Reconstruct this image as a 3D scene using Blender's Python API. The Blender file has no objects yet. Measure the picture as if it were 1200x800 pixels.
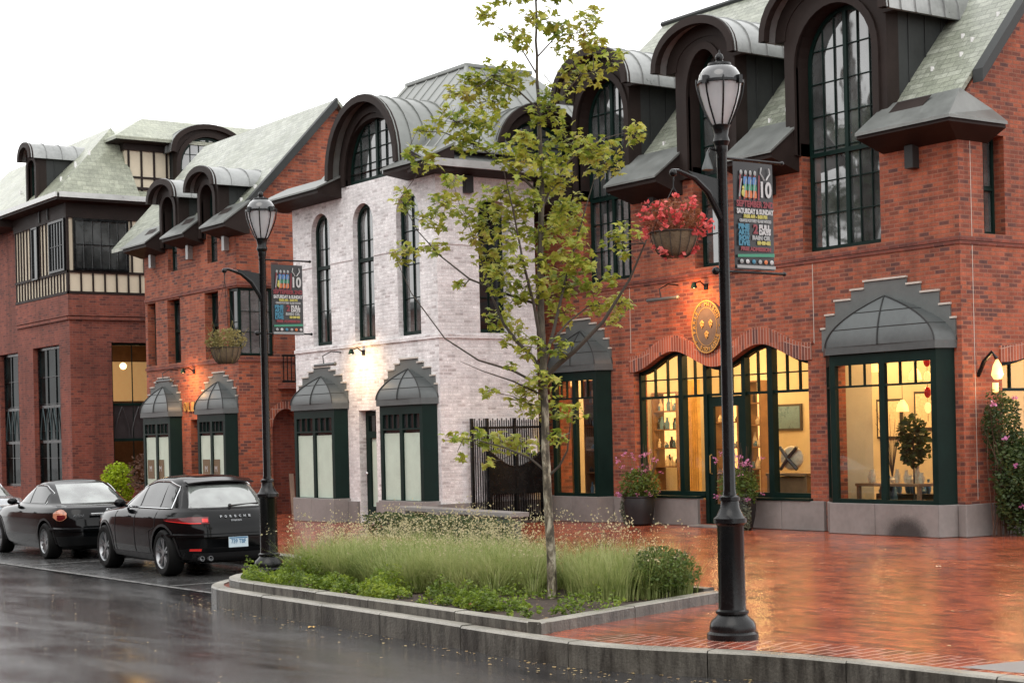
import bpy, bmesh, math, random
from mathutils import Vector, Matrix, noise
from mathutils.geometry import tessellate_polygon
R = math.radians
PI = math.pi
sc = bpy.context.scene
COL = sc.collection
rnd = random.Random(7)

# ------------------------------------------------------------------ materials
def new_mat(name):
    m = bpy.data.materials.new(name); m.use_nodes = True
    nt = m.node_tree
    return m, nt, nt.nodes['Principled BSDF']

def N(nt, typ, **kw):
    n = nt.nodes.new(typ)
    for k, v in kw.items():
        if k in n.inputs: n.inputs[k].default_value = v
        else: setattr(n, k, v)
    return n

def ramp(nt, fac, stops, interp='LINEAR'):
    r = nt.nodes.new('ShaderNodeValToRGB'); r.color_ramp.interpolation = interp
    el = r.color_ramp.elements
    while len(el) < len(stops): el.new(0.5)
    for e, (p, c) in zip(el, stops):
        e.position = p
        e.color = (c, c, c, 1) if isinstance(c, (int, float)) else (*c, 1)
    nt.links.new(fac, r.inputs[0])
    return r.outputs[0]

def mixc(nt, fac, a, b, mode='MIX'):
    m = nt.nodes.new('ShaderNodeMix'); m.data_type = 'RGBA'; m.blend_type = mode
    for i, v in ((0, fac), (6, a), (7, b)):
        if hasattr(v, 'is_output'): nt.links.new(v, m.inputs[i])
        elif i == 0: m.inputs[0].default_value = v
        else: m.inputs[i].default_value = (*v, 1) if len(v) == 3 else v
    return m.outputs[2]

def coords(nt, kind='Object', scale=(1, 1, 1), rot=(0, 0, 0)):
    tc = nt.nodes.new('ShaderNodeTexCoord')
    mp = nt.nodes.new('ShaderNodeMapping')
    mp.inputs['Scale'].default_value = scale
    mp.inputs['Rotation'].default_value = rot
    nt.links.new(tc.outputs[kind], mp.inputs[0])
    return mp.outputs[0]

def noisef(nt, co, scale, detail=4, rough=.55, dist=0):
    n = N(nt, 'ShaderNodeTexNoise', Scale=scale, Detail=detail, Roughness=rough, Distortion=dist)
    nt.links.new(co, n.inputs['Vector'])
    return n.outputs['Fac']

def bump(nt, bs, h, strength=.3, dist=.01):
    b = N(nt, 'ShaderNodeBump', Strength=strength, Distance=dist)
    nt.links.new(h, b.inputs['Height'])
    nt.links.new(b.outputs[0], bs.inputs['Normal'])

def plain(name, col, rough=.5, metal=0, var=.25, scale=3, bmp=0, bscale=60, coat=0, ior=1.5, rvar=.12, emit=None, estr=0):
    m, nt, bs = new_mat(name)
    co = coords(nt)
    f = noisef(nt, co, scale, 6, .6)
    f2 = noisef(nt, co, scale * 9, 3)
    s = nt.nodes.new('ShaderNodeMath'); s.operation = 'MULTIPLY_ADD'
    nt.links.new(f2, s.inputs[0]); s.inputs[1].default_value = .4; nt.links.new(f, s.inputs[2])
    dark = tuple(c * (1 - var) for c in col); lite = tuple(min(1, c * (1 + var)) for c in col)
    nt.links.new(ramp(nt, s.outputs[0], [(.45, dark), (.95, lite)]), bs.inputs['Base Color'])
    nt.links.new(ramp(nt, s.outputs[0], [(.4, max(.02, rough - rvar)), (1, min(1, rough + rvar))]), bs.inputs['Roughness'])
    bs.inputs['Metallic'].default_value = metal
    bs.inputs['IOR'].default_value = ior
    bs.inputs['Coat Weight'].default_value = coat
    if emit:
        bs.inputs['Emission Color'].default_value = (*emit, 1)
        bs.inputs['Emission Strength'].default_value = estr
    if bmp: bump(nt, bs, noisef(nt, co, bscale, 3), bmp, .01)
    return m

def brick(name, stops, mortar, w=.215, h=.072, ms=.010, rough=.8, stain=.25, bmp=.5, rot=0, offset=.5, rr=None, wetness=0):
    m, nt, bs = new_mat(name)
    co = coords(nt, 'UV', rot=(0, 0, rot))
    b = N(nt, 'ShaderNodeTexBrick', offset=offset, squash=1.0)
    b.inputs['Color1'].default_value = (0, 0, 0, 1); b.inputs['Color2'].default_value = (1, 1, 1, 1)
    b.inputs['Mortar'].default_value = (.5, .5, .5, 1); b.inputs['Scale'].default_value = 1
    b.inputs['Brick Width'].default_value = w; b.inputs['Row Height'].default_value = h
    b.inputs['Mortar Size'].default_value = ms; b.inputs['Mortar Smooth'].default_value = .3
    nt.links.new(co, b.inputs['Vector'])
    bw = nt.nodes.new('ShaderNodeRGBToBW'); nt.links.new(b.outputs['Color'], bw.inputs[0])
    cl_ = noisef(nt, co, 1.4, 4, .6)
    jt = nt.nodes.new('ShaderNodeMath'); jt.operation = 'MULTIPLY_ADD'; jt.inputs[1].default_value = .55; nt.links.new(cl_, jt.inputs[0])
    jo = nt.nodes.new('ShaderNodeMath'); jo.operation = 'ADD'; jo.inputs[1].default_value = -.275; nt.links.new(bw.outputs[0], jo.inputs[0]); nt.links.new(jo.outputs[0], jt.inputs[2])
    c = ramp(nt, jt.outputs[0], stops)
    fine = noisef(nt, co, 45, 3)
    warp = noisef(nt, co, 9, 3)
    c = mixc(nt, 1, c, ramp(nt, warp, [(.3, .8), (.7, 1.18)]), 'MULTIPLY')
    stk = noisef(nt, coords(nt, 'UV', scale=(3.2, .22, 1), rot=(0, 0, rot)), 1, 5, .65)
    c = mixc(nt, 1, c, ramp(nt, fine, [(.3, .75), (.7, 1.2)]), 'MULTIPLY')
    c = mixc(nt, b.outputs['Fac'], c, mortar)
    big = noisef(nt, co, .55, 5, .6)
    c = mixc(nt, 1, c, ramp(nt, big, [(.3, 1 - stain), (.7, 1 + stain * .5)]), 'MULTIPLY')
    if not rr: c = mixc(nt, 1, c, ramp(nt, stk, [(.34, 1 - stain * 1.1), (.52, 1.0), (.75, 1 + stain * .35)]), 'MULTIPLY')
    mid = noisef(nt, co, 2.3, 4, .6)
    c = mixc(nt, 1, c, ramp(nt, mid, [(.3, .86), (.7, 1.1)]), 'MULTIPLY')
    nt.links.new(c, bs.inputs['Base Color'])
    if rr:
        wet = noisef(nt, co, 1.1, 5, .6, .6)
        nt.links.new(ramp(nt, wet, [(.3, rr[0]), (.72, rr[1])]), bs.inputs['Roughness'])
    else: bs.inputs['Roughness'].default_value = rough
    inv = nt.nodes.new('ShaderNodeMath'); inv.operation = 'MULTIPLY_ADD'
    nt.links.new(b.outputs['Fac'], inv.inputs[0]); inv.inputs[1].default_value = -1
    nt.links.new(fine, inv.inputs[2])
    bump(nt, bs, inv.outputs[0], bmp, .006)
    return m

def glass_clear(name, tint=(.9, .95, .92), refl=1.7):
    m, nt, bs = new_mat(name); nt.nodes.remove(bs)
    out = [n for n in nt.nodes if n.type == 'OUTPUT_MATERIAL'][0]
    t = N(nt, 'ShaderNodeBsdfTransparent'); t.inputs[0].default_value = (*tint, 1)
    g = N(nt, 'ShaderNodeBsdfGlossy', Roughness=.02)
    lw = N(nt, 'ShaderNodeLayerWeight', Blend=.5)
    pw = nt.nodes.new('ShaderNodeMath'); pw.operation = 'POWER'; pw.inputs[1].default_value = 4.5
    nt.links.new(lw.outputs['Facing'], pw.inputs[0])
    fr = nt.nodes.new('ShaderNodeMath'); fr.operation = 'MULTIPLY_ADD'; fr.inputs[1].default_value = .85; fr.inputs[2].default_value = .07
    nt.links.new(pw.outputs[0], fr.inputs[0])
    mx = nt.nodes.new('ShaderNodeMixShader')
    nt.links.new(fr.outputs[0], mx.inputs[0]); nt.links.new(t.outputs[0], mx.inputs[1]); nt.links.new(g.outputs[0], mx.inputs[2])
    nt.links.new(mx.outputs[0], out.inputs[0])
    return m

def glass_dark(name, col=(.012, .016, .016), ior=1.9, wav=.10):
    m, nt, bs = new_mat(name)
    co = coords(nt)
    f = noisef(nt, co, 1.3, 3)
    nt.links.new(ramp(nt, f, [(.35, tuple(c * .4 for c in col)), (.7, tuple(c * 2 for c in col))]), bs.inputs['Base Color'])
    bs.inputs['Roughness'].default_value = .03; bs.inputs['IOR'].default_value = ior
    bump(nt, bs, noisef(nt, co, 1.7, 2), wav, .02)
    return m

def emis(name, col, s):
    m, nt, bs = new_mat(name)
    co = coords(nt)
    f = noisef(nt, co, 8, 2)
    nt.links.new(ramp(nt, f, [(.3, tuple(c * .75 for c in col)), (.7, col)]), bs.inputs['Emission Color'])
    bs.inputs['Emission Strength'].default_value = s
    bs.inputs['Base Color'].default_value = (*col, 1)
    return m

RED = [(0, (.11, .042, .036)), (.10, (.15, .048, .034)), (.18, (.20, .053, .030)), (.45, (.29, .071, .035)), (.7, (.39, .102, .046)), (1, (.32, .084, .045))]
MT = {}
MT['brick_red'] = brick('red_brick', RED, (.27, .115, .072), stain=.25)
MT['brick_plain'] = brick('plain_red_brick', [(0, (.11, .030, .022)), (.3, (.20, .050, .032)), (.7, (.25, .065, .038)), (1, (.20, .052, .034))], (.19, .08, .06), stain=.28)
MT['brick_soldier'] = brick('soldier_brick', RED, (.40, .25, .2), w=.075, h=.24, offset=0, stain=.1)
MT['brick_white'] = brick('whitewashed_brick', [(0, (.52, .48, .48)), (.12, (.66, .63, .63)), (.35, (.77, .75, .75)), (1, (.84, .825, .825))], (.73, .71, .71), stain=.09, ms=.012)
MT['paver'] = brick('wet_brick_paving', [(0, (.13, .034, .022)), (.25, (.27, .060, .031)), (.6, (.44, .104, .044)), (1, (.33, .076, .038))], (.14, .05, .035), w=.215, h=.105, ms=.009, stain=.25, bmp=.3, rr=(.11, .30), rot=R(0))
MT['paver'].node_tree.nodes['Principled BSDF'].inputs['IOR'].default_value = 1.47
MT['paver_edge'] = brick('wet_soldier_course', [(0, (.15, .045, .03)), (.35, (.26, .06, .038)), (1, (.38, .095, .05))], (.50, .30, .24), w=.31, h=.115, ms=.012, stain=.1, bmp=.3, rr=(.14, .3), offset=.5)
MT['slate'] = brick('pale_green_slate', [(0, (.22, .24, .19)), (.5, (.28, .30, .24)), (1, (.34, .36, .30))], (.15, .16, .13), w=.30, h=.13, ms=.008, stain=.2, bmp=.6, rr=(.22, .40))
MT['tile_green'] = brick('green_grey_shingle', [(0, (.27, .29, .225)), (1, (.35, .37, .29))], (.19, .20, .16), w=.3, h=.15, ms=.007, stain=.16, bmp=.5, rr=(.24, .42))
MT['metal'] = plain('grey_standing_seam_metal', (.30, .31, .305), .36, .5, .28, 1.3, rvar=.12)
MT['metal_w'] = plain('weathered_seam_metal', (.20, .21, .20), .36, .45, .2, .8, rvar=.1)
MT['metal_eave'] = plain('dark_lead_eave', (.17, .18, .172), .42, .3, .25, 1.5, rvar=.1)
MT['metal_dark'] = plain('charcoal_panel', (.035, .038, .038), .5, 0, .25, 1.5, ior=1.3)
MT['hood'] = plain('lead_grey_hood', (.085, .095, .095), .42, .25, .22, 1.4, rvar=.08)
MT['stepstone'] = plain('grey_step_stone', (.105, .115, .112), .6, 0, .18, 2.5, bmp=.2)
MT['capstone'] = plain('pale_cap_stone', (.48, .44, .39), .7, 0, .15, 5)
MT['brown'] = plain('dark_brown_paint', (.027, .020, .018), .55, 0, .25, 2, ior=1.2)
MT['green'] = plain('dark_green_paint', (.005, .016, .013), .42, 0, .3, 2, ior=1.22)
MT['green_light'] = plain('teal_iron', (.03, .06, .065), .5, 0, .2, 3)
MT['black'] = plain('wet_black_iron', (.005, .0055, .006), .25, 0, .3, 5, bmp=.12, bscale=30, ior=1.38)
MT['granite'] = plain('grey_granite', (.215, .20, .19), .5, 0, .22, 1.2, bmp=.3, bscale=120)
def kerbmat():
    m, nt, bs = new_mat('wet_granite_kerb')
    co = coords(nt); st = coords(nt, scale=(1, 1, .15))
    f = noisef(nt, co, 1.3, 5); g2 = noisef(nt, co, 110, 3); stn = noisef(nt, st, 9, 4, .65)
    c = ramp(nt, f, [(.3, (.20, .19, .16)), (.7, (.38, .36, .31))])
    c = mixc(nt, 1, c, ramp(nt, g2, [(.3, .7), (.7, 1.3)]), 'MULTIPLY')
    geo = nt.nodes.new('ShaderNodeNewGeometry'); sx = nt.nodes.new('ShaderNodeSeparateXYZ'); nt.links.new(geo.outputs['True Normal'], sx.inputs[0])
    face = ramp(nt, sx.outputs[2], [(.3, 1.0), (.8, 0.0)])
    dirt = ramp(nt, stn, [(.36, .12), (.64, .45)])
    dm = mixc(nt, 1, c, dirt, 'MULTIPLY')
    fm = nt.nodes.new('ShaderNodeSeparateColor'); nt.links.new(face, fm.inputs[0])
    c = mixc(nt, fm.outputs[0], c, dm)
    nt.links.new(c, bs.inputs['Base Color'])
    nt.links.new(ramp(nt, f, [(.3, .2), (.7, .5)]), bs.inputs['Roughness'])
    bump(nt, bs, noisef(nt, co, 40, 4), .5, .012)
    return m
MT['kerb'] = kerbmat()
MT['cream'] = plain('cream_stucco', (.62, .55, .42), .8, 0, .08, 1.5)
MT['gutter'] = plain('pale_gutter_metal', (.5, .51, .5), .35, .4, .1, 3)
MT['pale_strip'] = plain('pale_blind', (.6, .62, .6), .6, 0, .1, 3)
MT['wood'] = plain('weathered_plank', (.20, .13, .09), .7, 0, .4, 4, bmp=.3)
MT['glass'] = glass_clear('shop_glass')
MT['pane'] = glass_dark('reflecting_glass', (.06, .065, .065), 2.6, .10)  # base colour lifted to imitate pale sky reflected in the panes
MT['pane_dark'] = glass_dark('shaded_glass', (.006, .010, .010), 1.12, .05)
MT['pane_dim'] = glass_dark('dim_glass', (.014, .017, .018), 1.6, .1)
MT['paper'] = plain('pale_green_window_paper', (.48, .58, .49), .6, 0, .10, 2.5, rvar=.05)
MT['poster_brown'] = plain('brown_poster', (.14, .095, .05), .6, 0, .1)
MT['white'] = plain('white_paint', (.75, .75, .74), .5, 0, .06)
MT['soil'] = plain('dark_mulch', (.045, .030, .022), .9, 0, .6, 14, bmp=1, bscale=60)
MT['gold'] = plain('aged_gold', (.42, .27, .08), .5, .3, .25, 8)
MT['bronze'] = plain('dull_bronze', (.12, .10, .08), .5, .3, .15, 5)

def leafmat(name, cols, rough=.5, trans=True, scale=2.5):
    m, nt, bs = new_mat(name)
    co = coords(nt)
    w = nt.nodes.new('ShaderNodeTexWhiteNoise'); w.noise_dimensions = '3D'
    q = nt.nodes.new('ShaderNodeVectorMath'); q.operation = 'SNAP'
    q.inputs[1].default_value = (.06, .06, .06)
    nt.links.new(co, q.inputs[0]); nt.links.new(q.outputs[0], w.inputs['Vector'])
    f = noisef(nt, co, scale, 4)
    mm = nt.nodes.new('ShaderNodeMath'); mm.operation = 'MULTIPLY_ADD'
    nt.links.new(w.outputs['Value'], mm.inputs[0]); mm.inputs[1].default_value = .45
    sub = nt.nodes.new('ShaderNodeMath'); sub.operation = 'MULTIPLY_ADD'; sub.inputs[1].default_value = 1.3; sub.inputs[2].default_value = -.35
    nt.links.new(f, sub.inputs[0]); nt.links.new(sub.outputs[0], mm.inputs[2])
    k = len(cols) - 1
    c = ramp(nt, mm.outputs[0], [(.1 + .8 * i / k, cc) for i, cc in enumerate(cols)])
    nt.links.new(c, bs.inputs['Base Color'])
    bs.inputs['Roughness'].default_value = rough
    if trans:
        out = [n for n in nt.nodes if n.type == 'OUTPUT_MATERIAL'][0]
        tr = N(nt, 'ShaderNodeBsdfTranslucent'); nt.links.new(c, tr.inputs[0])
        mx = nt.nodes.new('ShaderNodeMixShader'); mx.inputs[0].default_value = .42
        nt.links.new(bs.outputs[0], mx.inputs[1]); nt.links.new(tr.outputs[0], mx.inputs[2])
        nt.links.new(mx.outputs[0], out.inputs[0])
    return m
MT['leaf'] = leafmat('yellow_green_leaf', [(.10, .165, .025), (.21, .28, .04), (.35, .385, .055), (.46, .45, .08), (.36, .28, .07)])
def barkmat():
    m, nt, bs = new_mat('mottled_bark'); co = coords(nt, scale=(1, 1, .45))
    f = noisef(nt, co, 14, 5, .6, .5)
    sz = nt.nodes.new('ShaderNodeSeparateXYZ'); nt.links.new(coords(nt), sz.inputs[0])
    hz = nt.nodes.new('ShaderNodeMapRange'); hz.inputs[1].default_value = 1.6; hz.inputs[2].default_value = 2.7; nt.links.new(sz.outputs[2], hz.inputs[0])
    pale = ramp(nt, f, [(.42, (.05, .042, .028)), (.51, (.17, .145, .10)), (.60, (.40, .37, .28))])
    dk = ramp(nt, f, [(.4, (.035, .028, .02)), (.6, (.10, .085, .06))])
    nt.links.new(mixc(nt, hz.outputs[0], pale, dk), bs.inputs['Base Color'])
    bs.inputs['Roughness'].default_value = .75; bump(nt, bs, f, .6, .01); return m
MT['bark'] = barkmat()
MT['twig'] = plain('dark_twig', (.06, .048, .038), .8, 0, .3, 8)
MT['grass'] = leafmat('feathery_grass', [(.14, .19, .055), (.25, .31, .09), (.36, .41, .15), (.46, .47, .21)], .6, scale=1.2)
MT['seed'] = leafmat('grass_seed_head', [(.35, .33, .17), (.55, .50, .30), (.62, .52, .34)], .7)
MT['litter'] = leafmat('leaf_litter', [(.10, .07, .04), (.22, .14, .07), (.34, .24, .10), (.40, .33, .15)], .6, trans=False)
MT['cover'] = leafmat('ground_cover_leaf', [(.06, .09, .018), (.16, .24, .028), (.34, .42, .045)], .45, scale=1.6)
MT['shrub'] = leafmat('dark_shrub_leaf', [(.020, .040, .014), (.05, .085, .025), (.09, .13, .035)], .5)
MT['potgreen'] = leafmat('pot_plant_leaf', [(.04, .075, .015), (.10, .16, .03), (.17, .23, .05)], .5)
MT['lime'] = leafmat('lime_leaf', [(.22, .33, .01), (.38, .52, .02), (.50, .62, .04)], .5)
MT['silverleaf'] = leafmat('grey_trailing_leaf', [(.13, .16, .11), (.22, .25, .18)], .7)
MT['pink'] = leafmat('pink_petal', [(.50, .16, .36), (.68, .30, .55)], .5)
MT['red'] = leafmat('red_begonia_petal', [(.50, .035, .04), (.72, .10, .10), (.75, .20, .17)], .5)
MT['redfol'] = leafmat('reddish_begonia_leaf', [(.26, .06, .035), (.30, .14, .06)], .5)
MT['straw'] = leafmat('dry_straw_leaf', [(.15, .13, .04), (.26, .22, .08), (.33, .27, .11)], .7)
MT['drybrown'] = leafmat('brown_dry_twig', [(.11, .06, .045), (.2, .12, .08)], .8)
MT['coir'] = plain('coconut_basket', (.16, .115, .07), .9, 0, .3, 10, bmp=.8)
MT['carblack'] = plain('black_car_paint', (.002, .0025, .003), .10, 0, .2, 3, coat=0, rvar=.05, ior=1.33)
MT['cartrim'] = plain('matt_black_trim', (.012, .012, .013), .5, 0, .2, 6)
MT['carsilver'] = plain('silver_car_paint', (.42, .44, .46), .25, .5, .08, 3, coat=1)
MT['carglass'] = glass_dark('car_glass', (.02, .024, .024), 1.9, .02)
MT['rearglass'] = glass_dark('wet_sky_toned_rear_glass', (.16, .18, .17), 2.8, .05)  # wet glass; reflected sky brightness partly painted into its pale base colour
MT['tyre'] = plain('tyre_rubber', (.006, .006, .006), .7, 0, .3, 10, ior=1.25)
MT['rim'] = plain('alloy_rim', (.28, .29, .30), .35, .8, .1, 5)
MT['chrome'] = plain('chrome', (.7, .72, .73), .15, .9, .05, 5)
MT['redlamp'] = plain('red_lamp_plastic', (.10, .006, .009), .15, 0, .3, 12)
MT['redlit'] = plain('red_lamp_bright', (.6, .02, .02), .2, 0, .1, 10, emit=(1, .06, .04), estr=.12)
MT['orangelamp'] = plain('orange_white_lamp', (.50, .20, .12), .15, 0, .6, 16, coat=1)
MT['plate'] = plain('number_plate', (.55, .68, .74), .4, 0, .05)
MT['plateblue'] = plain('plate_blue', (.04, .16, .30), .5, 0, .1)
MT['lampwhite'] = None
def lampglass():
    m, nt, bs = new_mat('frosted_lamp_glass')
    co = coords(nt, 'Object')
    sx = nt.nodes.new('ShaderNodeSeparateXYZ'); nt.links.new(co, sx.inputs[0])
    bs.inputs['Base Color'].default_value = (.62, .64, .66, 1)
    f = noisef(nt, co, 9, 3)
    nt.links.new(ramp(nt, f, [(.3, (.66, .68, .70)), (.7, (.82, .83, .84))]), bs.inputs['Base Color'])
    bs.inputs['Roughness'].default_value = .12
    bs.inputs['Coat Weight'].default_value = 1
    out = [n for n in nt.nodes if n.type == 'OUTPUT_MATERIAL'][0]
    t = N(nt, 'ShaderNodeBsdfTransparent'); tl = N(nt, 'ShaderNodeBsdfTranslucent'); tl.inputs[0].default_value = (.8, .82, .84, 1)
    m1 = nt.nodes.new('ShaderNodeMixShader'); m1.inputs[0].default_value = .55
    nt.links.new(bs.outputs[0], m1.inputs[1]); nt.links.new(tl.outputs[0], m1.inputs[2])
    m2 = nt.nodes.new('ShaderNodeMixShader'); m2.inputs[0].default_value = .12
    nt.links.new(m1.outputs[0], m2.inputs[1]); nt.links.new(t.outputs[0], m2.inputs[2])
    nt.links.new(m2.outputs[0], out.inputs[0])
    return m
MT['lampwhite'] = lampglass()
MT['smoke'] = plain('smoky_lamp_dome', (.055, .058, .06), .14, 0, .3, 6, coat=1)
# interior
MT['int_wall'] = plain('warm_plaster', (.50, .44, .33), .8, 0, .08)
MT['int_grey'] = plain('grey_plaster', (.36, .35, .30), .8, 0, .08)
MT['int_floor'] = plain('dark_floorboard', (.16, .10, .06), .4, 0, .3)
MT['int_wood'] = plain('brown_shop_wood', (.20, .11, .055), .5, 0, .3, 5)
MT['glow'] = emis('amber_glow', (1, .58, .20), 1.9)
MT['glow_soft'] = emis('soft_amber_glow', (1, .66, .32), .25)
MT['bulb'] = emis('warm_bulb', (1, .66, .32), 5)
MT['ware_blue'] = plain('blue_ware', (.10, .2, .3), .3)
MT['ware_cream'] = plain('cream_ware', (.65, .55, .4), .4, 0, .3, 20)
MT['ware_dark'] = plain('dark_ware', (.03, .028, .03), .4)
MT['curtain'] = plain('mustard_curtain', (.62, .40, .13), .8, 0, .3, 6)
# banner
for k, c in dict(bn_black=(.018, .018, .02), bn_red=(.20, .02, .03), bn_white=(.45, .45, .45), bn_yel=(.42, .38, .08), bn_blue=(.06, .16, .36), bn_green=(.03, .22, .13), bn_or=(.5, .14, .04), bn_teal=(.03, .17, .26), bn_grey=(.28, .29, .29)).items():
    MT[k] = plain(k.replace('bn_', 'printed_'), c, .4, 0, .06)

def road_mat():
    m, nt, bs = new_mat('wet_asphalt')
    co = coords(nt)
    st = coords(nt, scale=(.35, 1.0, 1))
    big = noisef(nt, st, .55, 7, .66, .9)
    mid = noisef(nt, st, 1.6, 4, .6, .3)
    grit = noisef(nt, co, 180, 2)
    c = ramp(nt, mid, [(.3, (.018, .018, .019)), (.7, (.052, .050, .050))])
    c = mixc(nt, 1, c, ramp(nt, grit, [(.3, .7), (.75, 1.5)]), 'MULTIPLY')
    nt.links.new(c, bs.inputs['Base Color'])
    add = nt.nodes.new('ShaderNodeMath'); add.operation = 'MULTIPLY_ADD'
    nt.links.new(mid, add.inputs[0]); add.inputs[1].default_value = .35; nt.links.new(big, add.inputs[2])
    nt.links.new(ramp(nt, add.outputs[0], [(.55, .015), (.62, .05), (.71, .13), (.86, .26)]), bs.inputs['Roughness'])
    bs.inputs['IOR'].default_value = 1.37
    h = nt.nodes.new('ShaderNodeMath'); h.operation = 'MULTIPLY'
    nt.links.new(grit, h.inputs[0]); nt.links.new(ramp(nt, add.outputs[0], [(.5, .12), (.80, 1.0)]), h.inputs[1])
    h2 = nt.nodes.new('ShaderNodeMath'); h2.operation = 'MULTIPLY_ADD'
    rip = noisef(nt, coords(nt, scale=(1, 1, 1)), 7, 3, .5)
    nt.links.new(rip, h2.inputs[0]); h2.inputs[1].default_value = .22; nt.links.new(h.outputs[0], h2.inputs[2])
    bump(nt, bs, h2.outputs[0], .24, .012)
    return m
MT['road'] = road_mat()
MT['bay_asphalt'] = plain('parking_bay_asphalt', (.05, .05, .05), .25, 0, .3, 1.2, bmp=.25, bscale=90)
MT['line'] = plain('worn_white_line', (.17, .17, .165), .3, 0, .5, 9)

# ------------------------------------------------------------------ mesh builder
def frontF(Y): return lambda a, q, z: (a, Y + q, z)       # wall facing -Y, a runs along X
def sideF(X): return lambda a, q, z: (X - q, a, z)        # wall facing +X, a runs along Y
ID = lambda x, y, z: (x, y, z)
ORG = {}

class MB:
    def __init__(s, F=ID): s.F = F; s.v = []; s.f = []; s.mi = []; s.sm = []; s.cm = 0; s.cs = False
    def add(s, pts, faces, sm=None):
        o = len(s.v)
        s.v += [Vector(s.F(*p)) for p in pts]
        for f in faces:
            s.f.append([o + i for i in f]); s.mi.append(s.cm); s.sm.append(s.cs if sm is None else sm)
        return s
    def box(s, a0, a1, q0, q1, z0, z1):
        p = [(a, q, z) for z in (z0, z1) for q in (q0, q1) for a in (a0, a1)]
        return s.add(p, [(0, 1, 3, 2), (4, 6, 7, 5), (0, 4, 5, 1), (2, 3, 7, 6), (0, 2, 6, 4), (1, 5, 7, 3)])
    def poly(s, pts): return s.add(pts, [tuple(range(len(pts)))])
    def prism(s, loop, q0, q1, holes=(), back=True):
        loops = [list(loop)] + [list(h) for h in holes]
        tri = tessellate_polygon([[Vector((a, z, 0)) for a, z in l] for l in loops])
        flat = [p for l in loops for p in l]; n = len(flat)
        pts = [(a, q0, z) for a, z in flat] + [(a, q1, z) for a, z in flat]
        fs = [tuple(t) for t in tri]
        if back: fs += [tuple(i + n for i in t) for t in tri]
        o = 0
        for l in loops:
            k = len(l)
            for i in range(k):
                j = (i + 1) % k
                fs.append((o + i, o + j, o + j + n, o + i + n))
            o += k
        return s.add(pts, fs)
    def sheet(s, loop, q):
        tri = tessellate_polygon([[Vector((a, z, 0)) for a, z in loop]])
        return s.add([(a, q, z) for a, z in loop], [tuple(t) for t in tri])
    def hprism(s, loop, z0, z1):
        """horizontal polygon extruded in z, loop of (x,y)"""
        n = len(loop)
        tri = tessellate_polygon([[Vector((a, b, 0)) for a, b in loop]])
        pts = [(a, b, z0) for a, b in loop] + [(a, b, z1) for a, b in loop]
        fs = [tuple(t) for t in tri] + [tuple(i + n for i in t) for t in tri]
        fs += [(i, (i + 1) % n, (i + 1) % n + n, i + n) for i in range(n)]
        return s.add(pts, fs)
    def tube(s, path, r, n=8, cap=True, sm=True):
        path = [Vector(p) for p in path]; m = len(path)
        rs = r if isinstance(r, (list, tuple)) else [r] * m
        pts = []; up = Vector((0, 0, 1))
        prev = None
        for i, p in enumerate(path):
            d = (path[min(i + 1, m - 1)] - path[max(i - 1, 0)])
            if d.length < 1e-9: d = Vector((0, 0, 1))
            d.normalize()
            if prev is None:
                x = d.cross(up)
                if x.length < 1e-3: x = d.cross(Vector((1, 0, 0)))
            else:
                x = prev - d * prev.dot(d)
                if x.length < 1e-4: x = d.cross(Vector((1, 0, .1)))
            x.normalize(); prev = x; y = d.cross(x)
            for k in range(n):
                t = 2 * PI * k / n
                pts.append(tuple(p + (x * math.cos(t) + y * math.sin(t)) * rs[i]))
        fs = [(i * n + k, i * n + (k + 1) % n, (i + 1) * n + (k + 1) % n, (i + 1) * n + k) for i in range(m - 1) for k in range(n)]
        if cap: fs += [tuple(range(n))[::-1], tuple((m - 1) * n + k for k in range(n))]
        return s.add(pts, fs, sm)
    def lathe(s, prof, c=(0, 0, 0), n=24, flute=0, fr=(0, 0), sm=True):
        pts = []; m = len(prof)
        for r, z in prof:
            for k in range(n):
                t = 2 * PI * k / n
                rr = r * (1 - (flute if (fr[0] <= z <= fr[1] and k % 2) else 0))
                pts.append((c[0] + rr * math.cos(t), c[1] + rr * math.sin(t), c[2] + z))
        fs = [(i * n + k, i * n + (k + 1) % n, (i + 1) * n + (k + 1) % n, (i + 1) * n + k) for i in range(m - 1) for k in range(n)]
        fs += [tuple(range(n))[::-1], tuple((m - 1) * n + k for k in range(n))]
        return s.add(pts, fs, sm)
    def ball(s, c, r, n=10, m=7, jit=0):
        pts = []
        for i in range(1, m):
            ph = PI * i / m
            for k in range(n):
                t = 2 * PI * k / n
                j = 1 + (rnd.uniform(-jit, jit) if jit else 0)
                rx, ry, rz = r if isinstance(r, tuple) else (r, r, r)
                pts.append((c[0] + rx * j * math.sin(ph) * math.cos(t), c[1] + ry * j * math.sin(ph) * math.sin(t), c[2] + rz * j * math.cos(ph)))
        rz = r[2] if isinstance(r, tuple) else r
        pts += [(c[0], c[1], c[2] + rz), (c[0], c[1], c[2] - rz)]
        fs = [(i * n + k, i * n + (k + 1) % n, (i + 1) * n + (k + 1) % n, (i + 1) * n + k) for i in range(m - 2) for k in range(n)]
        T = len(pts) - 2
        fs += [(T, (k + 1) % n, k) for k in range(n)] + [(T + 1, (m - 2) * n + k, (m - 2) * n + (k + 1) % n) for k in range(n)]
        return s.add(pts, fs, True)
    def grid(s, rows, sm=True):
        m, n = len(rows), len(rows[0])
        return s.add([p for r in rows for p in r], [(i * n + k, i * n + k + 1, (i + 1) * n + k + 1, (i + 1) * n + k) for i in range(m - 1) for k in range(n - 1)], sm)
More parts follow.
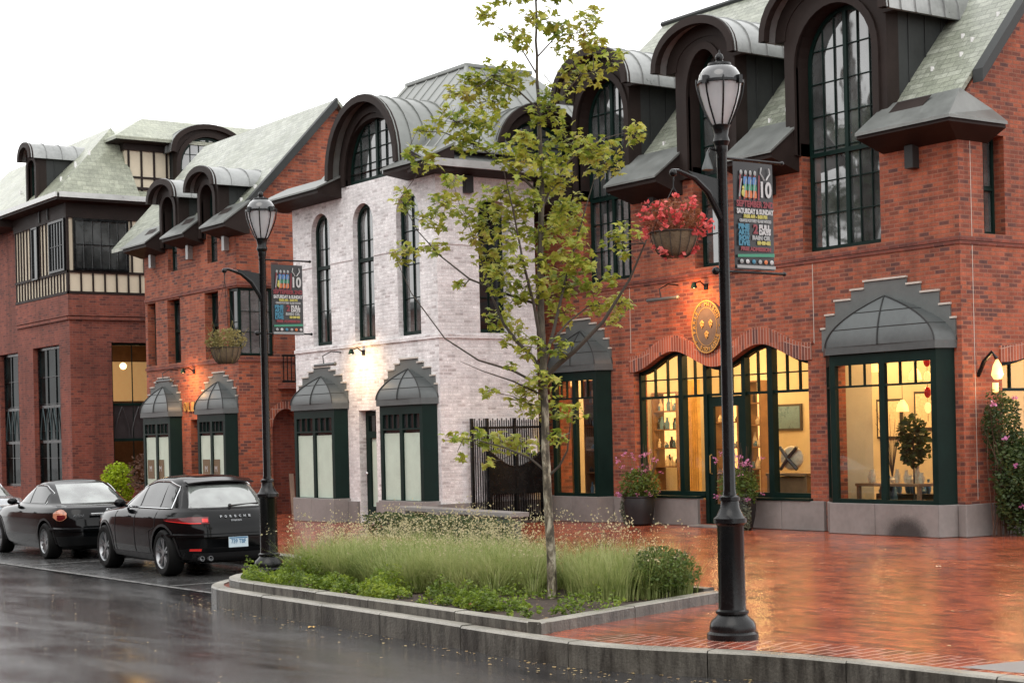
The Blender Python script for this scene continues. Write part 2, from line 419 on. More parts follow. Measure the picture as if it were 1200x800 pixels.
    def build(s, name, mat, parent=None, bevel=0, sharp=40, recalc=True, org=None, uvf=None):
        me = bpy.data.meshes.new(name)
        o = Vector(org) if org is not None else (ORG.get(parent.name_full if parent else None, Vector((0, 0, 0))) if parent else Vector((0, 0, 0)))
        me.from_pydata([tuple(v - o) for v in s.v], [], s.f)
        mats = mat if isinstance(mat, (list, tuple)) else [mat]
        for m in mats: me.materials.append(MT[m] if isinstance(m, str) else m)
        for p, i, sm in zip(me.polygons, s.mi, s.sm): p.material_index = i; p.use_smooth = sm
        if recalc:
            bm = bmesh.new(); bm.from_mesh(me)
            bmesh.ops.recalc_face_normals(bm, faces=bm.faces)
            if bevel:
                es = [e for e in bm.edges if len(e.link_faces) == 2 and e.calc_face_angle(0) > R(35)]
                bmesh.ops.bevel(bm, geom=es, offset=bevel, segments=2, affect='EDGES', profile=.6)
            bm.to_mesh(me); bm.free()
        me.update()
        uv = me.uv_layers.new(name='UVMap')
        Z = Vector((0, 0, 1))
        buf = [0.0] * (2 * len(me.loops))
        for p in me.polygons:
            n = p.normal
            if abs(n.z) > .95 or n.length < .5: t, b = Vector((1, 0, 0)), Vector((0, 1, 0))
            else:
                t = Z.cross(n).normalized()
                b = n.cross(t)
                if b.z < 0: b = -b
            for li in p.loop_indices:
                w = me.vertices[me.loops[li].vertex_index].co + o
                u_, v_ = (w.dot(t), w.dot(b)) if uvf is None else uvf(w)
                buf[2 * li] = u_; buf[2 * li + 1] = v_
        uv.data.foreach_set('uv', buf)
        if any(s.sm):
            try: me.set_sharp_from_angle(angle=R(sharp))
            except Exception: pass
        ob = bpy.data.objects.new(name, me); COL.objects.link(ob)
        if parent: ob.parent = parent
        else: ob.location = o
        ORG[ob.name_full] = o
        return ob

def tag(o, label=None, cat=None, group=None, kind=None):
    if label: o['label'] = label
    if cat: o['category'] = cat
    if group: o['group'] = group
    if kind: o['kind'] = kind
    return o
def thing(name, label, cat, loc=(0, 0, 0), group=None, local=False):
    o = bpy.data.objects.new(name, None); COL.objects.link(o)
    o.empty_display_size = .2
    tag(o, label, cat, group)
    if local: ORG[o.name_full] = Vector((0, 0, 0))
    else: o.location = loc; ORG[o.name_full] = Vector(loc)
    return o
def place(o, loc, rz=0): o.location = loc; o.rotation_euler = (0, 0, rz)
def copy_tree(root, parent=None):
    c = root.copy(); COL.objects.link(c)
    c.parent = parent
    for ch in list(root.children): copy_tree(ch, c)
    return c
def text(parent, s, F, a, z, q, size, mat, name='lettering', thick=.01, width=None, bold=0):
    """F-frame text centred at (a,z), standing q in front of frame plane (mesh lettering)"""
    cu = bpy.data.curves.new('t', 'FONT'); cu.body = s; cu.size = size; cu.align_x = 'CENTER'; cu.align_y = 'CENTER'
    cu.extrude = thick / 2; cu.offset = bold; cu.resolution_u = 3
    to = bpy.data.objects.new('t', cu); COL.objects.link(to)
    bpy.context.view_layer.update()
    me = bpy.data.meshes.new_from_object(to.evaluated_get(bpy.context.evaluated_depsgraph_get()))
    bpy.data.objects.remove(to)
    xs = [v.co.x for v in me.vertices]
    k = 1
    if width and xs: k = width / (max(xs) - min(xs))
    mb = MB(F)
    mb.add([(a + v.co.x * k, q - v.co.z, z + v.co.y) for v in me.vertices], [tuple(p.vertices) for p in me.polygons])
    bpy.data.meshes.remove(me)
    if name is None: return mb
    return mb.build(name, mat, parent, recalc=True)
def merge_text(mb, s, a, z, q, size, width=None, bold=0, thick=.006):
    t = text(None, s, ID, a, z, q, size, None, None, thick, width, bold)
    mb.add([tuple(v) for v in t.v], t.f)

# ------------------------------------------------------------------ facade elements
def archloop(a0, a1, z0, zs, rise, n=16):
    c, hw = (a0 + a1) / 2, (a1 - a0) / 2
    pts = [(a0, z0), (a1, z0)]
    for i in range(n + 1):
        t = PI * i / n
        pts.append((c + hw * math.cos(t), zs + rise * math.sin(t)))
    if rise == 0: pts = [(a0, z0), (a1, z0), (a1, zs), (a0, zs)]
    return pts
def shrink(a0, a1, z0, zs, rise, d): return archloop(a0 + d, a1 - d, z0 + d, zs if rise else zs - d, max(0, rise - d) if rise else 0)

def window(F, parent, a0, a1, z0, zs, rise=0, q=.16, cols=2, rows=4, fw=.07, mull=(), trans=(), gm='pane', name='window', fm='green', mt=.016, sill=None, zmunt=None, depth=.08, mono=False):
    top = lambda a: zs + (rise * math.sqrt(max(0, 1 - ((a - (a0 + a1) / 2) / ((a1 - a0) / 2)) ** 2)) if rise else 0)
    mb = MB(F)
    mb.prism(archloop(a0, a1, z0, zs, rise), q, q + depth, [shrink(a0, a1, z0, zs, rise, fw)])
    qm0, qm1 = q + .012, q + depth - .015
    ia0, ia1, iz0 = a0 + fw, a1 - fw, z0 + fw
    zt = (zs + rise) if rise else zs
    for c in mull: mb.box(c - fw * .6, c + fw * .6, q - .006, q + depth - .005, iz0 - .01, top(c) - fw * .8)
    for z in trans: mb.box(ia0 - .01, ia1 + .01, q - .012, q + depth - .009, z - fw * .55, z + fw * .55)
    lo = zmunt if zmunt is not None else iz0
    edges = [ia0] + [c for c in mull] + [ia1]
    for i in range(len(edges) - 1):
        l, r_ = edges[i], edges[i + 1]
        k = cols if isinstance(cols, int) else cols[i]
        for j in range(1, k):
            c = l + (r_ - l) * j / k
            mb.box(c - mt / 2, c + mt / 2, qm0, qm1, lo - .01, top(c) - fw * .8)
    for j in range(1 if zmunt is None else 0, rows):
        z = lo + (zt - fw - lo) * j / rows
        if rise and z > zs:
            x = ((z - zs) / rise); hw = (a1 - a0) / 2 * math.sqrt(max(0, 1 - x * x)) - fw * .8
            if hw < .05: continue
            c = (a0 + a1) / 2; mb.box(c - hw, c + hw, qm0 + .003, qm1 - .003, z - mt / 2, z + mt / 2)
        else: mb.box(ia0 - .01, ia1 + .01, qm0 + .003, qm1 - .003, z - mt / 2, z + mt / 2)
    w = mb.build(name, fm, parent)
    g = MB(F); l = shrink(a0, a1, z0, zs, rise, fw * .7)
    g.sheet(l, q + depth * .55)
    g.build('pane', gm, w, recalc=True)
    return w

def barrel(F, parent, c, hw, z0, rise, q0, q1, thick=.07, name='dormer_roof', mat='metal', seams=7, flare=.0):
    """segmental vault with raised seams"""
    n = 18
    def arc(h, r_, k=n): return [(c + h * math.cos(PI * i / k), z0 + r_ * math.sin(PI * i / k) ** .9) for i in range(k + 1)]
    outer, inner = arc(hw, rise), arc(hw - thick, rise - thick)
    mb = MB(F); mb.cs = True
    mb.prism(outer + inner[::-1], q0, q1)
    mb.cs = False
    for i in range(seams):
        q = q0 + .03 + (q1 - q0 - .06) * i / (seams - 1)
        o2 = arc(hw + .028, rise + .028)
        mb.prism(o2 + arc(hw - .01, rise - .01)[::-1], q - .012, q + .012)
    return mb.build(name, mat, parent, sharp=50)

def dormer(F, parent, c, hw, zb, zsp, rise, depth, win, hood_hw, hood_rise, hood_z, over=.3, wq=.2, q0=-.1, slope=1.14, zroof=6.9, wmat='brown', cheek='metal_dark', seams=8, wrows=7, wcols=3, mull=True, trans=(), gm='pane', wz0=None, fw=.07, rmat='metal'):
    """arched dormer; win=(half width, spring z, rise) ; zb bottom of casing; q0 front plane"""
    whw, wzs, wr = win
    mb = MB(F)
    outer = archloop(c - hw, c + hw, zb, hood_z, hood_rise * .82 * hw / hood_hw + .0)
    hole = archloop(c - whw - .02, c + whw + .02, zb + .0005, wzs, wr + .02)
    # casing face: outer arch minus the window notch
    notch = [(c - hw, zb), (c - whw - .02, zb)] + hole[2:][::-1] + [(c + whw + .02, zb), (c + hw, zb)] + outer[2:]
    mb.prism(notch, q0, q0 + .3)
    h2 = archloop(c - whw - .16, c + whw + .16, zb, wzs, wr + .16); h3 = archloop(c - whw - .02, c + whw + .02, zb, wzs, wr + .02)
    ring = h2[2:] + [(c - whw - .16, zb + .01), (c - whw - .02, zb + .01)] + h3[2:][::-1] + [(c + whw + .02, zb + .01), (c + whw + .16, zb + .01)]
    mb.prism(ring, q0 - .05, q0 + .05)
    d = mb.build('dormer', wmat, parent)
    # cheeks
    for sgn in (-1, 1):
        ch = MB(F)
        a0 = c + sgn * (hw - .012); a1 = c + sgn * (hw - .09)
        ch.box(min(a0, a1), max(a0, a1), q0 + .3, depth, zb - .5, hood_z + .1)
        for i in range(5):
            q = q0 + .55 + i * .42
            ch.box(min(a0, a0 + sgn * .02), max(a0, a0 + sgn * .02), q, q + .02, zb - .5, hood_z + .02)
        ch.build('cheek', cheek, d)
    barrel(F, d, c, hood_hw, hood_z - .03, hood_rise, q0 - over, depth, seams=seams, mat=rmat)
    # soffit ring under the hood
    so = MB(F)
    n = 18
    arc = lambda h, r_: [(c + h * math.cos(PI * i / n), hood_z - .03 + r_ * math.sin(PI * i / n) ** .9) for i in range(n + 1)]
    so.prism(arc(hood_hw + .012, hood_rise + .012) + arc(hood_hw - .13, hood_rise - .14)[::-1], q0 - over - .035, q0 - over + .1)
    so.prism(arc(hood_hw - .075, hood_rise - .075) + arc(hw - .05, max(.05, hood_rise - .33))[::-1], q0 - .02, q0 + .12)
    so.build('soffit', wmat, d)
    if wz0 is None: wz0 = zb
    window(F, d, c - whw, c + whw, wz0, wzs, wr, q=wq, cols=wcols, rows=wrows, mull=(c,) if mull else (), trans=trans, gm=gm, name='window', fw=fw)
    return d

def wedge(F, parent, a0, a1, zl=6.66, ov=.68, zt=7.42, zb=6.45, lip=.1, mat='metal_eave', sof='brown', name='eave', ex=None):
    """pent eave: lip at q=-ov, top meets roof at q=+.1"""
    mb = MB(F)
    mb.cm = 1
    pr = [(-ov, zl), (-ov, zl + lip), (.12, zt), (.12, zb), (-.02, zb)]
    n = len(pr)
    mb.add([(a0, q, z) for q, z in pr] + [(a1, q, z) for q, z in pr], [tuple(range(n)), tuple(range(n, 2 * n))] + [(i, (i + 1) % n, (i + 1) % n + n, i + n) for i in (0, 2, 3, 4)] )
    mb.cm = 0
    d = Vector((ov + .12, zt - zl - lip)).normalized()
    nx, nz = -d.y * .02, d.x * .02
    p2 = [(-ov - .05, zl + lip - .02), (-ov - .05, zl + lip + .018), (.14, zt + .03), (.14, zt - .02)]
    mb.add([(a0 - .03, q, z) for q, z in p2] + [(a1 + .03, q, z) for q, z in p2], [(0, 1, 2, 3), (4, 5, 6, 7), (0, 1, 5, 4), (1, 2, 6, 5), (2, 3, 7, 6), (3, 0, 4, 7)])
    return mb.build(name, [mat, sof], parent)

def bay(F, parent, a0, a1, z0, zg, zp, pr=.34, gm='glass', tz=None, cant=.3, cr_=.10, backing=None, sw=None, steps=((.52, .42), (.485, .70), (.405, .98), (.27, 1.17), (.165, 1.32)), caps=True, stone=.53, basein=.05, htop=.42, postersf=None, base_mat='granite'):
    """canted bay window under a ribbed hood with a stepped stone surround"""
    plan = [(a0, 0.0), (a0 + cant, -pr), (a1 - cr_, -pr), (a1, 0.0)]
    w = a1 - a0; c = (a0 + a1) / 2
    zf = zg + .14
    fr = MB(F)
    def wallseg(p, q_, zz0, zz1, t=.05):
        d = Vector((q_[0] - p[0], q_[1] - p[1])).normalized(); nn = Vector((d.y, -d.x)) * t
        if nn.y > 0: nn = -nn
        fr.add([(p[0], p[1], zz0), (q_[0], q_[1], zz0), (q_[0] - nn.x, q_[1] - nn.y, zz0), (p[0] - nn.x, p[1] - nn.y, zz0),
                (p[0], p[1], zz1), (q_[0], q_[1], zz1), (q_[0] - nn.x, q_[1] - nn.y, zz1), (p[0] - nn.x, p[1] - nn.y, zz1)],
               [(0, 1, 2, 3), (4, 7, 6, 5), (0, 4, 5, 1), (1, 5, 6, 2), (2, 6, 7, 3), (3, 7, 4, 0)])
    gl = MB(F); gu = MB(F)
    lerp = lambda p, q_, t: (p[0] + (q_[0] - p[0]) * t, p[1] + (q_[1] - p[1]) * t)
    tz_ = tz if tz else zg - .42
    def facet(p, q_, npan, post=.09, solid=False):
        L = math.hypot(q_[0] - p[0], q_[1] - p[1]); pt = post / L
        off = lambda t, dq: (lerp(p, q_, t)[0], lerp(p, q_, t)[1])
        wallseg(p, q_, z0, z0 + .07, .09); wallseg(p, q_, zg - .05, zf, .09)
        if solid:
            wallseg(p, q_, z0 + .07, zg - .05, .07); return
        for k in range(npan + 1):
            t = k / npan * (1 - pt)
            wallseg(lerp(p, q_, t), lerp(p, q_, t + pt), z0 + .07, zg - .05, .085)
        for k in range(npan):
            t0_ = k / npan * (1 - pt) + pt; t1_ = (k + 1) / npan * (1 - pt)
            wallseg(lerp(p, q_, t0_), lerp(p, q_, t1_), tz_ - .018, tz_ + .018, .06)
            nb = 3 if L / npan > .6 else 2
            for j in range(1, nb):
                tt = t0_ + (t1_ - t0_) * j / nb
                wallseg(lerp(p, q_, tt - .009 / L), lerp(p, q_, tt + .009 / L), tz_ + .018, zg - .05, .05)
            u, v = lerp(p, q_, t0_ - .01 / L), lerp(p, q_, t1_ + .01 / L)
            if gm == 'paper':
                gl.add([(u[0], u[1] + .04, z0 + .06), (v[0], v[1] + .04, z0 + .06), (v[0], v[1] + .04, tz_ - .08), (u[0], u[1] + .04, tz_ - .08)], [(0, 1, 2, 3)])
                gu.add([(u[0], u[1] + .042, tz_ - .08), (v[0], v[1] + .042, tz_ - .08), (v[0], v[1] + .042, zg - .04), (u[0], u[1] + .042, zg - .04)], [(0, 1, 2, 3)])
            else: gl.add([(u[0], u[1] + .04, z0 + .06), (v[0], v[1] + .04, z0 + .06), (v[0], v[1] + .04, zg - .04), (u[0], u[1] + .04, zg - .04)], [(0, 1, 2, 3)])
    facet(plan[0], plan[1], 1, .07)
    facet(plan[1], plan[2], 2, .12)
    facet(plan[2], plan[3], 1, .1, True)
    b = fr.build('bay_window', 'green', parent)
    gl.build('pane', gm, b, recalc=False)
    if gu.v: gu.build('transom_pane', 'pane_dim', b, recalc=False)
    # cornice + hood
    hd = MB(F)
    e = .06
    pl = [(a0 - e, 0), (a0 + cant - e * .6, -pr - e), (a1 - cr_ + e * .6, -pr - e), (a1 + e, 0)]
    hd.cm = 1
    n = 4
    hd.add([(x, y, zf) for x, y in pl] + [(x, y, zf + .13) for x, y in pl], [(0, 1, 2, 3), (4, 5, 6, 7)] + [(i, (i + 1) % 4, (i + 1) % 4 + 4, i + 4) for i in range(4)])
    hd.cm = 0
    K = 12; rows = []
    zb = zf + .13
    pl2 = [(c - w / 2 * 1.0, 0), (c - w / 4, -pr * 1.02), (c + w / 4, -pr * 1.02), (c + w / 2, 0)]
    full = [pl[0], pl[1], ((pl[1][0] + pl[2][0]) / 2, pl[1][1] - .02), pl[2], pl[3]]
    def ring(t):
        s_ = 1 - t ** 1.95; z = zb + (zp - zb) * t
        return [(c + (x - c) * s_, y * (s_ * .9 + .1) - .0, z) for x, y in full]
    rows = [ring(i / K) for i in range(K + 1)]
    for j in range(4):
        hd.grid([[r_[j], r_[j + 1]] for r_ in rows], sm=False)
    hd.cm = 2
    for j in range(5): hd.tube([(r_[j][0], r_[j][1] - .008, r_[j][2]) for r_ in rows], .014, 5)
    for t in (.35, .68): 
        rr_ = ring(t); hd.tube([(p[0], p[1] - .004, p[2]) for p in rr_], .008, 4)
    hd.build('hood', ['hood', 'hood', 'metal_dark'], b, sharp=25)
    # stepped surround
    st = MB(F)
    cap = st; prev = zf + .10
    for k, (wf, hf) in enumerate(steps):
        ww = w * wf; zz1 = zb + (zp - zb) * hf; nx = w * steps[k + 1][0] if k + 1 < len(steps) else 0
        st.cm = 0; st.box(c - ww, c + ww, -.03 + .002 * k, .03, prev, zz1); prev = zz1; st.cm = 1
        if caps:
            if nx:
                cap.box(c - ww - .012, c - nx, -.05, .03, zz1, zz1 + .032); cap.box(c + nx, c + ww + .012, -.05, .03, zz1, zz1 + .032)
            else: cap.box(c - ww - .012, c + ww + .012, -.05, .03, zz1, zz1 + .032)
    s_ = st.build('stepped_surround', ['stepstone', 'capstone'], b)
    # granite base
    g = MB(F)
    gp = [(a0 - .05, .0), (a0 + cant - .03, -pr - .06), (c, -pr - .06), (a1 - cr_ + .03, -pr - .06), (a1 + .05, .0)]
    for i in range(4):
        p, q_ = gp[i], gp[i + 1]
        d = Vector((q_[0] - p[0], q_[1] - p[1])); d = d / d.length * .004
        pp = (p[0] + d.x, p[1] + d.y); qq = (q_[0] - d.x, q_[1] - d.y)
        g.add([(pp[0], pp[1], 0), (qq[0], qq[1], 0), (qq[0], .1, 0), (pp[0], .1, 0), (pp[0], pp[1], stone), (qq[0], qq[1], stone), (qq[0], .1, stone), (pp[0], .1, stone)],
              [(0, 1, 2, 3), (4, 5, 6, 7), (0, 1, 5, 4), (1, 2, 6, 5), (2, 3, 7, 6), (3, 0, 4, 7)])
    g.build('base', base_mat, b, bevel=.012)
    return b

def seams_plane(mb, p0, p1, p2, p3, n, r=.018):
    for i in range(n + 1):
        t = i / n
        a = Vector(p0).lerp(Vector(p1), t); b = Vector(p3).lerp(Vector(p2), t)
        mb.tube([a, b], r, 4, sm=False)

# ================================================================== BUILDING: large red brick shop (right)
FR = frontF(22.0); FS = sideF(-18.5)
rb = thing('brick_shop_building', 'long red brick shop building with three tall arched dormers and a wave arched shopfront', 'building', (-24, 22, 0))
wave = lambda a: 3.06 + .36 * math.sin(PI * 2 * (a + 26.95) / 4.95) ** 2
def wallR():
    mb = MB(FR)
    up = [(-18.85, 0), (-18.85, 6.95)]
    for c, hw in ((-21.12, .93), (-24.5, .49), (-27.72, .80)):
        up += [(c + hw, 6.95), (c + hw, 4.98), (c - hw, 4.98), (c - hw, 6.95)]
    up += [(-31.15, 6.95), (-31.15, 0)]
    K = 40
    wv = [(-26.95, .5), (-24.98, .5), (-24.98, .03), (-23.80, .03), (-23.80, .5), (-22.0, .5)] + [(-22.0 - 4.95 * i / K, wave(-22.0 - 4.95 * i / K)) for i in range(K + 1)]
    holes = [wv, [(-29.55, .5), (-27.75, .5), (-27.75, 3.0), (-29.55, 3.0)], [(-21.43, .5), (-18.97, .5), (-18.97, 2.95), (-21.43, 2.95)]]
    mb.prism(up, 0, .35, holes)
    return mb.build('wall', 'brick_red', rb)
wallR()
mb = MB(FS)
K = 30
wave2 = lambda a: 2.86 + .42 * math.sin(PI * (a - 22.98) / 4.2 * 1.0) ** 2 * 1.0
wv2 = [(22.98, .5), (27.18, .5)] + [(27.18 - 4.2 * i / K, wave2(27.18 - 4.2 * i / K)) for i in range(K + 1)]
mb.prism([(22.0, 0), (31, 0), (31, 4.85), (25.5, 11.0), (22.0, 6.98)], 0, .35, [wv2, [(22.62, 4.97), (23.16, 4.97), (23.16, 6.62), (22.62, 6.62)]])
mb.build('gable_wall', 'brick_red', rb)
for bx in ((-31.15, -18.9, 30.65, 31, 0, 4.8), (-31.15, -30.8, 22.36, 30.6, 0, 6.9)):
    mb = MB(); mb.box(*bx); mb.build('rear_wall', 'brick_plain', rb)
# wave arch bands of soldier bricks
def band(F, f, a0, a1, th, nm='arch_band', K=60):
    mb = MB(F)
    lo = [(a0 + (a1 - a0) * i / K, f(a0 + (a1 - a0) * i / K)) for i in range(K + 1)]
    mb.prism([(a, z - .004) for a, z in lo] + [(a, z + th) for a, z in lo[::-1]], -.03, .12)
    return mb
b1 = band(FR, wave, -27.06, -21.9, .27); b1.build('arch_band', 'brick_soldier', rb, uvf=lambda w: (w.x, w.z - wave(w.x) + .5))
b1 = band(FR, lambda a: wave(a) + .276, -27.1, -21.86, .035); b1.build('arch_fillet', 'brick_soldier', rb, uvf=lambda w: (w.x, .1))
b2 = band(FS, wave2, 22.92, 27.2, .27); b2.build('arch_band', 'brick_soldier', rb, uvf=lambda w: (w.y, w.z - wave2(w.y) + .5))
# string course, corbels
mb = MB(FR); mb.box(-31.1, -18.5, -.035, 0, 4.84, 4.905); mb.box(-31.1, -18.5, -.02, 0, 4.78, 4.838)
mb.build('string_course', 'brick_plain', rb)
mb = MB(FS); mb.box(21.965, 31, -.035, 0, 4.84, 4.905); mb.box(21.98, 31, -.02, 0, 4.78, 4.838); mb.build('string_course', 'brick_plain', rb)
mb = MB(FR); mb.box(-21.84, -21.828, -.004, .01, 3.35, 4.77); mb.box(-27.02, -27.008, -.004, .01, 3.45, 4.77)
mb.F = FS; mb.box(22.30, 22.312, -.004, .01, .6, 4.77); mb.box(22.30, 22.312, -.004, .01, 4.91, 6.5)
mb.build('control_joint', 'capstone', rb)
# granite base blocks
mb = MB(FR)
def blocks(mb, a0, a1, h=.52, q=-.07, w=1.25):
    n = max(1, round((a1 - a0) / w))
    for i in range(n):
        mb.box(a0 + (a1 - a0) * i / n + .004, a0 + (a1 - a0) * (i + 1) / n - .004, q, .1, 0, h)
for F_, a0, a1, w_ in ((FR, -31.1, -29.72, 1.25), (FR, -27.6, -25.0, 1.25), (FR, -23.78, -21.62, 1.25), (FR, -18.55, -18.43, .2), (FS, 21.935, 28, 1.25)):
    mb = MB(F_); blocks(mb, a0, a1, .53, w=w_); mb.build('granite_base', 'granite', rb, bevel=.012)
mb = MB(FR); mb.box(-27.0, -25.0, -.09, .2, .53, .57); mb.box(-23.78, -21.95, -.09, .2, .53, .57); mb.F = FS; mb.box(22.95, 27.2, -.09, .2, .53, .57)
mb.build('sill', 'green', rb)
# shopfront frame under the wave arch
mb = MB(FR)
K = 40
o_ = [(-22.0 - 4.95 * i / K, wave(-22.0 - 4.95 * i / K)) for i in range(K + 1)]
i_ = [(-22.08 - 4.79 * i / K, wave(-22.08 - 4.79 * i / K) - .07) for i in range(K + 1)]
mb.prism(o_ + i_[::-1], .14, .26)
for a in (-26.95, -22.07): mb.box(a, a + .07, .14, .262, .5, wave(a + .035) - .03)
for a, w_ in ((-25.72, .13), (-24.98, .10), (-23.90, .10), (-23.20, .14)): mb.box(a, a + w_, .125, .265, .5 if w_ > .12 else .03, wave(a + w_ / 2) - .02)
mb.box(-26.9, -25.0, .13, .27, .55, .66); mb.box(-23.8, -22.05, .13, .27, .55, .66)
for (l, r_, n) in ((-26.88, -25.72, 3), (-25.59, -24.98, 2), (-24.88, -23.9, 3), (-23.80, -23.20, 2), (-23.06, -22.07, 3)):
    zt_ = 2.52 if n else 2.5
    mb.box(l, r_, .165, .235, 2.50, 2.55)
    for j in range(1, n):
        c = l + (r_ - l) * j / n; mb.box(c - .013, c + .013, .17, .23, 2.54, wave(c) - .05)
    mb.box(l, r_, .172, .228, 2.86, 2.885)
sf = mb.build('shopfront_frame', 'green', rb)
g = MB(FR)
g.sheet([(-26.93, .6), (-24.94, .6), (-24.94, 2.5), (-23.84, 2.5), (-23.84, .6), (-22.03, .6)] + [(a, z - .03) for a, z in i_], .205)
g.build('pane', 'glass', sf)
# door
mb = MB(FR)
mb.prism([(-24.87, .03), (-23.91, .03), (-23.91, 2.49), (-24.87, 2.49)], .16, .22, [[(-24.74, .42), (-24.46, .42), (-24.46, 2.3), (-24.74, 2.3)], [(-24.34, .42), (-24.04, .42), (-24.04, 2.3), (-24.34, 2.3)]])
dr = mb.build('door', 'green', rb)
g = MB(FR); g.sheet([(-24.76, .4), (-24.02, .4), (-24.02, 2.32), (-24.76, 2.32)], .19); g.build('pane', 'glass', dr)
g = MB(FR); g.tube([(-24.8, .15, 1.0), (-24.8, .10, 1.02), (-24.8, .10, 1.35), (-24.8, .15, 1.37)], .012, 6); g.build('handle', 'gold', dr)
mb = MB(FR); mb.box(-25.0, -23.78, -.35, .3, 0, .028); mb.build('doorstep', 'granite', rb)
# side shop window + side upper window
mb = MB(FS); K = 24
o_ = [(27.18 - 4.2 * i / K, wave2(27.18 - 4.2 * i / K)) for i in range(K + 1)]; i_ = [(a, z - .07) for a, z in o_]
mb.prism(o_ + i_[::-1], .14, .26)
for a in (22.98, 24.3, 25.7, 27.1): mb.box(a, a + .08, .14, .262, .55, wave2(a + .04) - .02)
mb.box(23.0, 27.1, .13, .27, .55, .66); mb.box(23.0, 27.1, .165, .235, 2.38, 2.43)
for a in (23.4, 23.85, 24.8, 25.2, 26.1, 26.6): mb.box(a, a + .025, .17, .23, 2.42, wave2(a) - .05)
s2 = mb.build('shopfront_frame', 'green', rb)
g = MB(FS); g.sheet([(23.0, .6), (27.15, .6)] + [(a, z - .03) for a, z in i_], .205); g.build('pane', 'glass', s2)
window(FS, rb, 22.64, 23.14, 4.99, 6.6, q=.2, cols=2, rows=2, trans=(5.75,), fw=.05, gm='pane')
# bays
bay(FR, rb, -29.62, -27.68, .53, 3.0, 4.0, pr=.32)
bay(FR, rb, -21.56, -18.66, .53, 2.95, 4.06, pr=.34, cant=.42)
mb = MB(FR); n = 24
mb.add([(-19.42 + .52 * math.cos(PI * i / n), -.4035, .004 + .37 * math.sin(PI * i / n) ** .8) for i in range(n + 1)], [tuple(range(n + 1))])
m_, nt_, bs_ = new_mat('damp_stain'); c_ = coords(nt_); vm = nt_.nodes.new('ShaderNodeVectorMath'); vm.operation = 'DISTANCE'; vm.inputs[1].default_value = (-19.42 + 24, -.4035, 0)
sc_ = nt_.nodes.new('ShaderNodeVectorMath'); sc_.operation = 'MULTIPLY'; sc_.inputs[1].default_value = (1, 1, 1.35); nt_.links.new(c_, sc_.inputs[0]); nt_.links.new(sc_.outputs[0], vm.inputs[0])
ad = nt_.nodes.new('ShaderNodeMath'); ad.operation = 'MULTIPLY_ADD'; ad.inputs[1].default_value = .18; nt_.links.new(noisef(nt_, c_, 30, 4), ad.inputs[0]); nt_.links.new(vm.outputs['Value'], ad.inputs[2])
al = ramp(nt_, ad.outputs[0], [(.36, .62), (.60, 0)]); nt_.links.new(al, bs_.inputs['Alpha']); bs_.inputs['Base Color'].default_value = (.02, .02, .02, 1); MT['stain'] = m_
mb.build('damp_stain', 'stain', rb, recalc=False)
# eaves (pents)
EV = [(-31.3, -28.75), (-26.85, -25.3), (-23.45, -22.1)]
for a0, a1 in EV: wedge(FR, rb, a0, a1)
mb = MB(); mb.cm = 1
P = dict(A=(-20.1, 21.36, 6.66), B=(-18.12, 21.36, 6.66), C=(-18.12, 22.75, 6.66), a=(-20.1, 21.36, 6.75), b=(-18.12, 21.36, 6.75), c=(-18.12, 22.75, 6.75),
         t=(-20.1, 22.06, 7.30), u=(-18.46, 22.06, 7.30), v=(-18.46, 22.85, 7.02), x=(-20.1, 22.02, 6.46), y=(-18.52, 22.02, 6.46), z=(-18.52, 22.75, 6.46))
def fc(k): mb.add([P[i] for i in k], [tuple(range(len(k)))])
for k in ('ABba', 'BCcb', 'ABy', 'AyxA'[:3], 'BCzy', 'Aatx', 'Ccvz'): fc(k)
mb.cm = 0
for k, z_ in (('abut', .012), ('bcvu', .012)):
    q = [P[i] for i in k]; q = [(x + (.04 if x > -18.2 else 0), y - (.04 if y < 21.4 else 0), z + z_) for x, y, z in q]
    mb.add(q, [(0, 1, 2, 3)]); mb.add([(x, y, z - .03) for x, y, z in q], [(0, 1, 2, 3)])
    mb.add([q[0], q[1], (q[1][0], q[1][1], q[1][2] - .05), (q[0][0], q[0][1], q[0][2] - .05)], [(0, 1, 2, 3)])
mb.build('eave', ['metal_eave', 'brown'], rb, recalc=False)
mb = MB(FR)
for a in (-19.4, -22.8, -26.1):
    mb = MB(FR); mb.box(a - .09, a + .09, -.16, .0, 6.12, 6.5); mb.build('scupper_box', 'metal_dark', rb)
# snow guard / skylight strips in the eaves
mb = MB(FR)
def onroof(a, q, up=.03): return (a, q, 6.95 + 1.16 * (q + .02) + up)
for a0, a1 in ((-19.75, -19.0), (-23.2, -22.6), (-26.6, -25.9)):
    mb = MB(FR); mb.add([(a0, -.32, 7.01), (a1, -.32, 7.01), (a1 + .05, -.06, 7.275), (a0 + .05, -.06, 7.275)], [(0, 1, 2, 3)]); mb.build('eave_vent', 'brown', rb)
